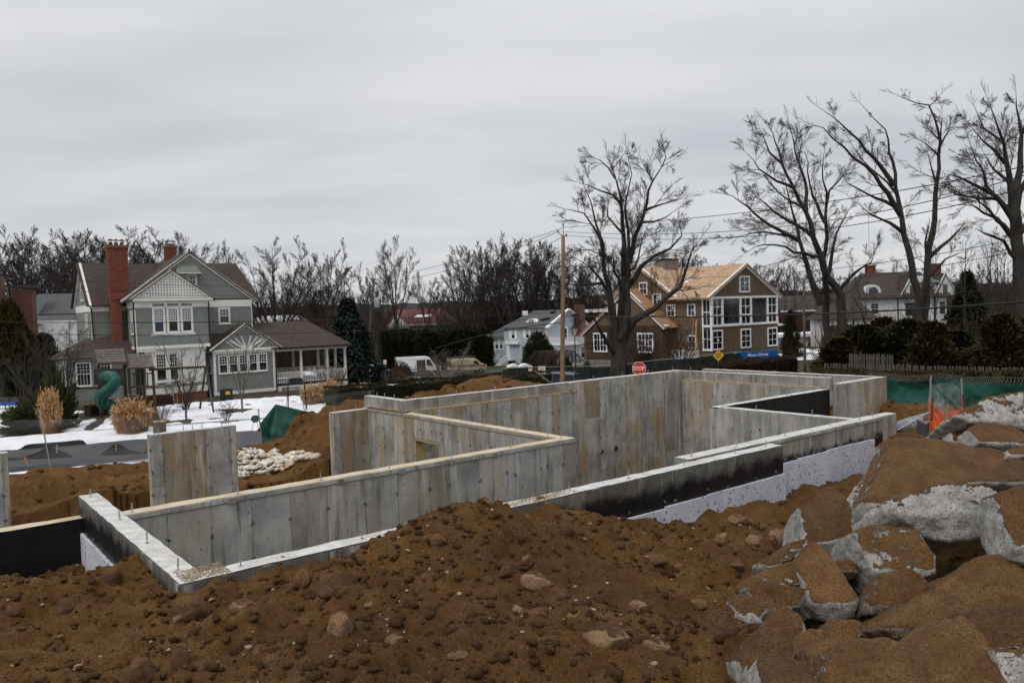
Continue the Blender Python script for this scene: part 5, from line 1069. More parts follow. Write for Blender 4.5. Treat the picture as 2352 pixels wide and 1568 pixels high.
# porch recess, door pilasters, steps
mb = MB(); pbox(mb, fg, -8.3, -6.4, .6, 3.0, 0, .01); mb.build('entry_recess', MAT['wrap_print'], HG)
mb = MB(); pbox(mb, fg, -8.75, -8.15, .6, 3.1, 0, .35); pbox(mb, fg, -8.95, -6.0, 3.0, 3.45, 0, .5); mb.build('entry_surround', MAT['white_fresh'], HG)
mb = MB()
for i in range(6): mb.box(-9.2+.0, -7.2, -1.8-.28*i, -1.5-.28*i, -.3, .55-.14*i)
mb.box(-12.5, -7.0, -1.5, 0, .45, .62); mb.build('front_steps', MAT['white_dim'], HG)
mb = MB(); mb.beam((-9.2, -1.5, 1.5), (-9.2, -3.4, .65), .09, .10); mb.beam((-7.2, -1.5, 1.5), (-7.2, -3.4, .65), .09, .10); mb.beam((-12.6, -1.5, 1.55), (-9.2, -1.5, 1.55), .09, .12); mb.beam((-12.6, -1.5, 1.1), (-9.2, -1.5, 1.1), .05, .5); mb.build('rail', MAT['white_fresh'], HG)
bl_ = MB(); bl_.box(-.03, .03, -.03, .03, 0, .85); blm = bl_.mesh('baluster', MAT['white_fresh'])
for i in range(13): y = -1.6-i*.145; link_mesh('baluster', blm, HG, (-9.2, y, .65-(i*.065))); link_mesh('baluster', blm, HG, (-7.2, y, .65-(i*.065)))
# left lower wing
bodyG(-14.6, -9.6, .6, 6, 0, 4.0); lw = Pl((0, .58, 0), (1, 0, 0)); lap(HG, lw, [(-14.6, 0), (-9.62, 0), (-9.62, 3.9), (-14.6, 3.9)], MAT['blue_grey'], .17)
mb = MB(); pbox(mb, lw, -15.0, -9.6, 3.85, 4.1, 0, .3); pbox(mb, lw, -14.6, -14.5, 0, 3.9, 0, .05); mb.build('trim', MAT['white_fresh'], HG)
roof(HG, [[(-15.2, .1, 4.1), (-9.6, .1, 4.1), (-9.6, 3.6, 5.9), (-12.6, 3.6, 5.9)], [(-15.2, .1, 4.1), (-12.6, 3.6, 5.9), (-15.2, 7, 4.1)]], .1, MAT['shingle_grey'])
for x in (-13.4, -12.35, -11.3): win(HG, lw, x, x+.7, 2.2, 3.6, 3, 3, 0, fw=.12, trim='white_fresh', muntin='white_fresh', mw=.05)
# right side: gable end, lower flat-roofed extension with balustrade, brick chimney
wallpoly(HG, rg, [(0, 0), (8.6, 0), (8.6, ez), (4.6, ez+2.4), (0, ez)], MAT['blue_grey'], .2, 'gable'); lap(HG, rg, [(0, 2.9), (8.6, 2.9), (8.6, ez), (4.6, ez+2.4), (0, ez)], MAT['blue_grey'], .17)
mb = MB(); pbar(mb, rg, (-.4, ez-.1), (4.6, ez+2.62), .3, 0, .5); pbar(mb, rg, (4.6, ez+2.62), (9.4, ez-.1), .3, 0, .498); mb.build('rake_board', MAT['white_fresh'], HG)
mb = MB(); mb.box(-.01, 3.6, .01, 11.5, 0, 2.85); mb.build('wall', MAT['blue_grey'], HG); re = Pl((3.62, 0, 0), (0, 1, 0)); fe = Pl((0, 0, 0), (1, 0, 0))
lap(HG, re, [(0, .2), (11.5, .2), (11.5, 2.8), (0, 2.8)], MAT['blue_grey'], .17); lap(HG, fe, [(0, .2), (3.6, .2), (3.6, 2.8), (0, 2.8)], MAT['blue_grey'], .17)
mb = MB(); mb.box(-.1, 3.85, -.2, 11.7, 2.85, 3.15); mb.box(-.05, 3.7, -.04, 11.6, -.3, .2); mb.build('cornice', MAT['white_fresh'], HG)
wG(fe, 1.2, 2.0, 1.0, 2.5, False); win(HG, re, 3.4, 4.6, .9, 2.5, 4, 3, 0, fw=.2, trim='white_fresh', muntin='white_fresh'); win(HG, rg, 3.2, 4.3, 3.5, 5.3, 1, 1, 0, fw=.2, trim='white_fresh', muntin='white_fresh')
mb = MB(); mb.beam((3.7, -.1, 4.05), (3.7, 11.5, 4.05), .1, .1); mb.beam((0, -.1, 4.05), (3.7, -.1, 4.05), .1, .1); mb.beam((3.7, -.1, 3.25), (3.7, 11.5, 3.25), .06, .06); mb.beam((0, -.1, 3.25), (3.7, -.1, 3.25), .06, .06); mb.build('rail', MAT['white_fresh'], HG)
for i in range(56): link_mesh('baluster', blm, HG, (3.7, -.05+i*.205, 3.2))
for i in range(18): link_mesh('baluster', blm, HG, (.05+i*.205, -.1, 3.2))
brick_stack('chimney', HG, .05, 1.3, 6.0, 7.2, 3.0, 8.8, mat='brick_dark', lim=60)
mb = MB(); mb.box(-8.6, -7.4, 3.2, 3.3, ez+1.9, ez+2.6)
mb.build('white_vent_box', MAT['white_fresh'], HG)
# ================================================================== white house far right
HW = empty('white_house', (48.4, 110, 0), R_(5), 'white clapboard house with dark slate roof, arched dormer and brick chimneys behind the trees', 'house'); H = HW
def bodyW(x0, x1, y0, y1, z0, z1, m='white_dim'): mb = MB(); mb.box(x0, x1, y0, y1, z0, z1); return mb.build('wall', MAT[m], HW)
fwp = Pl((0, 0, 0), (1, 0, 0)); bodyW(.3, 13.2, .02, 9, -.5, 6.1); lap(HW, fwp, [(.3, 0), (13.2, 0), (13.2, 6.1), (.3, 6.1)], MAT['white_dim'], .22)
roof(HW, [[(-.3, -.6, 6.15), (13.8, -.6, 6.15), (11.75, 3.8, 9.8), (3.9, 3.8, 9.85), (1.6, 2.4, 8.9)], [(-.3, -.6, 6.15), (1.6, 2.4, 8.9), (3.9, 3.8, 9.85), (3.9, 6, 9.8), (-.3, 9.6, 6.15)], [(13.8, -.6, 6.15), (11.75, 3.8, 9.8), (13.8, 9.6, 6.15)], [(-.3, 9.6, 6.15), (13.8, 9.6, 6.15), (11.75, 3.8, 9.8), (3.9, 3.8, 9.8)]], .12, MAT['shingle_dark'])
def wW(x0, x1, z0, z1, d=0): win(HW, Pl((0, -d, 0), (1, 0, 0)), x0, x1, z0, z1, 2, 2, 0, fw=.10, trim='white_dim', muntin='white_dim')
for a in ((2.1, 3.1, 3.95, 5.35), (7.1, 8.4, 3.5, 5.35), (12.2, 13.0, 3.6, 5.35), (2.4, 3.6, .4, 2.2), (7.2, 8.6, .5, 2.3), (4.9, 5.7, .6, 2.0)): wW(*a)
mb = MB(); n = 10; mb.prism([Vector((2.55+1.15*math.cos(math.pi*i/n), .2, 7.1+.95*math.sin(math.pi*i/n))) for i in range(n+1)]+[Vector((1.4, .2, 6.3)), Vector((3.7, .2, 6.3))], (0, 2.2, 0)); dm = mb.build('arched_dormer', MAT['white_dim'], HW)
mb = MB(); mb.prism([Vector((2.55+.7*math.cos(math.pi*i/n), .17, 7.1+.62*math.sin(math.pi*i/n))) for i in range(n+1)]+[Vector((1.85, .17, 6.5)), Vector((3.25, .17, 6.5))], (0, .02, 0)); mb.build('pane', MAT['glass'], dm)
for cx, hw, zt in ((8.1, 1.6, 9.0), (13.0, 1.5, 9.1)):
    q = Pl((0, -.1, 0), (1, 0, 0)); g = wallpoly(HW, q, [(cx-hw, 6.3), (cx+hw, 6.3), (cx, zt)], MAT['white_dim'], .2, 'dormer_gable'); m = MB(); pbar(m, q, (cx-hw-.2, 6.2), (cx, zt+.15), .22, 0, .15); pbar(m, q, (cx, zt+.15), (cx+hw+.2, 6.2), .22, 0, .148); m.build('rake_board', MAT['white_fresh'], g)
    m = MB(); pbox(m, q, cx-.35, cx+.35, 6.6, 7.8, .01, .04); m.build('pane', MAT['glass'], g); roof(HW, [[(cx-hw-.2, -.3, 6.2), (cx, -.3, zt+.25), (cx, 3.6, zt+.25), (cx-hw-.2, 1.0, 6.4)], [(cx+hw+.2, -.3, 6.2), (cx, -.3, zt+.25), (cx, 3.6, zt+.25), (cx+hw+.2, 1.0, 6.4)]], .1, MAT['shingle_dark'])
mb = MB(); mb.box(9.4, 12.0, .3, 2.6, 6.4, 8.1); mb.build('shed_dormer', MAT['white_dim'], HW); mb = MB(); mb.hexa([(9.1, 0, 8.1), (12.3, 0, 8.1), (12.3, 3.4, 9.2), (9.1, 3.4, 9.2), (9.1, 0, 8.2), (12.3, 0, 8.2), (12.3, 3.4, 9.3), (9.1, 3.4, 9.3)]); mb.build('metal_roof', MAT['steel'], HW)
m = MB(); m.box(10.4, 11.4, .26, .3, 6.7, 7.7); m.build('pane', MAT['glass'], HW)
brick_stack('chimney', HW, 3.75, 4.9, 3.6, 4.5, 9.0, 10.8, lim=90); brick_stack('chimney', HW, 12.75, 14.0, 2.2, 3.3, 7.6, 10.7, mat='brick', lim=90)
mb = MB(); mb.box(3.6, 5.05, 3.5, 4.6, 10.75, 10.95); mb.box(12.6, 14.15, 2.1, 3.4, 10.65, 10.85); mb.build('chimney_cap', MAT['mortar'], HW, kind='stuff')
mb = MB()
for a, b in (((6.0, -.08, 6.1), (6.0, -.08, 0)), ((11.5, -.08, 6.1), (11.5, -.08, 0)), ((-.3, -.65, 6.1), (13.8, -.65, 6.1))): mb.beam(a, b, .12, .12)
mb.build('gutter', MAT['gutter'], HW)
# lower wing and white arcade left of it
W2 = empty('white_outbuilding', tuple(pix(1945, 800, 100).xy)+(0,), R_(3), 'low white building with mossy brown hip roof left of the white house', 'building')
mb = MB(); mb.box(-2.5, 3.5, 0, 5, -1, 3.6); mb.build('wall', MAT['white_dim'], W2)
q = Pl((0, 0, 0), (1, 0, 0))
for x in (-2.1, -.3, 1.7): win(W2, q, x, x+1.2, .5, 2.9, 2, 2, None, fw=.15, trim='white_fresh', muntin='white_fresh')
roof(W2, [[(-3, -.4, 3.6), (4, -.4, 3.6), (2.6, 2.5, 6.2), (-1, 2.5, 6.2)], [(-3, -.4, 3.6), (-1, 2.5, 6.2), (-3, 5.4, 3.6)], [(4, -.4, 3.6), (2.6, 2.5, 6.2), (4, 5.4, 3.6)]], .12, MAT['shingle_dark'])
W3 = empty('white_arcade', tuple(pix(1820, 800, 105).xy)+(0,), R_(3), 'low white arcaded building with snow on its roof beside the house under construction', 'building')
mb = MB(); mb.box(-1.5, 7.5, .3, 5, -1.5, 1.3); mb.build('wall', MAT['white_dim'], W3); mb = MB(); mb.box(-1.8, 7.8, -.2, 5.3, 1.3, 1.75); mb.build('snow_roof', MAT['snow'], W3)
for i in range(5):
    m = MB(); n = 8; cx = -.7+i*1.75; m.prism([Vector((cx+.6*math.cos(math.pi*j/n), .28, .1+.55*math.sin(math.pi*j/n))) for j in range(n+1)]+[Vector((cx-.6, .28, -1.5)), Vector((cx+.6, .28, -1.5))], (0, .01, 0)); m.build('arch_opening', MAT['glass'], W3)
# ================================================================== small distant houses
def cottage(label, u, v, D, rz, w, d, h, rh, roofm, wallm, wins=(), name='cottage', snow=None):
    p = pix(u, v, D); o = empty(name, p, R_(rz), label, 'house'); mb = MB(); mb.box(0, w, 0, d, -4, h); mb.build('wall', MAT[wallm], o)
    roof(o, [[(-.3, -.4, h), (w+.3, -.4, h), (w*.82, d/2, h+rh), (w*.05, d/2, h+rh)], [(-.3, d+.4, h), (w+.3, d+.4, h), (w*.82, d/2, h+rh), (w*.05, d/2, h+rh)], [(w+.3, -.4, h), (w*.82, d/2, h+rh), (w+.3, d+.4, h)], [(-.3, -.4, h), (w*.05, d/2, h+rh), (-.3, d+.4, h)]], .15, MAT[roofm])
    q = Pl((0, 0, 0), (1, 0, 0))
    for x0, x1, z0, z1 in wins: win(o, q, x0, x1, z0, z1, 2, 2, 0, fw=.12, trim='white_fresh', muntin='white_fresh', sill=False)
    mb = MB(); pbox(mb, q, -.3, w+.3, h-.25, h, .3, .42); mb.build('fascia', MAT['white_fresh'], o)
    if snow: mb = MB(); mb.prism([Vector(s) for s in snow], (0, 0, .12)); mb.build('snow', MAT['snow'], o)
    return o
rh = cottage('small grey cottage with a red metal roof in the distance', 895, 775, 150, -6, 11.5, 9, 2.4, 2.9, 'red_roof', 'blue_grey', [(1, 1.8, -.2, 1.4), (3, 3.8, -.2, 1.4), (5, 5.9, -.2, 1.4)], snow=[(4.5, 1.8, 3.62), (7.5, 1.8, 3.62), (8, 2.4, 4.02), (5, 2.4, 4.02)])
q = Pl((0, -.6, 0), (1, 0, 0)); g = wallpoly(rh, q, [(-.4, 1.6), (4.4, 1.6), (1.6, 4.3)], MAT['white_fresh'], .3, 'gable'); m = MB(); m.prism([q.p(x, z, .01) for x, z in ((.3, 1.8), (3.2, 1.8), (1.6, 3.6))], q.n*.03); m.build('gable_face', MAT['blue_grey'], g)
cottage('grey shingled neighbour house mostly hidden behind bare shrubs at the far left', 60, 800, 88, 20, 11, 9, 3.0, 3.2, 'shingle_grey', 'white_dim', [(2, 3, .5, 2), (6, 7, .5, 2)])
n2 = empty('brick_neighbour_house', pix(85, 760, 80), R_(15), 'neighbouring house at the far left with a tall red brick chimney', 'house'); brick_stack('chimney', n2, -2.0, -.3, 0, 1.4, -4, 4.2, mat='brick_dark', lim=140); mb = MB(); mb.box(-2.35, .15, -.15, 1.55, 4.4, 4.7); mb.build('cap', MAT['gutter'], n2); mb = MB(); mb.box(.2, 5, 1, 5, -4, .8); mb.build('wall', MAT['white_dim'], n2)
roof(n2, [[(0, .6, 1.7), (4.2, .6, 1.7), (3.9, 3, 3.3), (0.3, 3, 3.3)]], .15, MAT['shingle_grey'])
n3 = empty('brick_neighbour_house', pix(-6, 760, 78), R_(15), 'neighbouring house cut by the left edge, only its brick chimney shows', 'house'); brick_stack('chimney', n3, -1.5, .5, 0, 1.2, -4, 5.4, mat='brick_dark', lim=60)
brk = cottage('dark red brick house behind the tree trunks right of the house under construction', 1795, 722, 128, 4, 9, 8, .6, 2.4, 'shingle_dark', 'brick_dark', name='brick_house')
cottage('snow-roofed house behind the porch of the sage green house', 580, 745, 105, 10, 7, 6, .2, .9, 'snow', 'white_dim')
# ------------------------------------------------------------------ trees
class Tree:
    """tapered limbs with recursive side shoots, gathered as arrays"""
    def __init__(s, seed): s.V = []; s.F = []; s.n = 0; s.r = random.Random(seed)
    def tube(s, P, R, sides):
        P = np.asarray(P, float); k = len(P)
        T = np.empty_like(P); T[1:-1] = P[2:]-P[:-2]; T[0] = P[1]-P[0]; T[-1] = P[-1]-P[-2]; T /= np.linalg.norm(T, axis=1)[:, None]+1e-9
        h = np.array([0.31, 0.95, 0.05]) if abs(T[0, 1]) < .8 else np.array([.95, .05, .31])
        A = np.cross(T, h); A /= np.linalg.norm(A, axis=1)[:, None]+1e-9; B = np.cross(T, A)
        t = np.arange(sides)*2*math.pi/sides
        V = P[:, None]+(A[:, None]*np.cos(t)[None, :, None]+B[:, None]*np.sin(t)[None, :, None])*np.asarray(R)[:, None, None]
        s.V.append(V.reshape(-1, 3)); i = np.arange(k-1)[:, None]*sides; j = np.arange(sides)[None]; j2 = (j+1) % sides
        s.F.append(np.stack([i+j, i+j2, i+sides+j2, i+sides+j], 2).reshape(-1, 4)+s.n); s.n += k*sides
    def path(s, p, d, L, k, wob, lift):
        """a wandering shoot bending towards the light"""
        r = s.r; P = [np.array(p)]; d = np.array(d)/np.linalg.norm(d); st_ = L/k
        for i in range(k):
            d = d+np.array([r.gauss(0, wob), r.gauss(0, wob), r.gauss(0, wob)+lift]); d /= np.linalg.norm(d); P.append(P[-1]+d*st_)
        return P
    def shoots(s, P, R, level, L, n, ang=(.55, 1.0), t0=.25, wob=.16, lift=.06, sides=(5, 4, 3, 3), rmin=.010, kids=(7, 5, 4), shrink=.52):
        r = s.r; P = [np.array(p) for p in P]; k = len(P)
        for i in range(n):
            t = t0+(1-t0)*((i+r.random())/n); f = t*(k-1); a = min(int(f), k-2); w = f-a
            p = P[a]*(1-w)+P[a+1]*w; d = P[a+1]-P[a]; d = d/(np.linalg.norm(d)+1e-9)
            q = np.array([r.gauss(0, 1), r.gauss(0, 1), r.gauss(0, .8)]); q -= d*q.dot(d); q /= np.linalg.norm(q)+1e-9
            g = r.uniform(*ang); d2 = d*math.cos(g)+q*math.sin(g); Rl = R[a]*(1-w)+R[a+1]*w
            l = L*(1.2-.8*t)*r.uniform(.65, 1.2); rr_ = max(rmin, min(Rl*.62, l*.012))
            s.limb(p, d2, l, rr_, level, wob, lift, sides, rmin, kids, shrink)
        return s
    def limb(s, p, d, l, rr_, level, wob, lift, sides, rmin, kids, shrink):
        k = 5 if level == 0 else (4 if level == 1 else 2)
        if level >= 2: rmin = rmin*.55; rr_ = min(rr_, rmin*1.5)
        P = s.path(p, d, l, k, wob, lift); R = [max(rmin*.6, rr_*(1-.75*i/k)) for i in range(k+1)]
        s.tube(P, R, sides[min(level, len(sides)-1)])
        if level < len(kids):
            s.shoots(P, R, level+1, l*shrink, kids[level], (.3, .68), .1, wob*1.05, lift*.8, sides, rmin, kids, shrink)
    def mesh(s, name, mat): return np_mesh(name, np.concatenate(s.V), np.concatenate(s.F), mat, True)
def vase_tree(seed, h, stems=4, spread=.32, tr=.3, kids=(6, 5, 4), rmin=.012, fork=.18, crown=.30, trunk_lean=0, wob=.06, nsh=9, mat='bark_far', lift=.05):
    T = Tree(seed); r = T.r; fz = h*fork; P = T.path((0, 0, -1.0), (trunk_lean, 0, 1), fz+1.0, 4, .04, .05); T.tube(P, [tr*1.15, tr, tr*.92, tr*.86, tr*.8], 7)
    top = P[-1]
    for i in range(stems):
        a = 2*math.pi*(i+r.uniform(-.3, .3))/stems; sp = spread*r.uniform(.5, 1.25); L = (h-fz)*r.uniform(.82, 1.0)
        Q = T.path(top-np.array([0, 0, r.uniform(0, fz*.3)]), (math.cos(a)*sp, math.sin(a)*sp, 1), L*.98, 9, wob*.55, .035)
        R = [max(.02, tr*.62*(1-.93*(j/9)**.85)) for j in range(10)]; T.tube(Q, R, 5)
        T.shoots(Q, R, 0, h*crown, nsh, (.4, .85), .12, wob, lift, rmin=rmin, kids=kids, shrink=.58)
    return T.mesh('tree', MAT[mat])
protoA = [vase_tree(i*7+3, 17, stems=st_, spread=sp, tr=.30, fork=fk, nsh=ns, kids=(7, 6, 5), rmin=.024, crown=cr) for i, (st_, sp, fk, ns, cr) in enumerate([(5, .50, .16, 8, .30), (4, .36, .3, 8, .26), (6, .62, .14, 7, .28), (4, .42, .38, 8, .28), (5, .34, .22, 8, .24), (9, .85, .20, 9, .27)])]
protoT = [vase_tree(90+i, 14, stems=2, spread=.14, tr=.16, fork=.45, nsh=8, kids=(4, 4), rmin=.014, crown=.22) for i in range(3)]
rt = random.Random(4)
ORD = ['first', 'second', 'third', 'fourth', 'fifth', 'sixth', 'seventh', 'eighth', 'ninth', 'tenth', 'eleventh', 'twelfth', 'thirteenth', 'fourteenth', 'fifteenth']
def row(L, lab, grp, protos=None, **k):
    us = sorted(q[0] for q in L)
    for u, v, D, k_, w in L: tree_at((protos or protoA)[k_], u, D, v, '%s, %s from the left' % (lab, ORD[us.index(u)]), grp, wide=w, **k)
def tree_at(me, u, D, vtop, label, group, name='bare_tree', h0=17.0, cat='tree', base=None, wide=1.0):
    p = pix(u, 700, D); gz = float(far_z(p.x, p.y)) if base is None else base; zt = pix(u, vtop, D).z; s = (zt-gz)/h0
    o = link_mesh(name, me, None, (p.x, p.y, gz-.1), (0, 0, rt.uniform(0, 6.28)), (s*wide, s*wide, s)); return tag(o, label, cat, group)
# tall trees standing behind the houses: (u, top, depth, prototype, width)
G1_ = 'tall bare trees behind the sage green house'; lab1 = 'bare tree in the row behind the sage green house'
row([(12, 515, 112, 2, 1), (55, 512, 118, 1, 1.1), (100, 524, 110, 4, 1.1), (140, 530, 120, 0, 1), (178, 520, 112, 1, 1.2), (215, 535, 122, 3, 1), (262, 518, 115, 0, .9), (300, 514, 118, 1, 1.2), (338, 530, 110, 4, 1.2), (378, 535, 120, 3, 1), (432, 542, 112, 0, .8), (-25, 520, 110, 0, 1), (460, 560, 126, 1, 1), (120, 545, 100, 3, .9), (240, 548, 104, 4, 1)], lab1, G1_)
for i_, (u, v, D, k_, w, lab) in enumerate([(633, 530, 98, 5, .95, 'broad round-crowned bare tree rising behind the porch roof'), (738, 540, 102, 5, .75, 'second round-crowned bare tree, right of the broadest one behind the porch'), (523, 560, 130, 3, .5, 'thin sparse tree top between the gable and the broad round tree'),
    (910, 553, 118, 3, .75, 'open-crowned tree with a forked trunk above the red-roofed cottage'), (862, 600, 112, 1, .8, 'smaller bare tree leaning over the transformer pole'), (800, 610, 120, 0, .9, 'low spreading bare tree behind the spruce'), (985, 628, 140, 3, .7, 'slender tree against the sky left of centre'), (1015, 640, 135, 1, .8, 'dark slender tree beside the pale blue house wood')]): tree_at(protoA[k_], u, D, v, lab, None, wide=w)
G2_ = 'bare trees behind the pale blue house'; lab2 = 'bare tree in the clump behind the pale blue house'
row([(1060, 560, 140, 1, .9), (1085, 545, 135, 0, .8), (1118, 540, 138, 4, 1), (1150, 548, 142, 1, 1), (1178, 532, 134, 0, .9), (1210, 536, 140, 4, 1.1), (1240, 545, 136, 1, 1), (1270, 552, 142, 3, 1), (1300, 560, 138, 0, .9), (1330, 575, 140, 4, 1), (1135, 565, 146, 3, .9), (1225, 560, 148, 0, .9)], lab2, G2_)
G3_ = 'bare trees behind the house under construction'; lab3 = 'bare tree top over the cedar roofs'
row([(1385, 580, 135, 0, 1), (1440, 585, 140, 1, 1), (1490, 560, 130, 2, .9), (1535, 548, 128, 0, .9), (1590, 570, 132, 4, 1.1), (1645, 592, 140, 0, 1), (1690, 596, 145, 2, 1), (1735, 600, 140, 4, 1.1), (1780, 605, 138, 0, 1), (1830, 590, 142, 1, 1), (1660, 610, 150, 3, 1)], lab3, G3_)
G4_ = 'slim bare trees around the white house'; lab4 = 'slim bare tree around the white house'
row([(1990, 600, 75, 0, .9), (2150, 560, 70, 1, .9), (2225, 520, 62, 0, 1), (2262, 480, 58, 2, 1), (2300, 500, 60, 1, .9), (2200, 600, 85, 2, 1), (2085, 640, 95, 1, 1), (1955, 640, 95, 2, 1), (2320, 560, 75, 0, 1)], lab4, G4_, protoT, h0=14)
# ---- the big trees in front, limb by limb as they stand
def z4d(x, y): return (2200+x/1.65)/1.7415, (550+y/1.65)/1.7415
def z6d(x, y): return (2872+x/1.845)/1.7415, (350+y/1.845)/1.7415
def big_tree(name, label, conv, D, limbs, seed, kids=(5, 5, 4), shoot=2.6, per=1.05, rmin=.013, mat='bark', wob=.075, lift=.015):
    T = Tree(seed); r = T.r; b = pix(*conv(*limbs[0][0][0]), D); base = Vector((b.x, b.y, 0)); base.z = float(far_z(b.x, b.y))
    for pts, r0, r1, dy0, dy1, ns in limbs:
        P = []; m = len(pts)
        for i, (x, y) in enumerate(pts):
            u, v = conv(x, y); t = i/(m-1); q = pix(u, v, D+dy0+(dy1-dy0)*t); P.append(np.array([q.x-base.x, q.y-base.y, q.z-base.z]))
        if pts is limbs[0][0]: P[0][2] = min(P[0][2], -.3)
        # refine into a slightly wandering line
        Q = [P[0]]
        for a, c in zip(P, P[1:]):
            L = np.linalg.norm(c-a); k = max(1, int(L/.9))
            for j in range(1, k+1): q = a+(c-a)*j/k; Q.append(q+(np.array([r.gauss(0, 1), r.gauss(0, 1), r.gauss(0, 1)])*.045*min(L, 2) if j < k else 0))
        r1 = min(r1, .016) if ns and r1 < .065 else r1; R = [r0+(r1-r0)*(i/(len(Q)-1))**.85 for i in range(len(Q))]; T.tube(Q, R, 8 if r0 > .15 else 5)
        L = sum(np.linalg.norm(b_-a_) for a_, b_ in zip(Q, Q[1:]))
        if ns: T.shoots(Q, R, 0, shoot*min(1, L/4+.4), max(3, int(L*per*ns)), (.5, 1.05), .22 if L > 3 else .1, wob, lift, rmin=rmin, kids=kids, shrink=.60); d = Q[-1]-Q[-2]; T.limb(Q[-1], d, shoot*.5, r1, 1, wob*.7, lift, (4, 4, 3, 3), rmin, kids, .6)
    root = empty(name, base, 0, label, 'tree'); o = link_mesh('branches', T.mesh('branches', MAT[mat]), root); return root
big_tree('bare_tree', 'huge bare tree with many upright stems in front of the house under construction', z4d, 62, [
    ([(455, 1580), (455, 1505), (458, 1380), (465, 1290)], .78, .58, 0, 0, 0), ([(452, 1400), (425, 1230), (405, 1130), (395, 1050), (362, 900), (350, 700), (300, 560), (272, 430), (225, 320)], .42, .05, 0, -1.5, 1), ([(468, 1310), (478, 1050), (486, 850), (490, 700), (477, 560), (463, 380), (428, 250), (385, 150)], .45, .05, 0, .5, 1),
    ([(478, 1150), (508, 850), (560, 650), (603, 560), (640, 430), (680, 285), (740, 190), (800, 155)], .36, .05, 0, 1.5, 1), ([(462, 1330), (505, 1250), (520, 900), (520, 700), (500, 520), (520, 330), (540, 240), (512, 120)], .30, .04, -.5, -1.5, 1), ([(500, 1000), (600, 850), (700, 775), (790, 735), (870, 650), (860, 600)], .26, .04, 0, -2, 1),
    ([(485, 1330), (520, 1255), (565, 1195), (690, 1130), (760, 1062), (860, 985), (895, 880), (935, 750), (985, 680)], .40, .06, 0, -2.5, 1), ([(440, 1440), (400, 1390), (340, 1290), (290, 1190), (205, 1150)], .26, .06, 0, -2.5, .9), ([(392, 1040), (330, 930), (260, 850), (170, 795)], .16, .04, 0, -2, 1), ([(350, 760), (300, 610), (225, 500), (150, 480), (90, 470)], .15, .03, 0, 2, 1),
    ([(603, 560), (690, 555), (760, 530), (840, 470)], .13, .03, .5, 2, 1), ([(625, 480), (740, 440), (875, 405)], .13, .03, .5, 0, 1), ([(470, 440), (420, 380), (330, 350), (200, 300)], .13, .03, 0, 2, 1), ([(430, 270), (385, 200), (330, 150), (300, 140)], .09, .03, 0, 1, .8), ([(680, 290), (640, 220), (600, 140)], .08, .03, 1, 1, .8), ([(740, 190), (765, 130), (755, 90)], .06, .02, 1, 1, .8),
    ([(488, 640), (440, 590), (380, 520), (390, 400)], .14, .03, 0, 3, 1), ([(840, 1000), (880, 1010), (950, 1000)], .10, .03, -2, -3, .8), ([(350, 960), (240, 970), (110, 965), (60, 990)], .14, .03, 0, -3, .8), ([(470, 1010), (420, 800), (260, 740), (180, 740)], .15, .03, 0, -3, .9), ([(480, 900), (560, 860), (620, 640), (640, 590)], .12, .03, 0, 3, .8)], 5, kids=(7, 6, 5), per=1.05, rmin=.015, shoot=3.0)
big_tree('bare_tree', 'large spreading bare tree with a leaning trunk right of the house under construction', z6d, 76, [
    ([(925, 1900), (915, 1700), (905, 1530), (780, 1330), (700, 1100), (650, 920), (560, 740), (470, 560), (420, 400), (355, 270)], .62, .05, 0, 0, 1), ([(800, 1900), (800, 1568), (792, 1200), (795, 1000), (800, 860), (770, 600), (790, 440)], .42, .05, 2, 1, 1), ([(760, 1600), (650, 1285), (600, 1130), (565, 970), (520, 800), (490, 640)], .34, .05, 0, -2, 1),
    ([(600, 1130), (450, 1050), (330, 980), (220, 880), (105, 800), (40, 785)], .22, .03, 0, -2, 1), ([(745, 1245), (640, 1220), (500, 1175), (330, 1160), (200, 1225)], .20, .03, 0, -3, .8), ([(700, 1100), (560, 1005), (400, 905), (250, 760)], .22, .03, 0, 2, 1), ([(650, 920), (645, 700), (570, 480), (522, 260)], .22, .03, 0, 2, 1), ([(800, 860), (822, 760), (900, 680), (950, 600)], .16, .03, 1, 2, 1), ([(792, 1000), (700, 800), (660, 620), (640, 480)], .20, .03, 1, 1, 1),
    ([(560, 740), (430, 690), (300, 600), (205, 480)], .17, .03, 0, -2, 1), ([(820, 1370), (860, 1130), (930, 965), (975, 880)], .22, .06, 1, 1, 1), ([(905, 1480), (1000, 1375), (1130, 1290), (1170, 1180)], .20, .05, 0, -1, 1), ([(470, 560), (380, 480), (330, 350), (300, 290)], .13, .03, 0, 2, 1), ([(590, 560), (620, 400), (600, 280)], .10, .03, 0, 0, .8), ([(560, 1100), (430, 1080), (250, 1075), (60, 1110)], .15, .03, 0, 2, .8), ([(640, 900), (450, 780), (330, 640), (220, 620)], .13, .03, 0, -2, .8)], 8, kids=(7, 6, 5), per=1.0, shoot=3.3, rmin=.016)
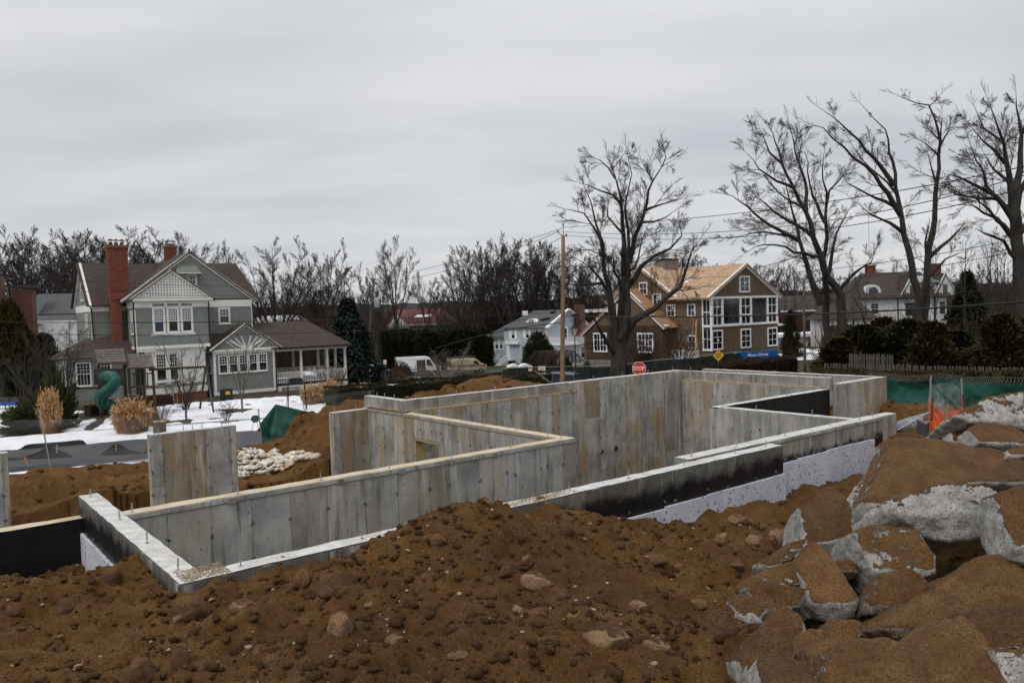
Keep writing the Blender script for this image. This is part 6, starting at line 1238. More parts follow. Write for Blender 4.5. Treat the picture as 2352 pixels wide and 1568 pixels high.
big_tree('bare_tree', 'tall half-dead bare tree with two bare stems reaching highest beside the white house', z6d, 66, [
    ([(1490, 2080), (1480, 1900), (1475, 1500), (1410, 1210), (1370, 1080), (1345, 900), (1310, 740), (1292, 550), (1235, 310), (1150, 230), (1062, 130)], .50, .04, 0, 0, .7), ([(1500, 2080), (1510, 1750), (1545, 1300), (1582, 1080), (1602, 880), (1632, 600), (1640, 400), (1600, 230), (1555, 130), (1400, 92), (1320, 58)], .48, .04, 1.5, 1.5, .45),
    ([(1350, 940), (1255, 780), (1160, 650), (1000, 520), (850, 380), (780, 300), (685, 270)], .26, .04, 0, -2, .9), ([(1300, 720), (1150, 520), (1040, 390), (900, 262), (845, 215), (745, 148)], .22, .03, 0, -1, .9), ([(1355, 1060), (1200, 970), (1120, 930), (1050, 870)], .18, .05, 0, -2, .6), ([(1290, 870), (1100, 785), (1020, 740), (925, 655)], .16, .04, 0, -3, .7), ([(1640, 420), (1645, 320), (1652, 228)], .12, .05, 1.5, 1.5, .2),
    ([(1642, 420), (1700, 325), (1780, 290)], .10, .03, 1.5, 1, .5), ([(1562, 1250), (1650, 1170), (1762, 1068)], .20, .08, 1.5, 2.5, .8), ([(1545, 1400), (1680, 1265), (1820, 1205)], .20, .04, 1.5, 0, .9), ([(1605, 690), (1575, 590), (1550, 490)], .11, .05, 1.5, 1, .4), ([(1625, 500), (1550, 430), (1480, 378)], .09, .03, 1.5, 0, .4), ([(1625, 380), (1570, 320), (1535, 288)], .07, .03, 1.5, 2, .3), ([(1560, 140), (1590, 110), (1628, 68)], .06, .03, 1.5, 1.5, .1), ([(1540, 1250), (1530, 1150), (1538, 1090)], .13, .07, 1.5, 1, .5), ([(1330, 800), (1250, 700), (1130, 600), (1000, 440)], .12, .03, 0, 2, .7)], 11, kids=(7, 6, 4), per=.8, shoot=2.7, rmin=.014)
big_tree('bare_tree', 'massive dark densely twigged tree at the right edge of the photo', z6d, 54, [
    ([(2240, 2150), (2235, 1800), (2222, 1250), (2200, 1000), (2180, 850)], .55, .36, 0, 0, .3), ([(2200, 1000), (2050, 800), (1900, 722), (1765, 655), (1690, 640)], .26, .03, 0, -1, 1), ([(2185, 900), (2110, 870), (1980, 730), (1900, 530), (1870, 440)], .20, .03, 0, 1, 1), ([(2180, 850), (2150, 650), (2110, 420), (2050, 250), (2000, 110)], .30, .03, 0, -1, 1), ([(2185, 850), (2230, 600), (2240, 350), (2200, 60)], .30, .03, 0, 1, 1),
    ([(2150, 1080), (2000, 900), (1865, 780)], .20, .03, 0, -2, 1), ([(2180, 1120), (2060, 965), (1880, 868), (1775, 868)], .17, .03, 0, 1, 1), ([(2228, 1290), (2110, 1130), (2010, 1092)], .17, .08, 0, -1, .6), ([(2120, 560), (1960, 400), (1850, 270)], .15, .03, 0, 1, 1), ([(2200, 900), (2300, 650), (2360, 400), (2380, 200)], .26, .03, 0, 0, 1), ([(2210, 1100), (2380, 900), (2500, 700)], .22, .03, 0, 0, 1), ([(2150, 700), (2030, 600), (1960, 480)], .14, .03, 0, 2, 1), ([(2240, 350), (2300, 200), (2320, 50)], .12, .03, 1, 1, 1), ([(2100, 400), (1960, 300), (1900, 160)], .10, .03, -1, 0, 1), ([(2060, 820), (1930, 820), (1760, 790), (1700, 760)], .12, .03, 0, 0, .9)], 14, kids=(7, 6, 5), per=1.15, shoot=2.8, rmin=.013)
# small specimen trees and shrubs on the lawns
def multi_stem(seed, h, n, r0, spread, kids=(5, 4), ns=7, mat='bark', rmin=.008, crown=.3, lift=.03):
    T = Tree(seed); r = T.r
    for i in range(n):
        a = 2*math.pi*(i+r.random())/n; sp = spread*r.uniform(.5, 1.2); Q = T.path((math.cos(a)*r0, math.sin(a)*r0, -.15), (math.cos(a)*sp, math.sin(a)*sp, 1), h*r.uniform(.8, 1.05), 7, .10, .02)
        R = [max(.008, r0*(1-.9*j/7)) for j in range(8)]; T.tube(Q, R, 5); T.shoots(Q, R, 0, h*crown, ns, (.4, .9), .2, .13, lift, rmin=rmin, kids=kids)
    return T.mesh('shrub', MAT[mat])
def put(name, me, u, v, D, label, cat, group=None, s=1.0, base=None, rz=0):
    p = pix(u, v, D)
    if base is not None: p.z = base
    o = link_mesh(name, me, None, p, (0, 0, rz), (s, s, s) if not hasattr(s, '__len__') else s); return tag(o, label, cat, group)
young = [vase_tree(201, 4.6, stems=4, spread=.42, tr=.065, kids=(4, 3), rmin=.008, fork=.2, crown=.28, nsh=6, mat='bark_light' if 'bark_light' in MAT else 'bark', lift=.06), vase_tree(205, 4.6, stems=5, spread=.5, tr=.06, kids=(4, 3), rmin=.008, fork=.18, crown=.3, nsh=6, mat='bark', lift=.06)]
put('young_tree', young[1], 430, 965, 47.5, 'young bare tree on the snowy lawn in front of the swing set', 'tree', s=1.12, base=0)
put('young_tree', young[0], 556, 952, 50, 'young bare tree with upswept branches in front of the wing windows', 'tree', s=1.15, base=0)
lil = multi_stem(221, 5.2, 9, .05, .40, kids=(5, 5), ns=8, crown=.28, rmin=.009)
put('lilac_bush', lil, 135, 925, 49, 'very large bare multi-stemmed shrub left of the sunroom', 'shrub', s=(1.35, 1.2, 1.25), base=0)
put('lilac_bush', lil, 60, 915, 54, 'large bare shrub at the far left, behind the evergreen bush', 'shrub', s=(1.2, 1.1, 1.1), base=0, rz=2)
crab = Tree(231)
for i in range(7):
    a = i*.9; Q = crab.path((0, 0, 1.0), (math.cos(a)*1.0, math.sin(a)*1.0, .7), 4.2, 7, .18, -.01); R = [.13*(1-.85*j/7) for j in range(8)]; crab.tube(Q, R, 5); crab.shoots(Q, R, 0, 2.3, 9, (.5, 1.1), .15, .2, .02, kids=(6, 4), rmin=.011)
Q = crab.path((0, 0, -.6), (.05, 0, 1), 1.8, 3, .06, 0); crab.tube(Q, [.24, .2, .18, .16], 7)
put('crabapple_tree', crab.mesh('tree', MAT['bark_light'] if 'bark_light' in MAT else MAT['bark']), 1018, 868, 78, 'low wide-spreading bare apple-like tree in front of the white van', 'tree', s=(1.15, 1.15, 1.0), base=-1.75)
sm = multi_stem(241, 3.0, 14, .03, .55, kids=(5, 4), ns=8, rmin=.009, mat='bark_red2')
wt_ = Tree(243)
for i in range(16):
    a = i*.4+wt_.r.uniform(-.2, .2); c_, s_ = math.cos(a), math.sin(a); L_ = wt_.r.uniform(2.2, 4.0); P_ = [np.array((0, 0, 1.9)), np.array((c_*L_*.35, s_*L_*.35, 3.0)), np.array((c_*L_*.7, s_*L_*.7, 2.9)), np.array((c_*L_, s_*L_, 2.0)), np.array((c_*L_*1.05, s_*L_*1.05, .9))]; wt_.tube(P_, [.07, .05, .035, .025, .01], 4)
    for k in range(34):
        t = wt_.r.uniform(.1, 3.6); j = int(t); q_ = P_[j]*(1-t+j)+P_[j+1]*(t-j)+np.array([wt_.r.gauss(0, .35), wt_.r.gauss(0, .35), .1]); wt_.tube([q_, q_+np.array([c_*.25, s_*.25, -.5]), q_+np.array([c_*.3, s_*.3, -wt_.r.uniform(.9, 1.8)])], [.018, .014, .008], 3)
wt_.tube([(0, 0, -.3), (0, 0, 2)], [.16, .12], 6); weep = wt_.mesh('tree', MAT['bark_red2'])
for u, v, D, s, lab in [(365, 968, 43.5, .62, 'small leafless shrub in the snow strip left of the big plume grass'), (1480, 850, 66, 1.7, 'bare upright shrub in front of the lower windows of the house under construction'), (1560, 850, 68, 1.6, 'bare shrub against the wall of the house under construction'), (520, 945, 46.5, .45, 'low twiggy shrub beside the young tree near the wing'), (770, 860, 62, 1.0, 'bare reddish shrub behind the porch'), (425, 905, 53, .9, 'dense brown-red bush against the house below the small high window')]:
    p = pix(u, v, D); put('bare_shrub', sm, u, v, D, lab, 'shrub', s=s, base=float(far_z(p.x, p.y)))
# ---- thicket: the rust-brown brush that fills the ground under the far trees
def brush(name, label, seed, n, u0, u1, D0, D1, h0, h1, mat):
    r = np.random.RandomState(seed); D = r.uniform(D0, D1, n); U = r.uniform(u0, u1, n); X = (U-1176)/FPX*D; Y = D; Z = far_z(X, Y)-.2; H_ = r.uniform(h0, h1, n)*(.75+.5*vnoise(X/6, Y/6, 5))
    w = .035+.025*r.rand(n); seg = 3; lean = r.normal(0, .10, (n, 2)); V = []; F_ = []
    cur = r.normal(0, .06, (n, seg+1, 2)).cumsum(1)
    for k in range(seg+1):
        t = k/seg; cx = X+lean[:, 0]*H_*t+cur[:, k, 0]*H_; cy = Y+lean[:, 1]*H_*t+cur[:, k, 1]*H_; cz = Z+H_*t; ww = w*(1-.8*t)
        for j in range(3): a = j*2.094; V.append(np.stack([cx+ww*math.cos(a), cy+ww*math.sin(a), cz], 1))
    V = np.stack(V, 1); m = V.shape[1]; quads = [(k*3+j, k*3+(j+1) % 3, (k+1)*3+(j+1) % 3, (k+1)*3+j) for k in range(seg) for j in range(3)]
    Fq = (np.array(quads)[None]+(np.arange(n)*m)[:, None, None]).reshape(-1, 4); o = link_mesh(name, np_mesh(name, V.reshape(-1, 3), Fq, MAT[mat], False)); return tag(o, label, 'thicket', kind='stuff')
brush('thicket', 'rust-brown leafless thicket under the trees behind the pale blue house', 1, 26000, 780, 1420, 137, 175, 3, 8.5, 'bark_red')
brush('thicket', 'grey-brown leafless undergrowth behind the sage green house', 2, 15000, -120, 760, 92, 150, 2.5, 8, 'bark_red')
brush('thicket', 'brown leafless undergrowth behind the white house', 3, 16000, 1380, 2520, 125, 170, 2.5, 8, 'bark_red')
brush('thicket', 'dark leafless brush between the trunks at the right', 4, 1600, 1880, 2450, 60, 105, 1.5, 5, 'bark_red')
# the wood that closes the horizon: crowns reading as one mass
def far_wood():
    vs = []; fs = []; n = 0; r = random.Random(12)
    W_ = [vase_tree(300+i, 16, stems=4, spread=.35, tr=.3, fork=.15, nsh=8, kids=(7, 5), rmin=.045, crown=.3) for i in range(3)]
    M_ = []
    for me in W_:
        v = np.empty(len(me.vertices)*3, np.float32); me.vertices.foreach_get('co', v); f = np.empty(len(me.loops), np.int32); me.loops.foreach_get('vertex_index', f); M_.append((v.reshape(-1, 3), f.reshape(-1, 4)))
    for i in range(72):
        th = R_(-46+92*(i+r.random())/72); D = r.uniform(170, 235); v, f = M_[i % 3]; a = r.uniform(0, 6.28); c, s_ = math.cos(a), math.sin(a); sc = r.uniform(.62, .95)
        x, y = D*math.sin(th), D*math.cos(th); q = np.stack([(v[:, 0]*c-v[:, 1]*s_)*sc+x, (v[:, 0]*s_+v[:, 1]*c)*sc+y, v[:, 2]*sc+float(far_z(x, y))], 1)
        vs.append(q); fs.append(f+n); n += len(q)
    for me in W_: bpy.data.meshes.remove(me)
    o = link_mesh('distant_wood', np_mesh('distant_wood', np.concatenate(vs), np.concatenate(fs), MAT['bark_far'])); tag(o, 'far-off leafless wood closing the horizon', 'wood', kind='stuff')
far_wood()
MAT['far_wood'] = M('leafless_hillside', (.060, .047, .042), (.038, .031, .030), .05, rough=1, world=True, bs=1, bscale=.6, bdist=1.0)
def ridge():
    r = np.random.RandomState(3); n = 260; th = np.linspace(R_(-70), R_(70), n); hh = 10+2.2*np.array([noise.noise(Vector((i*.08, 0, 0))) for i in range(n)])+.9*r.rand(n)
    V = []; 
    for k, (R0, f) in enumerate(((300, 0.0), (306, .75), (315, 1.0), (340, 1.0))): V.append(np.stack([R0*np.sin(th), R0*np.cos(th), hh*f+(0 if k else -3)+(6-6)*0], 1))
    V = np.concatenate(V); i, j = np.meshgrid(np.arange(3), np.arange(n-1), indexing='ij'); k = (i*n+j).ravel()
    o = link_mesh('hills', np_mesh('hills', V, np.stack([k, k+1, k+n+1, k+n], 1), MAT['far_wood'])); o['kind'] = 'structure'
ridge()
# ------------------------------------------------------------------ evergreens: needle sprays spread through the crown's volume
def leafy(name, pts, nrm, size, mats, seed, asp=.5, droop=.3):
    """small bent leaf faces at given points"""
    r = np.random.RandomState(seed); n = len(pts); pts = np.asarray(pts); nrm = np.asarray(nrm)
    d = nrm+r.normal(0, .55, (n, 3)); d[:, 2] -= droop; d /= np.linalg.norm(d, axis=1)[:, None]; h = np.tile([0.0, 0, 1], (n, 1))+r.normal(0, .3, (n, 3)); a = np.cross(d, h); a /= np.linalg.norm(a, axis=1)[:, None]+1e-9
    s = (size*r.uniform(.6, 1.4, n))[:, None]; V = np.stack([pts-a*s*asp*.5, pts+a*s*asp*.5, pts+d*s+a*s*asp*.25, pts+d*s-a*s*asp*.25], 1)
    return V.reshape(-1, 3), np.arange(n*4).reshape(-1, 4)
def M_leaf(name, a, b, c=None, sc=1.2):
    m, nt, bs = new_mat(name); bs.inputs['Roughness'].default_value = .8; bs.inputs['Specular IOR Level'].default_value = .15
    g = nd(nt, 'ShaderNodeNewGeometry'); P = g.outputs['Position']; A = mixc(nt, rng(nt, noise_t(nt, P, sc, 4, .65), .38, .62), a, b); A = mixc(nt, rng(nt, noise_t(nt, P, sc*9, 2, .6), .4, .7, 0, .8), A, c or tuple(x*.5 for x in a)); nt.links.new(A, bs.inputs['Base Color']); return m
MAT['yew'] = M_leaf('winter_yew', (.034, .037, .011), (.055, .044, .013)); MAT['spruce'] = M_leaf('blue_spruce', (.030, .044, .036), (.050, .066, .058)); MAT['arbor'] = M_leaf('bronzed_arborvitae', (.058, .046, .013), (.088, .056, .016)); MAT['holly'] = M_leaf('dark_holly', (.014, .022, .008), (.024, .030, .011)); MAT['hedge'] = M_leaf('yew_hedge', (.018, .019, .007), (.029, .026, .009), None, 2.0); MAT['rust_hedge'] = M_leaf('rusty_leafless_hedge', (.060, .032, .018), (.036, .024, .017)); MAT['hedge_top'] = MAT['hedge']; MAT['rhodo'] = M_leaf('rhododendron', (.035, .042, .014), (.060, .055, .020))
def cone_tree(seed, h, rad, n, size, mat, power=.85, layered=False, core=True, ragged=.25):
    r = np.random.RandomState(seed); t = r.uniform(0, 1, n)**1.25; a = r.uniform(0, 6.283, n)
    prof = rad*(1-t)**power+.05*rad; 
    if layered: prof = prof*(.72+.42*np.abs(np.sin(t*h*2.6+.5*np.sin(a*3))))
    lump = 1+ragged*np.sin(a*3+t*9+seed)*np.cos(a*2-t*5)+ragged*.5*r.normal(0, .5, n)
    q = prof*lump*(r.uniform(.55, 1, n)**.5); X = q*np.cos(a); Y = q*np.sin(a); Z = t*h*.98+.02*h
    V, Fq = leafy('', np.stack([X, Y, Z], 1), np.stack([np.cos(a), np.sin(a), np.full(n, .0 if layered else .6)], 1), size, None, seed, .45, .35 if layered else -.3)
    return np_mesh('foliage', V, Fq, MAT[mat], False)
def cone_core(h, rad, mat): mb = MB(); mb.lathe((0, 0, 0), [(rad*.55, .02*h), (rad*.6, .2*h), (rad*.28, .6*h), (.02, .93*h)], 9); return mb.mesh('inner_foliage', MAT[mat])
def conifer(me, core, u, v, D, h, label, cat='evergreen tree', group=None, sx=1, rz=0, name='conifer', base=None, trunk=True):
    p = pix(u, v, D); gz = float(far_z(p.x, p.y)) if base is None else base; r = empty(name, (p.x, p.y, gz), rz, label, cat, group); link_mesh('foliage', me, r, scale=(sx*h, sx*h, h)); link_mesh('inner_foliage', core, r, scale=(sx*h, sx*h, h))
    if trunk: mb = MB(); mb.tube([(0, 0, -.2), (0, 0, h*.5)], [.03*h*.7, .01*h], 6); mb.build('trunk', MAT['bark'], r)
    return r
sp_m = cone_tree(401, 1, .27, 9000, .045, 'spruce', .9, True); sp_c = cone_core(1, .22, 'spruce'); sp_d = cone_tree(402, 1, .27, 6000, .05, 'holly', .9, True); hd_c = cone_core(1, .22, 'holly')
conifer(sp_m, sp_c, 806, 870, 76, 8.5, 'blue-green spruce tree beside the porch of the sage green house', sx=1.18, base=-.8)
conifer(sp_d, hd_c, 2222, 760, 78, 8.4, 'dark pointed spruce between the white house and the right-edge tree')
ar = [cone_tree(410+i, 1, .30, 7500, .05, 'arbor', .6, False, ragged=.45) for i in range(2)]; ar_c = cone_core(1, .26, 'hedge'); yw = [cone_tree(420+i, 1, .38, 7500, .05, 'yew', .5, False, ragged=.5) for i in range(2)]; yw_c = cone_core(1, .34, 'hedge')
for i, (u, v, D, h, sx, k_, lab) in enumerate([(2140, 0, 52, 4.3, 1.35, 0, 'bronzed-green cone-shaped evergreen behind the picket fence, left of the dark one'), (2200, 0, 56, 3.5, 1.5, 2, 'dark green evergreen in the gap of the bronzed ones behind the picket fence'), (2300, 0, 50, 4.7, 1.4, 0, 'wide bronzed evergreen behind the picket fence near the right edge'), (2385, 0, 52, 5.0, 1.1, 1, 'bronzed evergreen cut by the right edge behind the fence'), (2085, 0, 60, 4.3, 1.5, 2, 'dark evergreen in front of the right end of the white house'),
    (1980, 0, 62, 3.9, 1.8, 3, 'broad low evergreen in front of the white house wall'), (1925, 0, 60, 3.1, 2.0, 1, 'low bronzed evergreen beside the lamp pole'), (2030, 0, 64, 4.4, 1.7, 0, 'bushy bronzed evergreen below the white house windows'), (1815, 0, 84, 5.0, .5, 2, 'narrow dark evergreen at the right corner of the house under construction'), (1215, 0, 150, 9, .8, 0, 'yellow-green conifer above the roof of the pale blue house'), (1300, 0, 150, 8, .8, 2, 'dark conifer behind the chimney of the pale blue house'), (15, 0, 62, 8.0, .75, 1, 'tall bronze-green evergreen at the left edge'), (-40, 0, 66, 8.5, .8, 2, 'tall dark evergreen cut off by the left edge'),
    (45, 0, 70, 6.5, .8, 0, 'second bronze-green evergreen at the far left'), (95, 0, 74, 5.2, .9, 2, 'dark evergreen behind the bare shrub at left')]):
    me, co = (ar[k_], ar_c) if k_ < 2 else (yw[k_-2], yw_c); conifer(me, co, u, 700, D, h, lab, sx=sx, rz=i*1.3, name='evergreen')
def dome(seed, n, size, mat, a=1.0, droop=0, nz=.5):
    r = np.random.RandomState(seed); d = r.normal(0, 1, (n, 3)); d[:, 2] = np.abs(d[:, 2]); d /= np.linalg.norm(d, axis=1)[:, None]; lump = 1+.08*np.sin(d[:, 0]*7+seed)*np.cos(d[:, 1]*8)+.05*np.sin(d[:, 2]*14)
    P = d*(r.uniform(.82, 1, n)*lump)[:, None]; V, Fq = leafy('', P, d+[0, 0, nz], size, None, seed, .5, droop); return np_mesh('foliage', V, Fq, MAT[mat], False)
def bush(name, dm, cm, u, v, D, sx, sy, sz, label, cat='shrub', group=None, base=None):
    p = pix(u, v, D); gz = float(far_z(p.x, p.y)) if base is None else base; r = empty(name, (p.x, p.y, gz), 0, label, cat, group); link_mesh('foliage', dm, r, scale=(sx, sy, sz)); link_mesh('inner_foliage', cm, r, scale=(sx*.88, sy*.88, sz*.88)); return r
def core_dome(mat): bm = bmesh.new(); bmesh.ops.create_icosphere(bm, subdivisions=2, radius=1); me = bpy.data.meshes.new('inner_foliage'); bm.to_mesh(me); bm.free(); me.materials.append(MAT[mat]); return me
dh = dome(501, 7000, .07, 'holly'); ch_ = core_dome('holly'); dy_ = dome(502, 5000, .09, 'yew'); cy_ = core_dome('hedge'); dr_ = dome(503, 700, .28, 'rhodo', droop=.4); dw_ = dome(504, 2500, .22, 'rust_hedge', droop=1.2, nz=0)
bush('holly_bush', dh, ch_, 1211, 0, 106, 2.4, 2.2, 5.0, 'very dark rounded holly bush before the pale blue house', base=-2.2)
bush('yew_shrub', dy_, cy_, 1293-20, 0, 96, 1.0, 1.0, 1.9, 'clipped yellow-green shrub beside the utility pole', base=-1.9); bush('yew_shrub', dy_, cy_, 1330, 0, 94, .8, .8, 1.6, 'small round green shrub between the pole and the pale blue wall', base=-1.7)
put('weeping_tree', weep, 1252, 0, 100, 'low weeping bare tree with hanging red-brown twigs before the pale blue house', 'tree', base=-2.2, s=(1, .7, 1))
bush('yew_shrub', dy_, cy_, 1162, 0, 100, 1.0, .9, 1.2, 'blue-grey low shrub at the foot of the white front steps', base=-2.2)
bush('rhododendron', dr_, core_dome('hedge'), 20, 0, 44, 1.5, 1.0, 1.55, 'broad-leaved evergreen bush in the snow at the left edge', base=0); bush('rhododendron', dr_, core_dome('hedge'), 75, 0, 45.5, 1.1, .9, 2.6, 'taller loose broad-leaved evergreen left of the first plume grass', base=0)
bush('clipped_shrub', dome(505, 3500, .06, 'rust_hedge'), core_dome('rust_hedge'), 890, 0, 97, 1.7, 1.2, 2.3, 'clipped brown bush behind the no-parking sign', base=-2.2)
hedge_later = [(1020, 1095)]; put('bare_bush', sm, 1040, 0, 112, 'tall reddish-brown bush beside the cream van', 'shrub', base=-2.3, s=(.9, .9, 1.15)); put('bare_bush', sm, 1048, 0, 84, 'low wide rusty bush at the right of the snowy lawn', 'shrub', base=-1.7, s=(1.4, .9, .55)); put('bare_bush', sm, 1072, 0, 86, 'low rusty bush next to the orange barrel', 'shrub', base=-1.7, s=(1.3, .9, .5), rz=2)
bush('yew_shrub', dy_, cy_, 1460, 0, 68, 1.3, 1.0, 2.3, 'rusty dark shrub between the big tree trunk and the brown wall'); 
# clipped hedges
def hedge(name, label, A, B, w, h, n, mat, seed, size=.12, lumps=.12, cat='hedge'):
    A = Vector(A); B = Vector(B); d = (B-A); L = d.length; d = d/L; q = Vector((-d.y, d.x, 0)).normalized(); r = np.random.RandomState(seed)
    root = empty(name, A, 0, label, cat); f = r.uniform(0, 1, n); t = r.uniform(0, L, n); top = f < (w/(w+2*h)); 
    x = np.where(top, r.uniform(-.5, .5, n)*w, np.where(f > .62, .5, -.5)*w+r.normal(0, .02, n)); z = np.where(top, h, r.uniform(0, 1, n)*h); lump = lumps*np.array(rnoise(t, z*0+x, 1.6, seed))
    z = z*(1+lump*.7); x = x*(1+lump); D3 = np.array(d); Q3 = np.array(q)
    P = t[:, None]*D3[None]+x[:, None]*Q3[None]; P[:, 2] += z; N = np.where(top[:, None], np.array([[0, 0, 1.0]]), np.sign(x)[:, None]*Q3[None]+[[0, 0, .35]])
    V, Fq = leafy('', P, N, size, None, seed, .5, 0); link_mesh('foliage', np_mesh('foliage', V, Fq, MAT[mat], False), root)
    mb = MB(); k = max(2, int(L/.7)); vs = []
    for i in range(k+1):
        g = 1+lumps*.6*math.sin(i*1.7+seed); c = d*(L*i/k)
        for sx, sz in ((-.42, 0), (-.44, .9), (.44, .9), (.42, 0)): vs.append(c+q*w*sx*g+Vector((0, 0, h*sz*(g if sz else 1))))
    mb.add(vs, [(i*4+j, i*4+(j+1) % 4, i*4+4+(j+1) % 4, i*4+4+j) for i in range(k) for j in range(4)]+[(3, 2, 1, 0), (k*4, k*4+1, k*4+2, k*4+3)]); mb.build('inner_foliage', MAT[mat], root); return root
def gp(u, D, dz=0.0): p = pix(u, 0, D); return (p.x, p.y, float(far_z(p.x, p.y))+dz)
hedge('clipped_hedge', 'long dark clipped yew hedge behind the dirt berm and the back wall', gp(722, 50.5), gp(1075, 60), 1.7, 1.5, 16000, 'hedge', 61, .11); hedge('clipped_hedge', 'short lighter clipped hedge block behind the dirt heaps near the dark car', gp(1060, 57), gp(1222, 61), 1.8, 1.6, 8000, 'yew', 62, .11)
hedge('tall_green_hedge', 'green hedge seen over the wing roof behind the sage green house', gp(560, 100), gp(760, 98), 3, 4.3, 9000, 'yew', 63, .3, .2); hedge('tall_dark_hedge', 'tall dark evergreen hedge behind the parked vans', gp(835, 116), gp(1095, 124), 4, 5.2, 16000, 'hedge', 64, .35, .22)
hedge('leafless_hedge', 'rusty brown leafless hedge in front of the blue telehandler', gp(1480, 58, -.5), gp(1805, 63.5, -.1), 1.2, 1.75, 14000, 'rust_hedge', 65, .13, .10); hedge('low_hedge', 'low dark hedge at the foot of the rusty hedge', gp(1400, 54), gp(1660, 57), 1.0, 1.0, 5000, 'hedge', 66, .12, .2)
hedge('low_hedge', 'low bronze hedge in front of the picket fence', gp(1850, 46.5, 0), gp(2420, 42.5, 0), 1.6, 1.75, 13000, 'yew', 67, .13, .16); hedge('tall_dark_hedge', 'dark evergreen screen filling the gap behind the picket fence', gp(1900, 72), gp(2420, 64), 3, 2.4, 9000, 'hedge', 68, .28, .3)
hedge('tall_dark_hedge', 'dark evergreen mass behind the shrubs at the far left', gp(-60, 60), gp(150, 66), 2.5, 2.6, 5000, 'hedge', 69, .25, .3); hedge('leafless_hedge', 'brown bushes along the foot of the sunroom', gp(150, 51.5), gp(345, 56.5), .8, .7, 2500, 'rust_hedge', 70, .14, .3)
# ------------------------------------------------------------------ plume grasses
def plume_grass(seed, n, h, spread):
    r = np.random.RandomState(seed); V = []; F2 = []; c = 0; mi = []
    for i in range(n):
        a = r.uniform(0, 6.283); q = .72*r.rand()**.5; o = np.array([math.cos(a)*q, math.sin(a)*q, 0]); d = np.array([math.cos(a)*spread*r.rand(), math.sin(a)*spread*r.rand(), 1]); d /= np.linalg.norm(d)
        L = h*r.uniform(.4, 1.08)*(1-.5*(q/.72)**2); P = [o]; k = 4
        for j in range(k): d = d+np.array([r.normal(0, .07), r.normal(0, .07), -.10*(j+1)*spread*r.rand()]); d /= np.linalg.norm(d); P.append(P[-1]+d*L/k)
        w = .007; s_ = np.array([-math.sin(a+.7), math.cos(a+.7), 0])
        for j, p in enumerate(P): ww = w*(1-.7*j/k); V += [p-s_*ww, p+s_*ww]
        F2 += [(c+2*j, c+2*j+1, c+2*j+3, c+2*j+2) for j in range(k)]; mi += [0]*k; c += 2*(k+1)
        if r.rand() < .10:
            p = P[-1]; 
            for m_ in range(7): e = p+d*.05*m_+r.normal(0, .025, 3); g = r.normal(0, 1, 3)*.03; g2 = r.normal(0, 1, 3)*.03; V += [e-g, e+g2, e+g+d*.05, e-g2+d*.05]; F2.append((c, c+1, c+2, c+3)); mi.append(1); c += 4
    me = bpy.data.meshes.new('grass_tuft'); me.from_pydata([tuple(v) for v in V], [], F2); me.materials.append(MAT['grass_dry']); me.materials.append(MAT['plume']); me.polygons.foreach_set('material_index', mi); return me
pg = [plume_grass(601, 4200, 1.9, .22), plume_grass(602, 5200, 1.9, .30)]
for u, v, D, s, k_, lab in [(304, 990, 41.5, (.95, .95, 1.0), 1, 'big round clump of tan plume grass left of the tree stump'), (118, 992, 42.5, (.62, .62, 1.25), 0, 'tall narrow clump of tan plume grass near the left fence post'), (720, 905, 54, (1.0, .8, .7), 1, 'first tan grass clump in front of the porch balusters'), (760, 903, 55, (.8, .8, .75), 0, 'second tan grass clump in front of the porch'), (800, 900, 56, (1.0, .8, .55), 1, 'third tan grass clump at the porch corner'), (835, 890, 60, (.8, .8, .55), 0, 'last tan grass clump right of the porch, near the dark car'), (352, 975, 44, (.35, .35, .6), 0, 'small brown grass tuft at the right side of the big round clump')]:
    put('plume_grass', pg[k_], u, v, D, lab, 'ornamental grass', s=s, base=0 if D < 58 else -.3, rz=k_)
# ------------------------------------------------------------------ lettering
def text(parent, s, size, mat, loc, rot=(math.pi/2, 0, 0), name='lettering', bold=0.0, sx=1.0):
    c = bpy.data.curves.new(name, 'FONT'); c.body = s; c.size = size; c.align_x = 'CENTER'; c.align_y = 'CENTER'; c.extrude = .002; c.offset = bold; c.resolution_u = 3; c.materials.append(MAT[mat])
    q = bpy.data.objects.new(name, c); me = bpy.data.meshes.new_from_object(q); me.name = name; bpy.data.objects.remove(q); o = bpy.data.objects.new(name, me); C.objects.link(o); o.parent = parent; o.location = loc; o.rotation_euler = rot; o.scale = (sx, 1, 1); return o
MAT['sign_red'] = M('sign_red', (.62, .045, .02), (.55, .04, .02), 2, rough=.45); MAT['sign_white'] = M('sign_white', (.8, .8, .8), (.74, .74, .74), 2, rough=.45); MAT['sign_yellow'] = M('sign_yellow', (.66, .36, .02), (.60, .32, .02), 2, rough=.5); MAT['sign_blue'] = M('sign_blue', (.02, .10, .42), (.02, .09, .36), 2, rough=.45)
MAT['sign_black'] = M('sign_black', (.01, .01, .01), rough=.6); MAT['post_green'] = M('sign_post', (.12, .13, .11), (.09, .09, .08), 5, rough=.6, metal=.3)
def regular(n, r, rot): return [(r*math.cos(rot+2*math.pi*i/n), r*math.sin(rot+2*math.pi*i/n)) for i in range(n)]
def face_cam(p): return math.atan2(-p.x, p.y)
def ground_at(u, D): p = pix(u, 700, D); return float(far_z(p.x, p.y))
def sign_root(name, u, v, D, label, turn=0.0, cat='sign'):
    p = pix(u, v, D); gz = ground_at(u, D) if D > 41 else 0; o = empty(name, (p.x, p.y, gz), face_cam(p)+turn, label, cat); return o, p.z-gz
o, h = sign_root('stop_sign', 1467.5, 846, 44, 'red octagonal STOP sign rising behind the back concrete wall', .12)
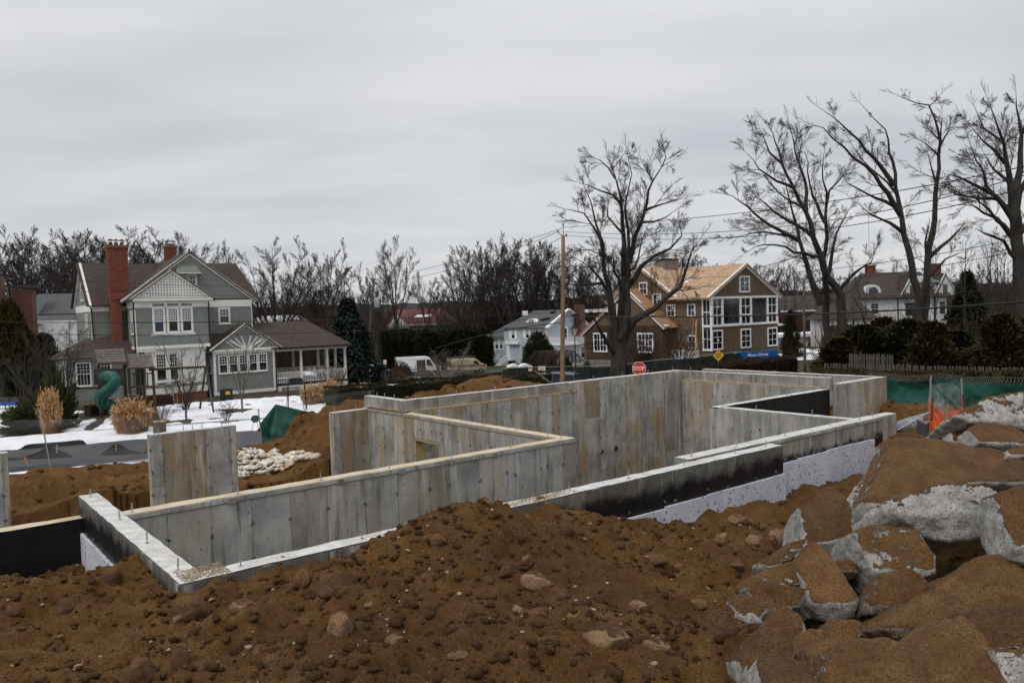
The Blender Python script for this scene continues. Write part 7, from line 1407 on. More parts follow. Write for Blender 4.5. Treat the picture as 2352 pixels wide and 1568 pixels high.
mb = MB(); mb.prism([Vector((x, -.03, h+z)) for x, z in regular(8, .405, math.pi/8)], (0, .005, 0)); mb.build('border', MAT['sign_white'], o); mb = MB(); mb.prism([Vector((x, -.036, h+z)) for x, z in regular(8, .380, math.pi/8)], (0, .006, 0)); mb.build('face', MAT['sign_red'], o)
text(o, 'STOP', .30, 'sign_white', (0, -.038, h), bold=.008, sx=.86); mb = MB(); mb.box(-.025, .025, -.022, .02, -.3, h+.3); mb.build('post', MAT['post_green'], o)
o, h = sign_root('dead_end_sign', 1649.5, 816, 60, 'yellow diamond DEAD END sign in front of the rusty hedge', .35)
mb = MB(); mb.prism([Vector((x, -.03, h+z)) for x, z in regular(4, .47, 0)], (0, .005, 0)); mb.build('border', MAT['sign_black'], o); mb = MB(); mb.prism([Vector((x, -.036, h+z)) for x, z in regular(4, .45, 0)], (0, .006, 0)); mb.build('face', MAT['sign_yellow'], o)
text(o, 'DEAD', .17, 'sign_black', (0, -.038, h+.10), bold=.005); text(o, 'END', .17, 'sign_black', (0, -.038, h-.10), bold=.005); mb = MB(); mb.box(-.03, .03, -.022, .02, -.3, h+.3); mb.build('post', MAT['post_green'], o)
o, h = sign_root('street_name_sign', 1513, 843, 64, 'pair of blue street name blades right of the stop sign')
for dz, s_, a in ((.13, 'Walnut St', .25), (-.10, 'Ocean Av', -.1)):
    mb = MB(); mb.box(-.33, .33, -.012, -.002, h+dz-.09, h+dz+.09); b = mb.build('name_blade', MAT['sign_blue'], o, rot=(0, 0, a)); text(b, s_, .15, 'sign_white', (0, -.014, h+dz), bold=.003)
mb = MB(); mb.tube([(0, .02, -.3), (0, .02, h+.3)], .03, 8); mb.build('post', MAT['post_green'], o)
o, h = sign_root('no_parking_sign', 884, 831.5, 88, 'small white and red parking sign in front of the clipped brown bush')
mb = MB(); mb.box(-.16, .16, -.03, -.02, h-.24, h+.24); mb.build('face', MAT['sign_white'], o); mb = MB(); mb.box(-.12, .12, -.034, -.03, h-.18, h-.05); n = 14; vs = [(r*math.cos(2*math.pi*i/n), -.034, h+.09+r*math.sin(2*math.pi*i/n)) for r in (.075, .10) for i in range(n)]; mb.add(vs, [(i, (i+1) % n, n+(i+1) % n, n+i) for i in range(n)]); mb.beam((-.06, -.034, h+.14), (.06, -.034, h+.04), .004, .02); mb.build('marking', MAT['sign_red'], o, kind='stuff'); mb = MB(); mb.box(-.025, .025, -.02, .02, -.2, h+.3); mb.build('post', MAT['post_green'], o)
# ------------------------------------------------------------------ utility poles, wires
MAT['wire'] = M('black_cable', (.012, .012, .013), rough=.6); MAT['porcelain'] = M('grey_insulator', (.25, .26, .27), rough=.3); MAT['can'] = M('transformer_grey', (.34, .38, .40), (.30, .33, .35), 2, rough=.5)
def upole(u0, v0, u1, v1, D, r0, r1, label, base=None):
    a = pix(u0, v0, D); b = pix(u1, v1, D); gz = ground_at(u1, D)-.3; t = (gz-a.z)/(b.z-a.z); b = a+(b-a)*t; o = empty('utility_pole', b, 0, label, 'utility pole'); mb = MB(); q = a-b; mb.tube([q*(i/6) for i in range(7)], [r0+(r1-r0)*i/6 for i in range(7)], 12); mb.build('pole', MAT['pole'] if D < 60 else MAT['bark_light'] if D < 70 else MAT['wood_grey'], o, smooth=True); return o, q
o, q = upole(1293.5, 540, 1292, 860, 54, .175, .125, 'tall brown utility pole behind the back concrete wall')
mb = MB(); mb.beam(q+Vector((-.32, 0, .18)), q+Vector((0, 0, -.1)), .06, .06); mb.beam(q+Vector((.02, 0, -.1)), q+Vector((.02, 0, .62)), .05, .05); mb.build('bracket', MAT['porcelain'], o)
for d_ in ((-.36, 0, .18), (.22, 0, -.10), (.02, 0, .62)): mb = MB(); mb.lathe(q+Vector(d_), [(.05, 0), (.08, .06), (.05, .10), (.07, .16), (.03, .2)], 8); mb.build('insulator', MAT['porcelain'], o)
for z in (3.4, 3.8, 4.1): mb = MB(); mb.lathe((0, 0, q.z-z), [(.155, 0), (.155, .06)], 12); mb.build('band', MAT['black'], o)
o2, q2 = upole(859, 640, 846, 790, 103, .19, .14, 'grey leaning utility pole with a transformer, right of the spruce')
for k in range(1): mb = MB(); mb.lathe(q2*.80+Vector((.62, -.2, -1.1)), [(.30, 0), (.36, .08), (.36, 1.15), (.30, 1.25), (.05, 1.30)], 14); t_ = mb.build('transformer', MAT['can'], o2, smooth=True)
for dx_ in (-.12, .15): mb = MB(); mb.lathe(q2*.80+Vector((.62+dx_, -.2, .18)), [(.05, 0), (.03, .3)], 6); mb.build('bushing', MAT['porcelain'], o2)
mb = MB(); mb.beam(q2+Vector((-.5, 0, -.1)), q2+Vector((.5, 0, -.1)), .08, .1); mb.build('crossarm', MAT['wood_grey'], o2); mb = MB(); mb.beam(q2*.80+Vector((0, -.1, -.3)), q2*.80+Vector((.4, -.2, -.3)), .06, .06); mb.build('bracket', MAT['steel'], o2)
upole(661, 676, 657, 737, 135, .18, .14, 'distant wooden pole behind the roof of the porch wing')[0]; upole(652, 703, 655, 737, 138, .1, .08, 'thin distant pole beside the other far pole')
o, q = upole(1845.5, 640, 1849, 850, 66, .12, .10, 'weathered dark pole between the house under construction and the evergreens')
ant = empty('radio_mast', pix(1997, 668, 120), 0, 'very thin radio mast rising above the white house', 'mast'); p_ = pix(1995, 493, 120)-pix(1997, 668, 120); mb = MB(); mb.tube([(0, 0, -6), p_], .035, 4); mb.build('mast', MAT['steel'], ant)
def wire(pts, r, label, n=26):   # pts (u, v, D): path through the measured points, 1/D linear between ends
    m = len(pts); us = np.linspace(pts[0][0], pts[-1][0], n); out = []
    for u in us:
        v = 0
        for i, (ui, vi, _) in enumerate(pts):
            w = 1.0
            for j, (uj, _, _) in enumerate(pts):
                if i != j: w *= (u-uj)/(ui-uj)
            v += w*vi
        t = (u-pts[0][0])/(pts[-1][0]-pts[0][0]); D = 1/((1-t)/pts[0][2]+t/pts[-1][2]); out.append(pix(u, v, D))
    mb = MB(); mb.tube(out, r, 5, False); return tag(mb.build('overhead_wire', MAT['wire']), label, 'wire', 'overhead wires')
RW = 'overhead wire running right from the brown utility pole, '
wire([(1296, 522, 54), (1649, 495, 34), (2400, 372, 18)], .014, RW+'topmost of all'); wire([(1283, 531, 54), (1649, 533, 34), (2400, 388, 18)], .013, RW+'second from the top'); wire([(1300, 541, 54), (1649, 547, 34), (2400, 417, 18)], .013, RW+'third from the top')
wire([(1293, 634, 54), (1764, 630, 31), (2400, 534, 17)], .008, RW+'fourth, very thin'); wire([(1293, 645, 54), (1764, 654, 31), (2400, 562, 17)], .008, RW+'fifth, very thin'); wire([(1293, 726, 54), (1764, 724, 31), (2400, 689, 17)], .026, RW+'thick black bundle below the rest'); wire([(1293, 716, 54), (1764, 694, 31), (2400, 660, 17)], .007, RW+'thin, just above the thick bundle')
LW = 'wire running left from the brown utility pole, '
wire([(1296, 522, 54), (1091, 588, 72), (859, 643, 103)], .018, LW+'uppermost'); wire([(1283, 531, 54), (1091, 604, 72), (862, 651, 103)], .018, LW+'second from the top'); wire([(1290, 545, 54), (1095, 628, 72), (862, 660, 103)], .016, LW+'third from the top')
wire([(1293, 716, 54), (1000, 728, 40), (-60, 738, 21)], .012, LW+'low across the sage green house windows'); wire([(1293, 728, 54), (1000, 750, 40), (-60, 762, 21)], .010, LW+'lowest across the sage green house'); wire([(1293, 741, 54), (1170, 757, 50), (1000, 800, 44)], .028, LW+'thick, before the pale blue house')
wire([(859, 655, 103), (588, 659, 60), (-60, 622, 30)], .010, 'thin overhead wire crossing the roofs of the sage green house'); wire([(859, 680, 103), (588, 681, 60), (-60, 652, 30)], .010, 'thin overhead wire crossing the gables of the sage green house')
for u, v, D, L, lab in [(1270, 717, 53, .4, 'left black cable closure hung on the wires beside the pole'), (1296+24, 723, 52.5, .45, 'right black cable closure hung on the wires beside the pole'), (1252, 733, 52, .65, 'long black cable sleeve on the thick cable left of the pole')]:
    mb = MB(); mb.tube([(-L/2, 0, 0), (-L*.42, 0, 0), (L*.42, 0, .02), (L/2, 0, .02)], [.05, .10, .10, .05], 8); tag(mb.build('cable_closure', MAT['wire'], loc=pix(u, v, D), rot=(0, -.1, 0)), lab, 'cable closure')
# garden lantern
p = pix(1320, 770, 58); gz = ground_at(1320, 58); o = empty('street_lantern', (p.x, p.y, gz), 0, 'black four-sided lantern on a post between the pole and the big tree', 'street lamp'); h = p.z-gz
mb = MB(); mb.tube([(0, 0, 0), (0, 0, h)], [.06, .035], 8); mb.build('post', MAT['black'], o); mb = MB(); mb.hexa([(-.11, -.11, h), (.11, -.11, h), (.11, .11, h), (-.11, .11, h), (-.2, -.2, h+.5), (.2, -.2, h+.5), (.2, .2, h+.5), (-.2, .2, h+.5)]); mb.build('lantern_glass', MAT['lamp_glass'] if 'lamp_glass' in MAT else MAT['glass'], o)
mb = MB()
for sx_ in (-1, 1):
    for sy_ in (-1, 1): mb.beam((sx_*.115, sy_*.115, h), (sx_*.205, sy_*.205, h+.5), .03, .03)
mb.build('lantern_frame', MAT['black'], o); mb = MB(); mb.lathe((0, 0, h+.5), [(.31, 0), (.12, .18), (.05, .26), (.03, .34)], 4); mb.build('lantern_roof', MAT['black'], o)
# ------------------------------------------------------------------ vehicles
def paint(name, col, rough=.3): m = M(name, col, tuple(c*.9 for c in col), 1, rough=rough, spec=.5); m.node_tree.nodes['Principled BSDF'].inputs['Coat Weight'].default_value = .5; return m
MAT['car_black'] = paint('black_car_paint', (.012, .013, .016)); MAT['van_white'] = paint('white_van_paint', (.72, .72, .71)); MAT['van_cream'] = paint('cream_van_paint', (.42, .36, .24)); MAT['car_dark'] = paint('charcoal_car_paint', (.028, .030, .034)); MAT['tint'] = M('tinted_car_glass', (.012, .013, .015), rough=.25, spec=.25); MAT['tyre'] = M('tyre_rubber', (.015, .015, .015), rough=.9); MAT['lamp_red'] = M('tail_lamp_red', (.30, .01, .01), rough=.2); MAT['plastic_grey'] = M('grey_plastic', (.07, .07, .075), rough=.7); MAT['plate'] = M('pale_plate', (.45, .5, .6), rough=.5); MAT['stripe'] = M('dark_red_stripe', (.22, .02, .02), rough=.4); MAT['interior'] = M('dim_van_interior', (.05, .045, .04), (.09, .06, .04), 4, rough=.9)
def loft(mb, st, mi=None):   # stations: (x, [(y,z)...]) half sections from bottom to top, mirrored
    k = len(st[0][1]); vs = []
    for x, sec in st: vs += [(x, -y, z) for y, z in sec]+[(x, y, z) for y, z in reversed(sec)]
    n = 2*k; fs = [(i*n+j, i*n+(j+1) % n, (i+1)*n+(j+1) % n, (i+1)*n+j) for i in range(len(st)-1) for j in range(n)]
    mb.add(vs, fs+[tuple(range(n)), tuple((len(st)-1)*n+j for j in reversed(range(n)))], mi)
def wheel(parent, x, y, r, side):
    mb = MB(); n = 18; prof = [(r*.62, -.11), (r*.94, -.11), (r, -.07), (r, .07), (r*.94, .11), (r*.62, .11)]
    vs = [(x+q*math.cos(2*math.pi*j/n), y+z, r+q*math.sin(2*math.pi*j/n)) for q, z in prof for j in range(n)]; mb.add(vs, [(i*n+j, i*n+(j+1) % n, (i+1)*n+(j+1) % n, (i+1)*n+j) for i in range(5) for j in range(n)]); w = mb.build('wheel', MAT['tyre'], parent, smooth=True)
    m = MB(); yy = y+side*.085; m.add([(x, yy, r)]+[(x+r*.62*math.cos(2*math.pi*j/n), yy-side*.02, r+r*.62*math.sin(2*math.pi*j/n)) for j in range(n)], [(0, j+1, (j+1) % n+1) for j in range(n)])
    for j in range(5): a = 2*math.pi*j/5; m.beam((x+.05*math.cos(a), yy+side*.012, r+.05*math.sin(a)), (x+r*.58*math.cos(a), yy+side*.005, r+r*.58*math.sin(a)), .05, .02)
    m.build('rim', MAT['steel'], w)
def suv(u, D, yaw, label, mat, gz):
    p = pix(u, 700, D); o = empty('parked_car', (p.x, p.y, gz), R_(yaw), label, 'car'); mb = MB()
    S_ = [(-2.30, .52, .98, .80), (-2.22, .36, 1.06, .90), (-1.5, .32, 1.10, .94), (0, .30, 1.06, .95), (1.15, .30, 1.02, .94), (1.8, .33, .98, .92), (2.2, .40, .84, .84), (2.30, .50, .66, .72)]
    loft(mb, [(x, [(hw*.86, zb), (hw*.98, zb+.12), (hw, (zb+zt)/2), (hw*.97, zt-.06), (hw*.88, zt)]) for x, zb, zt, hw in S_]); mb.build('body', MAT[mat], o, smooth=False)
    mb = MB(); loft(mb, [(x, [(.87, 1.02), (.87-.03, 1.10), (a, z-.05), (a-.08, z)]) for x, a, z in ((-2.12, .78, 1.22), (-1.92, .70, 1.60), (-1.2, .70, 1.66), (-.2, .70, 1.68), (.45, .68, 1.64), (.95, .74, 1.30), (1.22, .82, 1.14))]); mb.build('window_glass', MAT['tint'], o)
    mb = MB(); loft(mb, [(x, [(.70, z-.02), (.69, z+.02), (.60, z+.035)]) for x, z in ((-2.05, 1.60), (-1.2, 1.665), (-.2, 1.685), (.42, 1.645))])
    for s_ in (-1, 1):
        for (xa, za, xb, zb) in ((-2.14, 1.08, -1.93, 1.62), (-1.35, 1.08, -1.25, 1.66), (-.35, 1.06, -.30, 1.68), (.47, 1.65, 1.20, 1.06)): mb.beam((xa, s_*.87, za), (xb, s_*.70, zb), .07, .06)
    mb.build('roof', MAT[mat], o)
    for s_ in (-1, 1): m = MB(); m.beam((-1.75, s_*.62, 1.74), (.25, s_*.62, 1.74), .04, .04); m.build('roof_rail', MAT['steel'], o)
    for x in (-1.4, 1.42):
        for s_ in (-1, 1): wheel(o, x, s_*.84, .36, s_); m = MB(); m.prism([Vector((x+.46*math.cos(math.pi*i/10), s_*.952, .34+.46*math.sin(math.pi*i/10))) for i in range(11)], (0, s_*.012, 0)); m.build('wheel_arch', MAT['plastic_grey'], o)
    for s_ in (-1, 1):
        m = MB(); m.box(-2.33, -2.2, s_*.52-.22*(s_ < 0)-.0, s_*.52+.22*(s_ > 0)+.0, .95, 1.07) if False else m.hexa([(-2.325, s_*.45, .92), (-2.1, s_*.93, .92), (-2.1, s_*.93, 1.06), (-2.325, s_*.45, 1.06), (-2.30, s_*.45, .93), (-2.08, s_*.90, .93), (-2.08, s_*.90, 1.05), (-2.30, s_*.45, 1.05)]); m.build('tail_lamp', MAT['lamp_red'], o)
        m = MB(); m.box(2.12, 2.27, s_*.62-.15, s_*.62+.15, .74, .86); m.build('headlight', MAT['plate'], o)
        m = MB(); m.box(.75, .95, s_*.96-.06, s_*.96+.06, 1.04, 1.2); m.build('door_mirror', MAT[mat], o)
    m = MB(); m.box(-2.335, -2.31, -.25, .25, .72, .86); m.build('licence_plate', MAT['plate'], o); m = MB(); m.box(-2.34, -2.2, -.8, .8, .42, .56); m.build('bumper', MAT['plastic_grey'], o); m = MB(); m.beam((-2.18, -.62, 1.19), (-2.18, .62, 1.19), .03, .03); m.build('chrome_strip', MAT['steel'], o); return o
suv(879, 99, 147, 'black car parked nose-left near the white van, seen from behind', 'car_black', -2.62); suv(1262, 61, 158, 'dark car with chrome window line, half hidden by the utility pole', 'car_dark', -.62)
def van(u, D, yaw, L, H_, label, mat, gz, cream=False):
    p = pix(u, 700, D); o = empty('parked_van', (p.x, p.y, gz), R_(yaw), label, 'van'); hw = 1.0; x0 = -L/2; nose = L/2
    def sec(zt, w=hw, zb=.4): return [(w*.9, zb), (w, zb+.1), (w, zb+.7), (w*.985, max(zb+.75, zt*.6)), (w*.93, zt-.10), (w*.84, zt)]
    mb = MB(); hood = 1.25; loft(mb, [(x0, sec(H_-.05, .97)), (x0+.1, sec(H_)), (nose-1.95, sec(H_)), (nose-1.5, sec(H_*.93)), (nose-.85, sec(hood+.12)), (nose-.25, sec(hood-.1, .95)), (nose-.05, sec(.95, .86)), (nose, sec(.8, .78))]); mb.build('body', MAT[mat], o)
    for x in (x0+1.15, nose-.95):
        for s_ in (-1, 1): wheel(o, x, s_*.90, .36, s_)
    s_ = -1; yy = s_*(hw+.006)
    def quad(name, pts, m_, y=yy): m = MB(); m.prism([Vector((x, y, z)) for x, z in pts], (0, .012*s_, 0)); m.build(name, MAT[m_], o)
    quad('side_window', [(nose-2.0, 1.35), (nose-1.12, 1.25), (nose-1.5, H_*.80), (nose-2.0, H_*.82)], 'glass'); m = MB(); m.hexa([(nose-1.52, -.8, H_*.90), (nose-.85, -.86, hood+.14), (nose-.85, .86, hood+.14), (nose-1.52, .8, H_*.90), (nose-1.46, -.8, H_*.91), (nose-.79, -.86, hood+.16), (nose-.79, .86, hood+.16), (nose-1.46, .8, H_*.91)]); m.build('windscreen', MAT['glass'], o)
    if not cream:
        quad('open_doorway', [(nose-3.35, .55), (nose-2.15, .55), (nose-2.15, H_-.45), (nose-3.35, H_-.45)], 'interior'); m = MB(); m.box(nose-4.75, nose-3.40, -hw-.09, -hw-.03, .6, H_-.3); m.build('sliding_door', MAT[mat], o)
        m = MB(); m.box(nose-3.2, nose-2.9, -hw-.018, -hw-.008, .6, H_-.6); m.box(nose-2.5, nose-2.45, -hw-.018, -hw-.008, .6, H_-.5); m.box(nose-3.2, nose-2.4, -hw-.018, -hw-.008, 1.1, 1.14); m.build('shelving', MAT['plastic_grey'], o); m = MB(); m.box(nose-3.1, nose-2.95, -hw-.03, -hw-.015, .7, .85); m.build('yellow_toolbox', MAT['sign_yellow'], o)
        quad('lower_cladding', [(x0+.05, .42), (nose-.3, .42), (nose-.3, .62), (x0+.05, .62)], 'plastic_grey'); quad('panel_line', [(x0+1.7, .62), (x0+1.73, .62), (x0+1.73, H_-.25), (x0+1.7, H_-.25)], 'plastic_grey', yy)
    else:
        quad('side_stripe', [(x0, 1.08), (nose-.3, .98), (nose-.3, 1.14), (x0, 1.24)], 'stripe'); m = MB()
        for x in (x0+.2, x0+1.5, x0+2.8): m.box(x, x+.06, -1.0, 1.0, H_+.02, H_+.16)
        for y in (-.7, -.35, .1, .5): m.beam((x0-.2, y, H_+.2), (x0+3.6, y, H_+.2), .08, .07)
        m.build('ladder_rack', MAT['plastic_grey'], o)
    for y0, y1 in ((-.85, -.08), (.08, .85)): m = MB(); m.box(x0-.02, x0+.01, y0, y1, 1.25, H_-.35); m.build('rear_window', MAT['glass'], o)
    if cream: m = MB(); m.box(x0-.025, x0-.005, -.97, .97, 1.08, 1.24); m.build('rear_stripe', MAT['stripe'], o)
    for y in (-.92, .92): m = MB(); m.box(x0-.02, x0+.08, y-.06, y+.06, 1.0, 1.6); m.build('tail_lamp', MAT['lamp_red'], o)
    m = MB(); m.box(x0-.08, x0+.1, -.95, .95, .38, .58); m.build('bumper', MAT['plastic_grey'], o); m = MB(); m.box(nose-.16, nose+.0, -.88, -.5, .88, 1.1); m.build('headlight', MAT['plate'], o); m = MB(); m.box(nose-1.9, nose-1.75, -1.25, -1.0, 1.35, 1.75); m.build('door_mirror', MAT['plastic_grey'], o); return o
van(955, 107, 17, 6.0, 2.6, 'white high-roofed work van with its side door open', 'van_white', -2.35); van(1068, 108, 22, 5.2, 2.1, 'cream van with a dark red stripe and ladder rack beside the reddish bush', 'van_cream', -2.35, True)
# paved parking and snow around the vehicles
def patch(name, us, mat, dz, res=.5, seed=0, kind='structure', bumpy=.0, thr=None, h=.12):
    (u0, D0), (u1, D1) = us; a = pix(u0, 700, D0); b = pix(u1, 700, D1); X, Y, Fq = grid(min(a.x, b.x)-1, max(a.x, b.x)+1, D0, D1, res); Z = far_z(X, Y)+dz
    if thr is not None:
        e = np.minimum(np.minimum(X-X.min(), X.max()-X), np.minimum(Y-D0, D1-Y)); m = .5+.3*rnoise(X, Y, 4, seed)+.2*rnoise(X, Y, 1.4, seed+1)-.5*(1-sstep(0, 1.2, e)); k = sstep(thr-.05, thr+.1, m); Z = Z-.12+k*(h+.12)
    o = link_mesh(name, np_mesh(name, np.stack([X.ravel(), Y.ravel(), Z.ravel()], 1), Fq, MAT[mat])); o['kind'] = kind
patch('parking_area', ((820, 93), (1150, 114)), 'asphalt', .02, 1.0); patch('snow_patch', ((925, 72), (1135, 93)), 'snow', 0, .4, 4, thr=.16); patch('snow_patch', ((780, 80), (900, 92)), 'snow', 0, .4, 6, thr=.3); patch('snow_patch', ((1560, 70), (1760, 79)), 'snow', 0, .4, 9, thr=.5); patch('snow_patch', ((1800, 80), (1990, 100)), 'snow', 0, .6, 12, thr=.5); patch('snow_patch', ((-60, 54), (160, 80)), 'snow', 0, .4, 15, thr=.42); patch('snow_patch', ((1280, 47), (1400, 52)), 'snow', 0, .3, 18, thr=.35)
patch('snow_patch', ((520, 72), (1010, 135)), 'snow', 0, .7, 22, thr=.55)
# goal, barrel
p = pix(991, 700, 76); gz = ground_at(991, 76); o = empty('hockey_goal', (p.x, p.y, gz), .2, 'small orange-framed goal on the snow', 'goal'); mb = MB(); mb.tube([(-.62, 0, 0), (-.62, 0, 1.1), (-.5, 0, 1.22), (.5, 0, 1.22), (.62, 0, 1.1), (.62, 0, 0)], .04, 6); mb.tube([(-.6, .6, 0), (-.6, .5, .1), (-.55, .1, 1.2)], .02, 5); mb.tube([(.6, .6, 0), (.6, .5, .1), (.55, .1, 1.2)], .02, 5); mb.build('frame', MAT['orange'] if 'orange' in MAT else MAT['sign_yellow'], o)
mb = MB()
for i in range(9): mb.tube([(-.6+.15*i, .02, 1.2), (-.6+.15*i, .55, .05)], .006, 3)
for i in range(7): mb.tube([(-.6, .08*i, 1.2-.17*i), (.6, .08*i, 1.2-.17*i)], .006, 3)
mb.build('net', MAT['steel'], o, kind='stuff')
p = pix(1074, 700, 80); o = empty('traffic_barrel', (p.x, p.y, ground_at(1074, 80)), 0, 'orange traffic barrel by the low rusty bush', 'barrel'); mb = MB(); mb.lathe((0, 0, 0), [(.3, 0), (.3, .3), (.27, .32), (.27, .6), (.24, .62), (.24, 1.0), (.1, 1.02)], 12); mb.build('body', MAT['orange'], o); mb = MB(); mb.lathe((0, 0, .35), [(.275, 0), (.272, .2)], 12); mb.build('reflective_band', MAT['sign_white'], o)
# ------------------------------------------------------------------ site fence with dark mesh, toilets, notices
MAT['mesh_dark'] = M('dark_green_fence_mesh', (.012, .020, .018), (.018, .028, .025), 1.2, rough=.9, stretch=(1, 1, .3), world=True)
fpts = [(1150, 70), (1235, 68), (1290, 66), (1345, 64), (1420, 62), (1500, 61), (1580, 61), (1700, 66)]
for i in range(len(fpts)-1):
    (ua, Da), (ub, Db) = fpts[i], fpts[i+1]; A = pix(ua, 700, Da); B = pix(ub, 700, Db); ga, gb_ = ground_at(ua, Da), ground_at(ub, Db); L = math.hypot(B.x-A.x, B.y-A.y); n = max(2, int(L/.4))
    o = empty('site_fence', (A.x, A.y, ga), math.atan2(B.y-A.y, B.x-A.x), 'dark mesh-covered site fence panel, %s' % ['in front of the toilets', 'with the white notice', 'behind the dark car', 'just right of the utility pole', 'under the big bare tree', 'behind the STOP sign', 'far right, behind the yellow sign'][i], 'fence', 'site fence panels')
    vs = []; H0 = 1.95
    for k in range(n+1):
        x = L*k/n; g = (gb_-ga)*k/n; w_ = .05*math.sin(k*1.7)+.03*math.sin(k*.6)
        vs += [(x, w_, g+.02), (x, w_*1.5, g+.9), (x, 0, g+H0-.04-.05*abs(math.sin(k*.9)))]
    mb = MB(); mb.add(vs, [(3*k+j, 3*k+3+j, 3*k+4+j, 3*k+1+j) for k in range(n) for j in range(2)]); mb.build('mesh_screen', MAT['mesh_dark'], o)
    mb = MB(); mb.tube([(0, .03, .05), (0, .03, H0+.05), (L, .03, gb_-ga+H0+.05), (L, .03, gb_-ga+.05)], .025, 6)
    if i < 3: mb.tube([(L*.5, .03, .05), (L*.5, .03, H0)], .02, 6)
    mb.build('frame', MAT['steel'], o)
for u, v, D, w, h, lab, face, lines in [(1244, 852, 66.5, .62, .85, 'white construction notice on the dark fence', 'sign_white', ['CONSTRUCTION']), (1217.7, 847, 67.5, .30, .38, 'small red and white notice left of the white one', 'sign_white', None), (1227.5, 851.5, 67, .30, .38, 'small red notice beside the white one', 'sign_red', None)]:
    p = pix(u, v, D); o = empty('notice_board', p, face_cam(p)+.1, lab, 'notice'); mb = MB(); mb.box(-w/2, w/2, -.2, -.185, -h/2, h/2); mb.build('panel', MAT[face], o); mb = MB()
    if lines: 
        text(o, 'CONSTRUCTION', .085, 'sign_black', (0, -.205, h*.36), bold=.002)
        for k, ww in enumerate((.44, .36, .3, .4)): mb.box(-ww/2, ww/2, -.204, -.2, h*.16-.15*k, h*.16-.15*k+.055)
        mb.build('small_print', MAT['sign_black'], o, kind='stuff')
    else: mb.box(-w*.4, w*.4, -.204, -.2, .02, h*.42); mb.build('red_field', MAT['sign_red'] if face == 'sign_white' else MAT['sign_black'], o)
for u, lab in ((1176, 'left portable toilet with a white curved roof behind the dark fence'), (1201, 'right portable toilet with a white curved roof behind the dark fence')):
    p = pix(u, 700, 74); gz = ground_at(u, 74)-.05; o = empty('portable_toilet', (p.x, p.y, gz), .15, lab, 'portable toilet'); mb = MB(); mb.box(-.58, .58, -.58, .58, 0, 2.15); mb.build('cabin', MAT['mesh_dark'], o); n = 10
    mb = MB(); mb.prism([Vector((-.68+1.36*i/n, -.68, 2.15+.26*math.sin(math.pi*i/n))) for i in range(n+1)], (0, 1.36, 0)); mb.build('roof', MAT['sign_white'], o); mb = MB(); mb.box(-.4, .4, -.6, -.58, .1, 1.95); mb.build('door', MAT['plastic_grey'], o)
# ------------------------------------------------------------------ blue telehandler
MAT['lift_blue'] = paint('telehandler_blue', (.010, .10, .34)); p = pix(1688, 700, 71); gz = ground_at(1688, 71)
o = empty('telehandler', (p.x, p.y, gz), R_(10), 'blue telehandler with its boom lowered, parked behind the rusty hedge', 'telehandler'); zc = pix(1735, 816, 71).z-gz
mb = MB(); mb.prism([Vector((x, -.22, zc+z)) for x, z in ((.25, -.30), (3.55, -.25), (3.55, .32), (.2, .34), (.05, .1))], (0, .44, 0)); b = mb.build('boom', MAT['lift_blue'], o); mb = MB(); mb.box(3.05, 3.95, -.27, .27, zc-.36, zc+.40); mb.build('boom_head', MAT['lift_blue'], o)
mb = MB(); mb.prism([Vector((x, -.26, zc+z)) for x, z in ((-.25, -.75), (.95, -.75), (.55, -.25), (.3, .3), (.0, .34), (-.2, 0))], (0, .52, 0)); mb.build('carriage', MAT['lift_blue'], o)
mb = MB(); mb.box(.9, 5.2, -1.0, 1.0, zc-1.0, zc-.55); mb.build('chassis', MAT['plastic_grey'], o); mb = MB(); mb.box(2.2, 3.6, .35, 1.1, zc-.6, zc+.30); mb.build('cab', MAT['glass'], o); mb = MB(); mb.tube([(.5, -.1, zc-.5), (2.2, -.1, zc-.42)], .07, 8); mb.build('hydraulic_ram', MAT['black'], o)
for x in (1.5, 4.4): wheel(o, x, -1.0, .62, -1); wheel(o, x, 1.0, .62, 1)
mb = MB(); mb.box(1.0, 3.1, -1.05, -.9, zc-.56, zc-.40); mb.build('orange_guard', MAT['orange'], o)
text(o, 'Genie GTH-844', .30, 'sign_white', (2.15, -.228, zc+.03), bold=.006, name='lettering'); mb = MB(); mb.box(.95, 1.3, -.226, -.222, zc+.0, zc+.05); mb.prism([Vector((x, -.224, zc+z)) for x, z in ((1.0, .07), (1.3, .07), (1.12, .16))], (0, .002, 0)); mb.build('emblem', MAT['sign_white'], o)
# ------------------------------------------------------------------ picket fences
pm = MB(); pm.prism([Vector((x, 0, z)) for x, z in ((-.06, 0), (.06, 0), (.06, 1.45), (.045, 1.5), (-.045, 1.5), (-.06, 1.45))], (0, .02, 0)); pk = pm.mesh('picket', MAT['wood_grey'])
def picket_fence(u0, D0, u1, D1, zt, sp, label, flip=True):
    A = pix(u0, 700, D0); B = pix(u1, 700, D1); L = math.hypot(B.x-A.x, B.y-A.y); o = empty('picket_fence', (A.x, A.y, 0), math.atan2(B.y-A.y, B.x-A.x), label, 'fence'); n = int(L/sp)
    r = random.Random(n)
    for i in range(n+1): link_mesh('picket', pk, o, (i*sp, -.03-(.05 if flip and i % 2 else 0), zt-1.5+r.uniform(-.03, .03)), (0, R_(r.uniform(-1.2, 1.2)), 0))
    for z in (zt-.35, zt-1.1): mb = MB(); mb.box(0, L, -.008, .035, z, z+.08); mb.build('rail', MAT['wood_grey'], o)
    return o
picket_fence(1893, 50.5, 2420, 42, 2.0, .19, 'long weathered grey board fence running behind the low bronze hedge'); picket_fence(1950, 57, 2050, 55, 2.1, .17, 'shorter piece of grey picket fence standing higher, behind the long one', False)
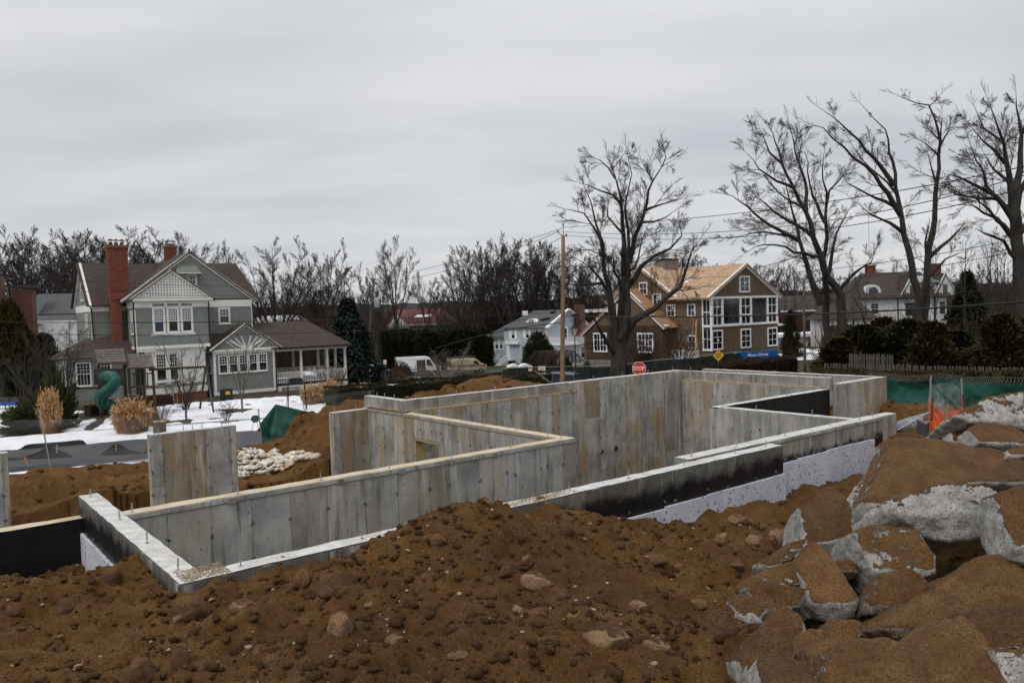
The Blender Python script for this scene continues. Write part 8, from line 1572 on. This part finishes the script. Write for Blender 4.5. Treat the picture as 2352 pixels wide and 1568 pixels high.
# ------------------------------------------------------------------ right: green screen fence, netting, stakes
MAT['screen_green'] = M('green_privacy_screen', (.012, .085, .062), (.008, .062, .048), .8, rough=.75, bs=.5, bscale=2.5, bdist=.06, stretch=(1, 1, 2.5), world=True); MAT['tarp'] = M('dark_green_tarp', (.010, .075, .050), (.007, .050, .036), 1.3, rough=.6, bs=.6, bscale=3, bdist=.06, world=True); MAT['net_orange'] = M('orange_safety_net', (.62, .09, .025), (.50, .07, .02), 4, rough=.6)
def drape(name, top, bot, mat, n, m, seed, amp, parent=None, sag=0.0):
    """hanging cloth between two polylines of world points, with soft folds"""
    r = random.Random(seed); V = []
    def at(P, t): f = t*(len(P)-1); i = min(int(f), len(P)-2); return P[i].lerp(P[i+1], f-i)
    for j in range(m+1):
        for i in range(n+1):
            t = i/n; w = j/m; p = at(top, t).lerp(at(bot, t), w); o_ = Vector((p.x*.9, seed, p.z*.7)); d = noise.noise(Vector((t*n*.10+seed, w*1.6, 0)))*amp+noise.noise(Vector((t*n*.3, w*5, seed)))*amp*.35
            p = p+Vector((.3*d, d, 0)); p.z -= sag*(1-w)*abs(math.sin(t*math.pi*5)); V.append(tuple(p))
    me = bpy.data.meshes.new(name); me.from_pydata(V, [], [(j*(n+1)+i, j*(n+1)+i+1, (j+1)*(n+1)+i+1, (j+1)*(n+1)+i) for j in range(m) for i in range(n)]); me.materials.append(MAT[mat]); me.polygons.foreach_set('use_smooth', [True]*len(me.polygons)); return link_mesh(name, me, parent)
o = empty('screened_fence', (0, 0, 0), 0, 'chain-link fence covered with green privacy cloth at the right of the site', 'fence')
tp = [pix(1995, 866, 40), pix(2035, 871, 39.5), pix(2090, 876, 38.7), pix(2170, 872, 37.5), pix(2230, 880, 36.5), pix(2300, 879, 35.2), pix(2420, 886, 33)]; bt = [pix(1995, 950, 40), pix(2035, 950, 39.5), pix(2090, 948, 38.7), pix(2170, 957, 37.5), pix(2230, 960, 36.5), pix(2300, 960, 35.2), pix(2420, 968, 33)]
drape('privacy_cloth', tp, bt, 'screen_green', 90, 12, 3, .34, o)
mb = MB()
for i in range(80):
    for s_ in (-1, 1):
        t = i/80*(len(tp)-1); a = int(t); p = tp[a].lerp(tp[a+1], t-a); mb.tube([p+Vector((0, .05, -.05)), p+Vector((s_*.12, .05, .26))], .004, 3, False)
mb.build('chain_link', MAT['steel'], o, kind='stuff'); mb = MB(); mb.tube([p+Vector((0, .06, .26)) for p in tp], .02, 5); mb.build('top_rail', MAT['plastic_grey'], o)
for u, v0, v1, D, lean, lab in [(2137, 863, 972, 27, -.05, 'left steel post standing in front of the green screen'), (2208, 868, 970, 26.5, .06, 'right steel post standing in front of the green screen')]:
    a = pix(u-3 if lean < 0 else u+6, v1, D); b = pix(u+1 if lean < 0 else u, v0, D); a.z -= .3; mb = MB(); mb.tube([a, b], .030, 8); tag(mb.build('fence_post', MAT['steel']), lab, 'post')
# loose chain-link hanging between the two posts
def linknet(name, A, B, Cc, Dd, s, r, mat, label, seed, cat, amp=.08, both=True):
    """diamond netting over the quad A(top left) B(top right) Cc(bottom right) Dd(bottom left)"""
    w = max((B-A).length, (Cc-Dd).length); h = max((A-Dd).length, (B-Cc).length); nx = int(w/s); ny = max(2, int(h/s)); mb = MB()
    def P(a, b): p = A.lerp(B, a).lerp(Dd.lerp(Cc, a), b); d = noise.noise(Vector((a*4+seed, b*3, 0)))*amp; return p+Vector((d*.4, d, 0))
    for sgn in (1, -1):
        for i in range(-ny, nx+ny):
            pts = []
            for j in range(ny+1):
                a = (i+sgn*j)/nx
                if 0 <= a <= 1: pts.append(P(a, j/ny))
            if len(pts) > 1: mb.tube(pts, r, 3, False)
    return tag(mb.build(name, MAT[mat], kind='stuff') if cat is None else mb.build(name, MAT[mat]), label, cat)
linknet('loose_wire_mesh', pix(2138, 884, 26.9), pix(2204, 874, 26.4), pix(2215, 966, 26.2), pix(2120, 972, 26.6), .075, .0045, 'steel', 'loose chain-link mesh sagging between two steel posts before the green screen', 2, 'wire mesh', .35)
# roll of wire mesh lying on the dirt
o = empty('wire_mesh_roll', pix(2052, 985, 21.5), R_(-8), 'grey roll of wire mesh lying beside the end of the near concrete wall', 'wire mesh'); mb = MB(); n = 16
for i in range(34):
    x = -.55+1.5*i/33; rr0 = .20+.01*math.sin(i); mb.tube([(x, rr0*math.cos(2*math.pi*j/n), rr0*math.sin(2*math.pi*j/n)) for j in range(n+1)], .006, 3, False)
for j in range(n*2): a = 2*math.pi*j/(n*2); mb.tube([(-.55, .2*math.cos(a), .2*math.sin(a)), (.95, .2*math.cos(a+.5), .2*math.sin(a+.5))], .005, 3, False)
mb.build('mesh', MAT['steel'], o, kind='stuff'); mb = MB(); mb.lathe((0, 0, 0), [(.15, -.0), (.15, .01)], 12); mb2 = MB(); mb2.tube([(-.5, 0, 0), (.9, 0, 0)], .13, 10); mb2.build('rolled_core', MAT['plastic_grey'], o)
linknet('trailing_wire_mesh', pix(2065, 965, 23.2), pix(2122, 948, 24.4), pix(2120, 964, 24), pix(2050, 992, 22), .06, .004, 'steel', 'strip of wire mesh trailing from the roll up to the steel posts', 6, 'wire mesh', .15)
# orange snow fence
def onet(name, top, bot, nx, ny, label, seed):
    mb = MB()
    def at(P, t): f = t*(len(P)-1); i = min(int(f), len(P)-2); return P[i].lerp(P[i+1], f-i)
    def G(a, b): p = at(top, a).lerp(at(bot, a), b); return p+Vector((.03*noise.noise(Vector((a*9, b*5, seed))), .14*noise.noise(Vector((a*7+seed, b*3, 1))), .03*noise.noise(Vector((a*11, b*5, seed+3)))))
    for j in range(ny+1): mb.tube([G(i/nx, j/ny) for i in range(nx+1)], .011, 4, False)
    for i in range(nx+1): mb.tube([G(i/nx, j/ny) for j in range(ny+1)], .007, 4, False)
    return tag(mb.build(name, MAT['net_orange']), label, 'safety net')
onet('orange_netting', [pix(2135, 920, 17.5), pix(2150, 944, 17.4), pix(2185, 945, 17.2), pix(2215, 940, 17.0), pix(2250, 938, 17.2), pix(2290, 928, 17.6)], [pix(2135, 1000, 17.2), pix(2165, 1006, 17.0), pix(2190, 1002, 16.8), pix(2215, 998, 16.8), pix(2250, 985, 17), pix(2300, 965, 17.4)], 44, 12, 'orange plastic safety netting slumped between stakes behind the boulders', 4)
onet('orange_netting', [pix(2240, 935, 18.2), pix(2290, 915, 18.4), pix(2320, 912, 18.5)], [pix(2245, 960, 18.0), pix(2295, 945, 18.1), pix(2330, 930, 18.2)], 26, 6, 'far end of the orange netting heaped against the pale boulder', 8)
MAT['stake'] = M('wooden_stake', (.34, .22, .12), (.26, .17, .09), 4, rough=.9, stretch=(1, 1, .2)); MAT['rust'] = M('rusty_steel', (.14, .045, .02), (.09, .03, .015), 8, rough=.9)
for u0, v0, u1, v1, D, w, m_, lab in [(2178, 928, 2168, 1006, 16.6, .045, 'stake', 'tall pale wooden stake holding the orange netting'), (2252, 928, 2245, 962, 17.0, .05, 'stake', 'short grey-topped wooden stake between boulder and netting'), (2142, 912, 2136, 1000, 17.3, .04, 'rust', 'rust-brown stake at the left end of the orange netting'), (2213, 905, 2216, 985, 18.5, .045, 'rust', 'thick rusty stake against the green screen'), (2232, 912, 2234, 975, 20, .02, 'rust', 'thin rusty rod right of the thick rusty stake'), (2250, 918, 2252, 975, 21, .018, 'rust', 'thinnest rusty rod nearest the boulders')]:
    a = pix(u1, v1, D); b = pix(u0, v0, D); a.z -= .25; mb = MB(); mb.beam(a, b, w, w*.6, up=(0, 1, 0)); tag(mb.build('stake', MAT[m_]), lab, 'stake')
mb = MB(); mb.tube([pix(2060, 988, 20.6), pix(2136, 945, 22.2)], .022, 8); tag(mb.build('steel_pipe', MAT['steel']), 'steel fence pipe lying aslant over the dirt, left of the orange netting', 'pipe')
MAT['black_cloth'] = M('black_silt_cloth', (.006, .006, .007), (.011, .011, .012), 2, rough=.8, bs=.5, bscale=6, bdist=.04, world=True)
tag(drape('black_cloth', [pix(2105, 962, 18.6), pix(2128, 975, 18.4), pix(2138, 968, 18.2)], [pix(2106, 995, 18.0), pix(2150, 1008, 17.4), pix(2215, 1005, 16.9)], 'black_cloth', 20, 8, 4, .15), 'crumpled black cloth at the foot of the orange netting', 'cloth')
tag(drape('black_cloth', [pix(2080, 945, 34), pix(2150, 950, 33), pix(2230, 955, 31), pix(2352, 958, 29)], [pix(2080, 962, 33), pix(2150, 968, 31.5), pix(2230, 975, 29), pix(2352, 980, 27.5)], 'black_cloth', 30, 6, 7, .25), 'long strip of black cloth lying below the green screen', 'cloth')
# ------------------------------------------------------------------ left: tarp, chain-link, silt fence, stump, snow chunks
o = empty('green_tarp', (0, 0, 0), 0, 'dark green tarp tented over a heap beside the excavation', 'tarp')
def crumple(name, tri, mat, seed, amp, parent, n=14):
    V = []; idx = {}; A, B, Cc = tri; F_2 = []
    for i in range(n+1):
        for j in range(n+1-i): a, b = i/n, j/n; p = A*(1-a-b)+B*a+Cc*b; e = min(a, b, 1-a-b)*3; d = (noise.noise(p*1.3+Vector((seed, 0, 0)))+.5*noise.noise(p*3.5))*amp*min(1, e+.15); idx[(i, j)] = len(V); V.append(tuple(p+Vector((0, -d, d*.4))))
    for i in range(n):
        for j in range(n-i):
            F_2.append((idx[(i, j)], idx[(i+1, j)], idx[(i, j+1)]))
            if i+j < n-1: F_2.append((idx[(i+1, j)], idx[(i+1, j+1)], idx[(i, j+1)]))
    me = bpy.data.meshes.new(name); me.from_pydata(V, [], F_2); me.materials.append(MAT[mat]); me.polygons.foreach_set('use_smooth', [True]*len(me.polygons)); return link_mesh(name, me, parent)
TA, TB, TC, TD, TE, TG = pix(633, 928, 32.5), pix(728, 950, 33.6), pix(700, 992, 32.8), pix(612, 1038, 31.8), pix(597, 973, 31.8), pix(655, 1012, 32.0)
for i, t in enumerate(((TA, TE, TD), (TA, TD, TG), (TA, TG, TC), (TA, TC, TB))): crumple('tarp_sheet', t, 'tarp', 3+i*.7, .22, o)
crumple('tarp_fold', (pix(600, 992, 31.6), pix(606, 1040, 31.4), pix(662, 1030, 31.4)), 'tarp', 9, .3, o); crumple('tarp_fold', (pix(640, 1000, 31.6), pix(650, 1038, 31.3), pix(690, 1000, 31.9)), 'black_cloth', 12, .25, o); crumple('tarp_back', (TA, TB, pix(690, 990, 35.5)), 'tarp', 15, .2, o); crumple('tarp_back', (TA, TE, pix(640, 1020, 35)), 'tarp', 16, .2, o)
def leanpost(u0, v0, u1, v1, D, label, r=.028): a = pix(u1, v1, D); b = pix(u0, v0, D); a.z -= .25; mb = MB(); mb.tube([a, b], r, 8); return tag(mb.build('fence_post', MAT['steel']), label, 'post')
leanpost(91, 940, 118, 1076, 31.5, 'leaning steel chain-link post at the far left of the snow'); leanpost(593, 938, 604, 1022, 33, 'steel post beside the green tarp'); leanpost(690, 885, 700, 940, 36, 'thin steel post right of the green tarp top', .02)
linknet('chain_link_fence', pix(-30, 968, 30.8), pix(592, 948, 33.4), pix(602, 1022, 33), pix(-30, 1075, 31.2), .12, .0028, 'steel', 'slack chain-link mesh along the street edge at left', 3, 'fence', .25)
linknet('chain_link_fence', pix(600, 920, 34), pix(860, 895, 38), pix(860, 935, 38), pix(600, 960, 34), .14, .0028, 'steel', 'faint chain-link mesh behind the tarp and the dirt pile', 5, 'fence', .25)
for pts, lab in (([(5, 1050), (45, 1052), (82, 1040), (115, 1023), (135, 1033), (168, 1046)], 'left peak of black silt cloth slumped along the street'), ([(228, 1043), (250, 1028), (266, 1015), (292, 1030), (330, 1040), (338, 1022)], 'right peak of black silt cloth slumped along the street')):
    tag(drape('silt_cloth', [pix(u, v, 33.2+.006*u*.2) for u, v in pts], [pix(u, 1058-(.05*u), 32.9) for u, v in pts], 'black_cloth', 26, 5, 5, .12), lab, 'cloth')
for u0, v0, u1, v1, lab in ((57, 1050, 64, 1066, 'orange-tipped wooden survey stake in the snow strip'), (131, 1020, 131, 1040, 'stake at the left silt cloth peak'), (266, 1013, 267, 1035, 'stake at the right silt cloth peak')):
    a = pix(u1, v1, 32.6); b = pix(u0, v0, 32.6); mb = MB(); mb.beam(a, b, .06, .03, up=(0, 1, 0)); k = mb.build('stake', MAT['stake']); tag(k, lab, 'stake'); mb = MB(); c = a.lerp(b, .7); mb.beam(c, b+Vector((0, 0, .01)), .066, .036, up=(0, 1, 0))
    if 'orange' in lab: mb.build('painted_tip', MAT['orange'], k)
# stump
p = pix(368, 1010, 33.5); o = empty('tree_stump', (p.x, p.y, .0), 0, 'sawn tree stump with a fresh pale top behind the free-standing concrete slab', 'tree stump'); hz = pix(368, 968, 33.5).z; mb = MB(); n = 18
rr_ = [.25*(1+.07*math.sin(j*2.1)+.04*math.sin(j*5)) for j in range(n)]; vs = [(rr_[j]*f*math.cos(2*math.pi*j/n), rr_[j]*f*math.sin(2*math.pi*j/n), z) for f, z in ((1.35, -.2), (1.1, .3), (1, .8), (1.0, hz)) for j in range(n)]; mb.add(vs, [(i*n+j, i*n+(j+1) % n, (i+1)*n+(j+1) % n, (i+1)*n+j) for i in range(3) for j in range(n)]); mb.build('bark', MAT['stump_bark'] if 'stump_bark' in MAT else MAT['bark'], o)
mb = MB(); mb.add([(rr_[j]*math.cos(2*math.pi*j/n), rr_[j]*math.sin(2*math.pi*j/n), hz+.005+.03*math.sin(j)) for j in range(n)]+[(0, 0, hz+.04)], [(j, (j+1) % n, n) for j in range(n)]); mb.build('sawn_top', MAT['wood_new'], o)
# ploughed snow chunks
r = np.random.RandomState(8); bm = bmesh.new(); bmesh.ops.create_icosphere(bm, subdivisions=1, radius=1); bv = np.array([v.co[:] for v in bm.verts]); bf = np.array([[v.index for v in f.verts] for f in bm.faces]); bm.free(); Vs = []; Fs = []; c = 0
MAT['snow_chunk'] = M('dirty_snow_lumps', (.70, .67, .61), (.42, .34, .24), 3.5, rough=.7, bs=.4, bscale=10, bdist=.03, world=True)
for i in range(900):
    u = r.uniform(528, 732); f = (u-528)/204; v = r.uniform(1042+10*f+22*abs(f-.35), 1086-18*f); D = 24.3+(1086-v)*.062; q = land(u, v) if i < 0 else pix(u, v, D); s = .03+.09*r.rand()**2; a = Vector((q.x, q.y, float(site_z(np.array([q.x]), np.array([q.y]))[0])+s*.4+.12*r.rand()*math.exp(-((f-.4)*2.2)**2)))
    Vs.append(bv*(1+r.uniform(-.4, .4, (len(bv), 1)))*[s*1.2, s, s*.8]+np.array(a)); Fs.append(bf+c); c += len(bv)
tag(link_mesh('snow_chunks', np_mesh('snow_chunks', np.concatenate(Vs), np.concatenate(Fs), MAT['snow_chunk'])), 'heap of dirty snow lumps between the concrete slab and the dirt pile', 'snow', kind='stuff')
# planks and litter on the berm
for u, v, D, L, a, lab in ((1062, 904, 30.2, 1.2, .25, 'short orange plank lying on the berm behind the back wall'),): mb = MB(); mb.box(-L/2, L/2, -.1, .1, -.02, .03); tag(mb.build('plank', MAT['cedar_red'], loc=pix(u, v, D), rot=(.1, -.05, a)), lab, 'plank')
for u0, v0, D0, u1, v1, D1, lab in ((1228, 852, 38, 1275, 885, 35.4, 'upper thin broken branch leaning over the berm toward the pole'), (1245, 868, 37, 1290, 893, 35.2, 'lower thin broken branch lying on the berm near the pole')): mb = MB(); mb.tube([pix(u0, v0, D0), pix(u1, v1, D1)], .025, 5); tag(mb.build('dead_branch', MAT['bark_light']), lab, 'branch')
# ------------------------------------------------------------------ play set with swing beam
def z8(x, y): return (200+x/3.36)/1.7415, (1330+y/3.36)/1.7415
PD = 50.0; pr = pix(*z8(1000, 900), PD); pr.z = 0; o = empty('play_set', pr, 0, 'brown wooden play set with shingled roofs, swing beam and ladder before the sage green house', 'play set')
def ps(x, y, dy=0.0): return pix(*z8(x, y), PD+dy)-pr
def bar(name, a, b, w=.1, mat='wood_brown', par=None): mb = MB(); mb.beam(a, b, w, w); return mb.build(name, MAT[mat], par or o)
def gnd(p): q = Vector(p); q.z = -.05; return q
for x, dy in ((640, 0), (985, 0), (655, 1.5), (1000, 1.5)): a = ps(x, 430, dy); bar('post', gnd(a+Vector((.05, 0, 0))), a, .11)
for x, dy in ((1050, .1), (1375, .1), (1060, 1.4), (1385, 1.4)): a = ps(x, 490, dy); bar('post', gnd(a+Vector((.05, 0, 0))), a, .10)
def proof(x0, y0, x1, y1, x2, y2, x3, y3, label=None):   # ridge left,right ; eave left,right
    rl, rr_2 = ps(x0, y0, .8), ps(x1, y1, .8); el, er = ps(x2, y2, -.25), ps(x3, y3, -.25); bl2 = rl+(rl-el)*1.0; bl2.z = el.z; br2 = rr_2+(rr_2-er); br2.z = er.z; n = 8; g = empty('play_roof', (0, 0, 0)); g.parent = o
    for k in range(n):
        t0, t1 = k/n, (k+1)/n
        for A_, B_2, C_2, D_2 in ((rl, rr_2, el, er), (rl, rr_2, bl2, br2)):
            p0, p1, p2, p3 = A_.lerp(C_2, t0), B_2.lerp(D_2, t0), B_2.lerp(D_2, t1), A_.lerp(C_2, t1); mb = MB(); u_ = Vector((0, 0, .035)); mb.hexa([p3+u_*.9, p2+u_*.9, p1-u_*.3, p0-u_*.3, p3+u_*1.9, p2+u_*1.9, p1+u_*.4, p0+u_*.4]); mb.build('roof_slat', MAT['roof_slat'], g)
    mb = MB(); mb.add([rl, el, bl2], [(0, 1, 2)]); mb.prism([rl+Vector((.03, 0, -.03)), el+Vector((.03, 0, 0)), bl2+Vector((.03, 0, 0))], (.03, 0, 0)); mb.build('gable_board', MAT['wood_brown'], g); bar('eave_beam', el, er, .10)
proof(600, 232, 988, 217, 637, 415, 1030, 403); proof(1015, 295, 1358, 283, 1042, 480, 1402, 465)
mb = MB(); a = ps(640, 720, -.05); b = ps(1000, 705, -.05); c_ = ps(1000, 705, 1.5); d_ = ps(640, 720, 1.5); mb.hexa([a, b, c_, d_]+[q+Vector((0, 0, .08)) for q in (a, b, c_, d_)]); mb.build('deck', MAT['wood_brown'], o)
mb = MB(); a = ps(1060, 745, -.05); b = ps(1410, 740, -.05); c_ = ps(1410, 740, 1.4); d_ = ps(1060, 745, 1.4); mb.hexa([a, b, c_, d_]+[q+Vector((0, 0, .14)) for q in (a, b, c_, d_)]); mb.build('deck', MAT['wood_brown'], o)
for x in (600, 625, 905, 930, 955, 980): bar('railing_board', ps(x, 500, -.02), ps(x+5, 700, -.02), .075)
for x in (1130, 1220, 1310): bar('railing_board', ps(x, 560, 0), ps(x+3, 720, 0), .06)
bar('rail', ps(595, 495, -.04), ps(1010, 490, -.04), .09); bar('rail', ps(1060, 555, 0), ps(1390, 545, 0), .08); bar('rail', ps(600, 690, -.04), ps(1010, 690, -.04), .09)
bar('swing_beam', ps(1330, 495, .5), ps(2125, 458, 1.2), .15, 'wood_grey2' if 'wood_grey2' in MAT else 'wood_brown'); bar('swing_leg', ps(2090, 475, 1.1), ps(2015, 1022, 1.9), .10); bar('swing_leg', ps(2098, 475, 1.1), ps(2200, 1070, .1), .10, 'wood_grey')
bar('monkey_bar_beam', ps(370, 745, .2), ps(650, 745, .2), .13); 
for dx_, nm in ((0, 'left'), (22, 'x')): bar('end_frame_leg', ps(300+dx_, 680, .1+dx_*.02), ps(250+dx_, 1185, .1+dx_*.05), .12)
bar('end_frame_leg', ps(345, 690, .2), ps(285, 1185, 1.2), .10); mb = MB(); mb.beam(ps(280, 755, 0), ps(385, 745, 0), .16, .2); mb.build('beam_joint', MAT['black'], o)
for x in (1075, 1240): bar('ladder_rail', ps(x, 700, -.1), ps(x+20, 960, -.8), .06)
for k in range(4): bar('ladder_rung', ps(1080, 790+k*65, -.3-.15*k), ps(1250, 780+k*65, -.3-.15*k), .05)
for x in (1690, 1760): 
    t = 1.0; a = ps(x, 482, .8); mb = MB(); mb.tube([a, Vector((a.x, a.y, .55))], .008, 4); mb.build('swing_rope', MAT['sign_yellow'], o)
mb = MB(); a = ps(1690, 482, .8); mb.box(a.x-.05, a.x+.42, a.y-.1, a.y+.1, .5, .54); mb.build('swing_seat', MAT['sign_blue'], o)
# tube slide
MAT['slide'] = M('dark_green_slide_plastic', (.008, .085, .065), (.006, .065, .05), 1, rough=.4, spec=.4)
path = [ps(720, 600, .3), ps(745, 590, -.3), ps(800, 585, -.8), ps(858, 610, -1.05), ps(872, 660, -1.15), ps(830, 730, -1.2), ps(765, 790, -1.25), ps(700, 840, -1.25), ps(672, 890, -1.15), ps(700, 940, -.9), ps(780, 965, -.65), ps(850, 985, -.6), ps(880, 1010, -.75), ps(870, 1060, -1.0), ps(850, 1100, -1.1)]
fine = []
for i in range(len(path)-1):
    p0, p1, p2, p3 = path[max(0, i-1)], path[i], path[i+1], path[min(len(path)-1, i+2)]
    for k in range(5): t = k/5; fine.append(.5*((2*p1)+(p2-p0)*t+(2*p0-5*p1+4*p2-p3)*t*t+(3*p1-p0-3*p2+p3)*t**3))
fine.append(path[-1]); mb = MB(); mb.tube(fine, [.36]*len(fine), 16); sl_ = mb.build('tube_slide', MAT['slide'], o, smooth=True)
for k in (8, 16, 24, 34, 46): mb = MB(); a = fine[k]; d = (fine[k+1]-fine[k-1]).normalized(); mb.tube([a-d*.03, a+d*.03], .385, 16); mb.build('slide_flange', MAT['slide'], sl_)
mb = MB(); a = ps(655, 500, -.07); b = ps(885, 500, -.07); c_ = ps(885, 700, -.07); d_ = ps(655, 700, -.07); mb.prism([a, b, c_, d_], (0, -.03, 0)); mb.build('slide_panel', MAT['slide'], o)
# ------------------------------------------------------------------ garden odds and ends
p = pix(16, 915, 57); o = empty('garden_bench', (p.x, p.y, 0), .1, 'garden bench with blue cushions at the left edge', 'bench'); mb = MB(); mb.box(-.85, .75, -.3, .3, .36, .42); mb.build('seat', MAT['wood_grey'], o)
for x in (-.8, 0, .7): 
    for y in (-.26, .26): mb = MB(); mb.box(x-.03, x+.03, y-.03, y+.03, 0, .36 if y < 0 else .9); mb.build('leg', MAT['wood_grey'], o)
mb = MB(); mb.box(-.85, .75, .26, .31, .55, .92); mb.build('backrest', MAT['wood_grey'], o)
for x in (-.8, -.02): mb = MB(); mb.box(x, x+.72, -.28, .24, .42, .55); mb.build('cushion', MAT['sign_blue'], o)
p = pix(520, 908, 58.5); o = empty('air_conditioner', (p.x, p.y, 0), .35, 'dark green outdoor unit with a yellow label at the foot of the wing wall', 'outdoor unit'); mb = MB(); mb.box(-.45, .45, -.35, .35, .1, .85); mb.build('casing', MAT['mesh_dark'], o); mb = MB(); mb.lathe((0, 0, .85), [(.33, 0), (.30, .06)], 14); mb.build('fan_guard', MAT['black'], o); mb = MB(); mb.box(-.05, .25, -.36, -.352, .5, .72); mb.build('yellow_label', MAT['sign_yellow'], o)
p = pix(586, 958, 42); o = empty('round_table', (p.x, p.y, .05), .4, 'small round dark green folding table tipped up in the snow by the street', 'table'); n = 20; mb = MB(); mb.prism([Vector((.22*math.cos(2*math.pi*j/n), 0, .62+.20*math.sin(2*math.pi*j/n))) for j in range(n)], (0, .03, 0)); mb.build('tabletop', MAT['tarp'], o)
for x in (-.12, .12): mb = MB(); mb.tube([(x*.5, 0, .5), (x*1.8, .05, 0)], .012, 5); mb.build('leg', MAT['black'], o)
p = pix(681, 940, 50); o = empty('rebounder_frame', (p.x, p.y, 0), .3, 'black metal frame standing before the porch steps', 'frame'); mb = MB()
mb.tube([(-.5, 0, 0), (-.45, 0, 1.9), (-.3, 0, 2.15), (.4, 0, 2.15), (.55, 0, 1.9), (.6, 0, 0)], .035, 6); mb.tube([(-.45, 0, 1.2), (.58, 0, 1.2)], .025, 5); mb.tube([(-.45, 0, 2.0), (-.6, .8, 0)], .025, 5); mb.tube([(.5, 0, 2.0), (.7, .8, 0)], .025, 5); mb.build('tubing', MAT['black'], o); mb = MB(); mb.box(-.36, .46, -.02, .02, 1.75, 2.12); mb.build('top_pad', MAT['black'], o)
mb = MB(); mb.prism([(0, 0, 0), (.0, .25, 0), (0, .5, .35), (0, 0, .25)], (.12, 0, 0)); tag(mb.build('overturned_pot', MAT['tarp'], loc=(pix(583, 1, 47).x+4.6, 50.5, .02)), 'small dark green pot on the snowy lawn', 'pot')
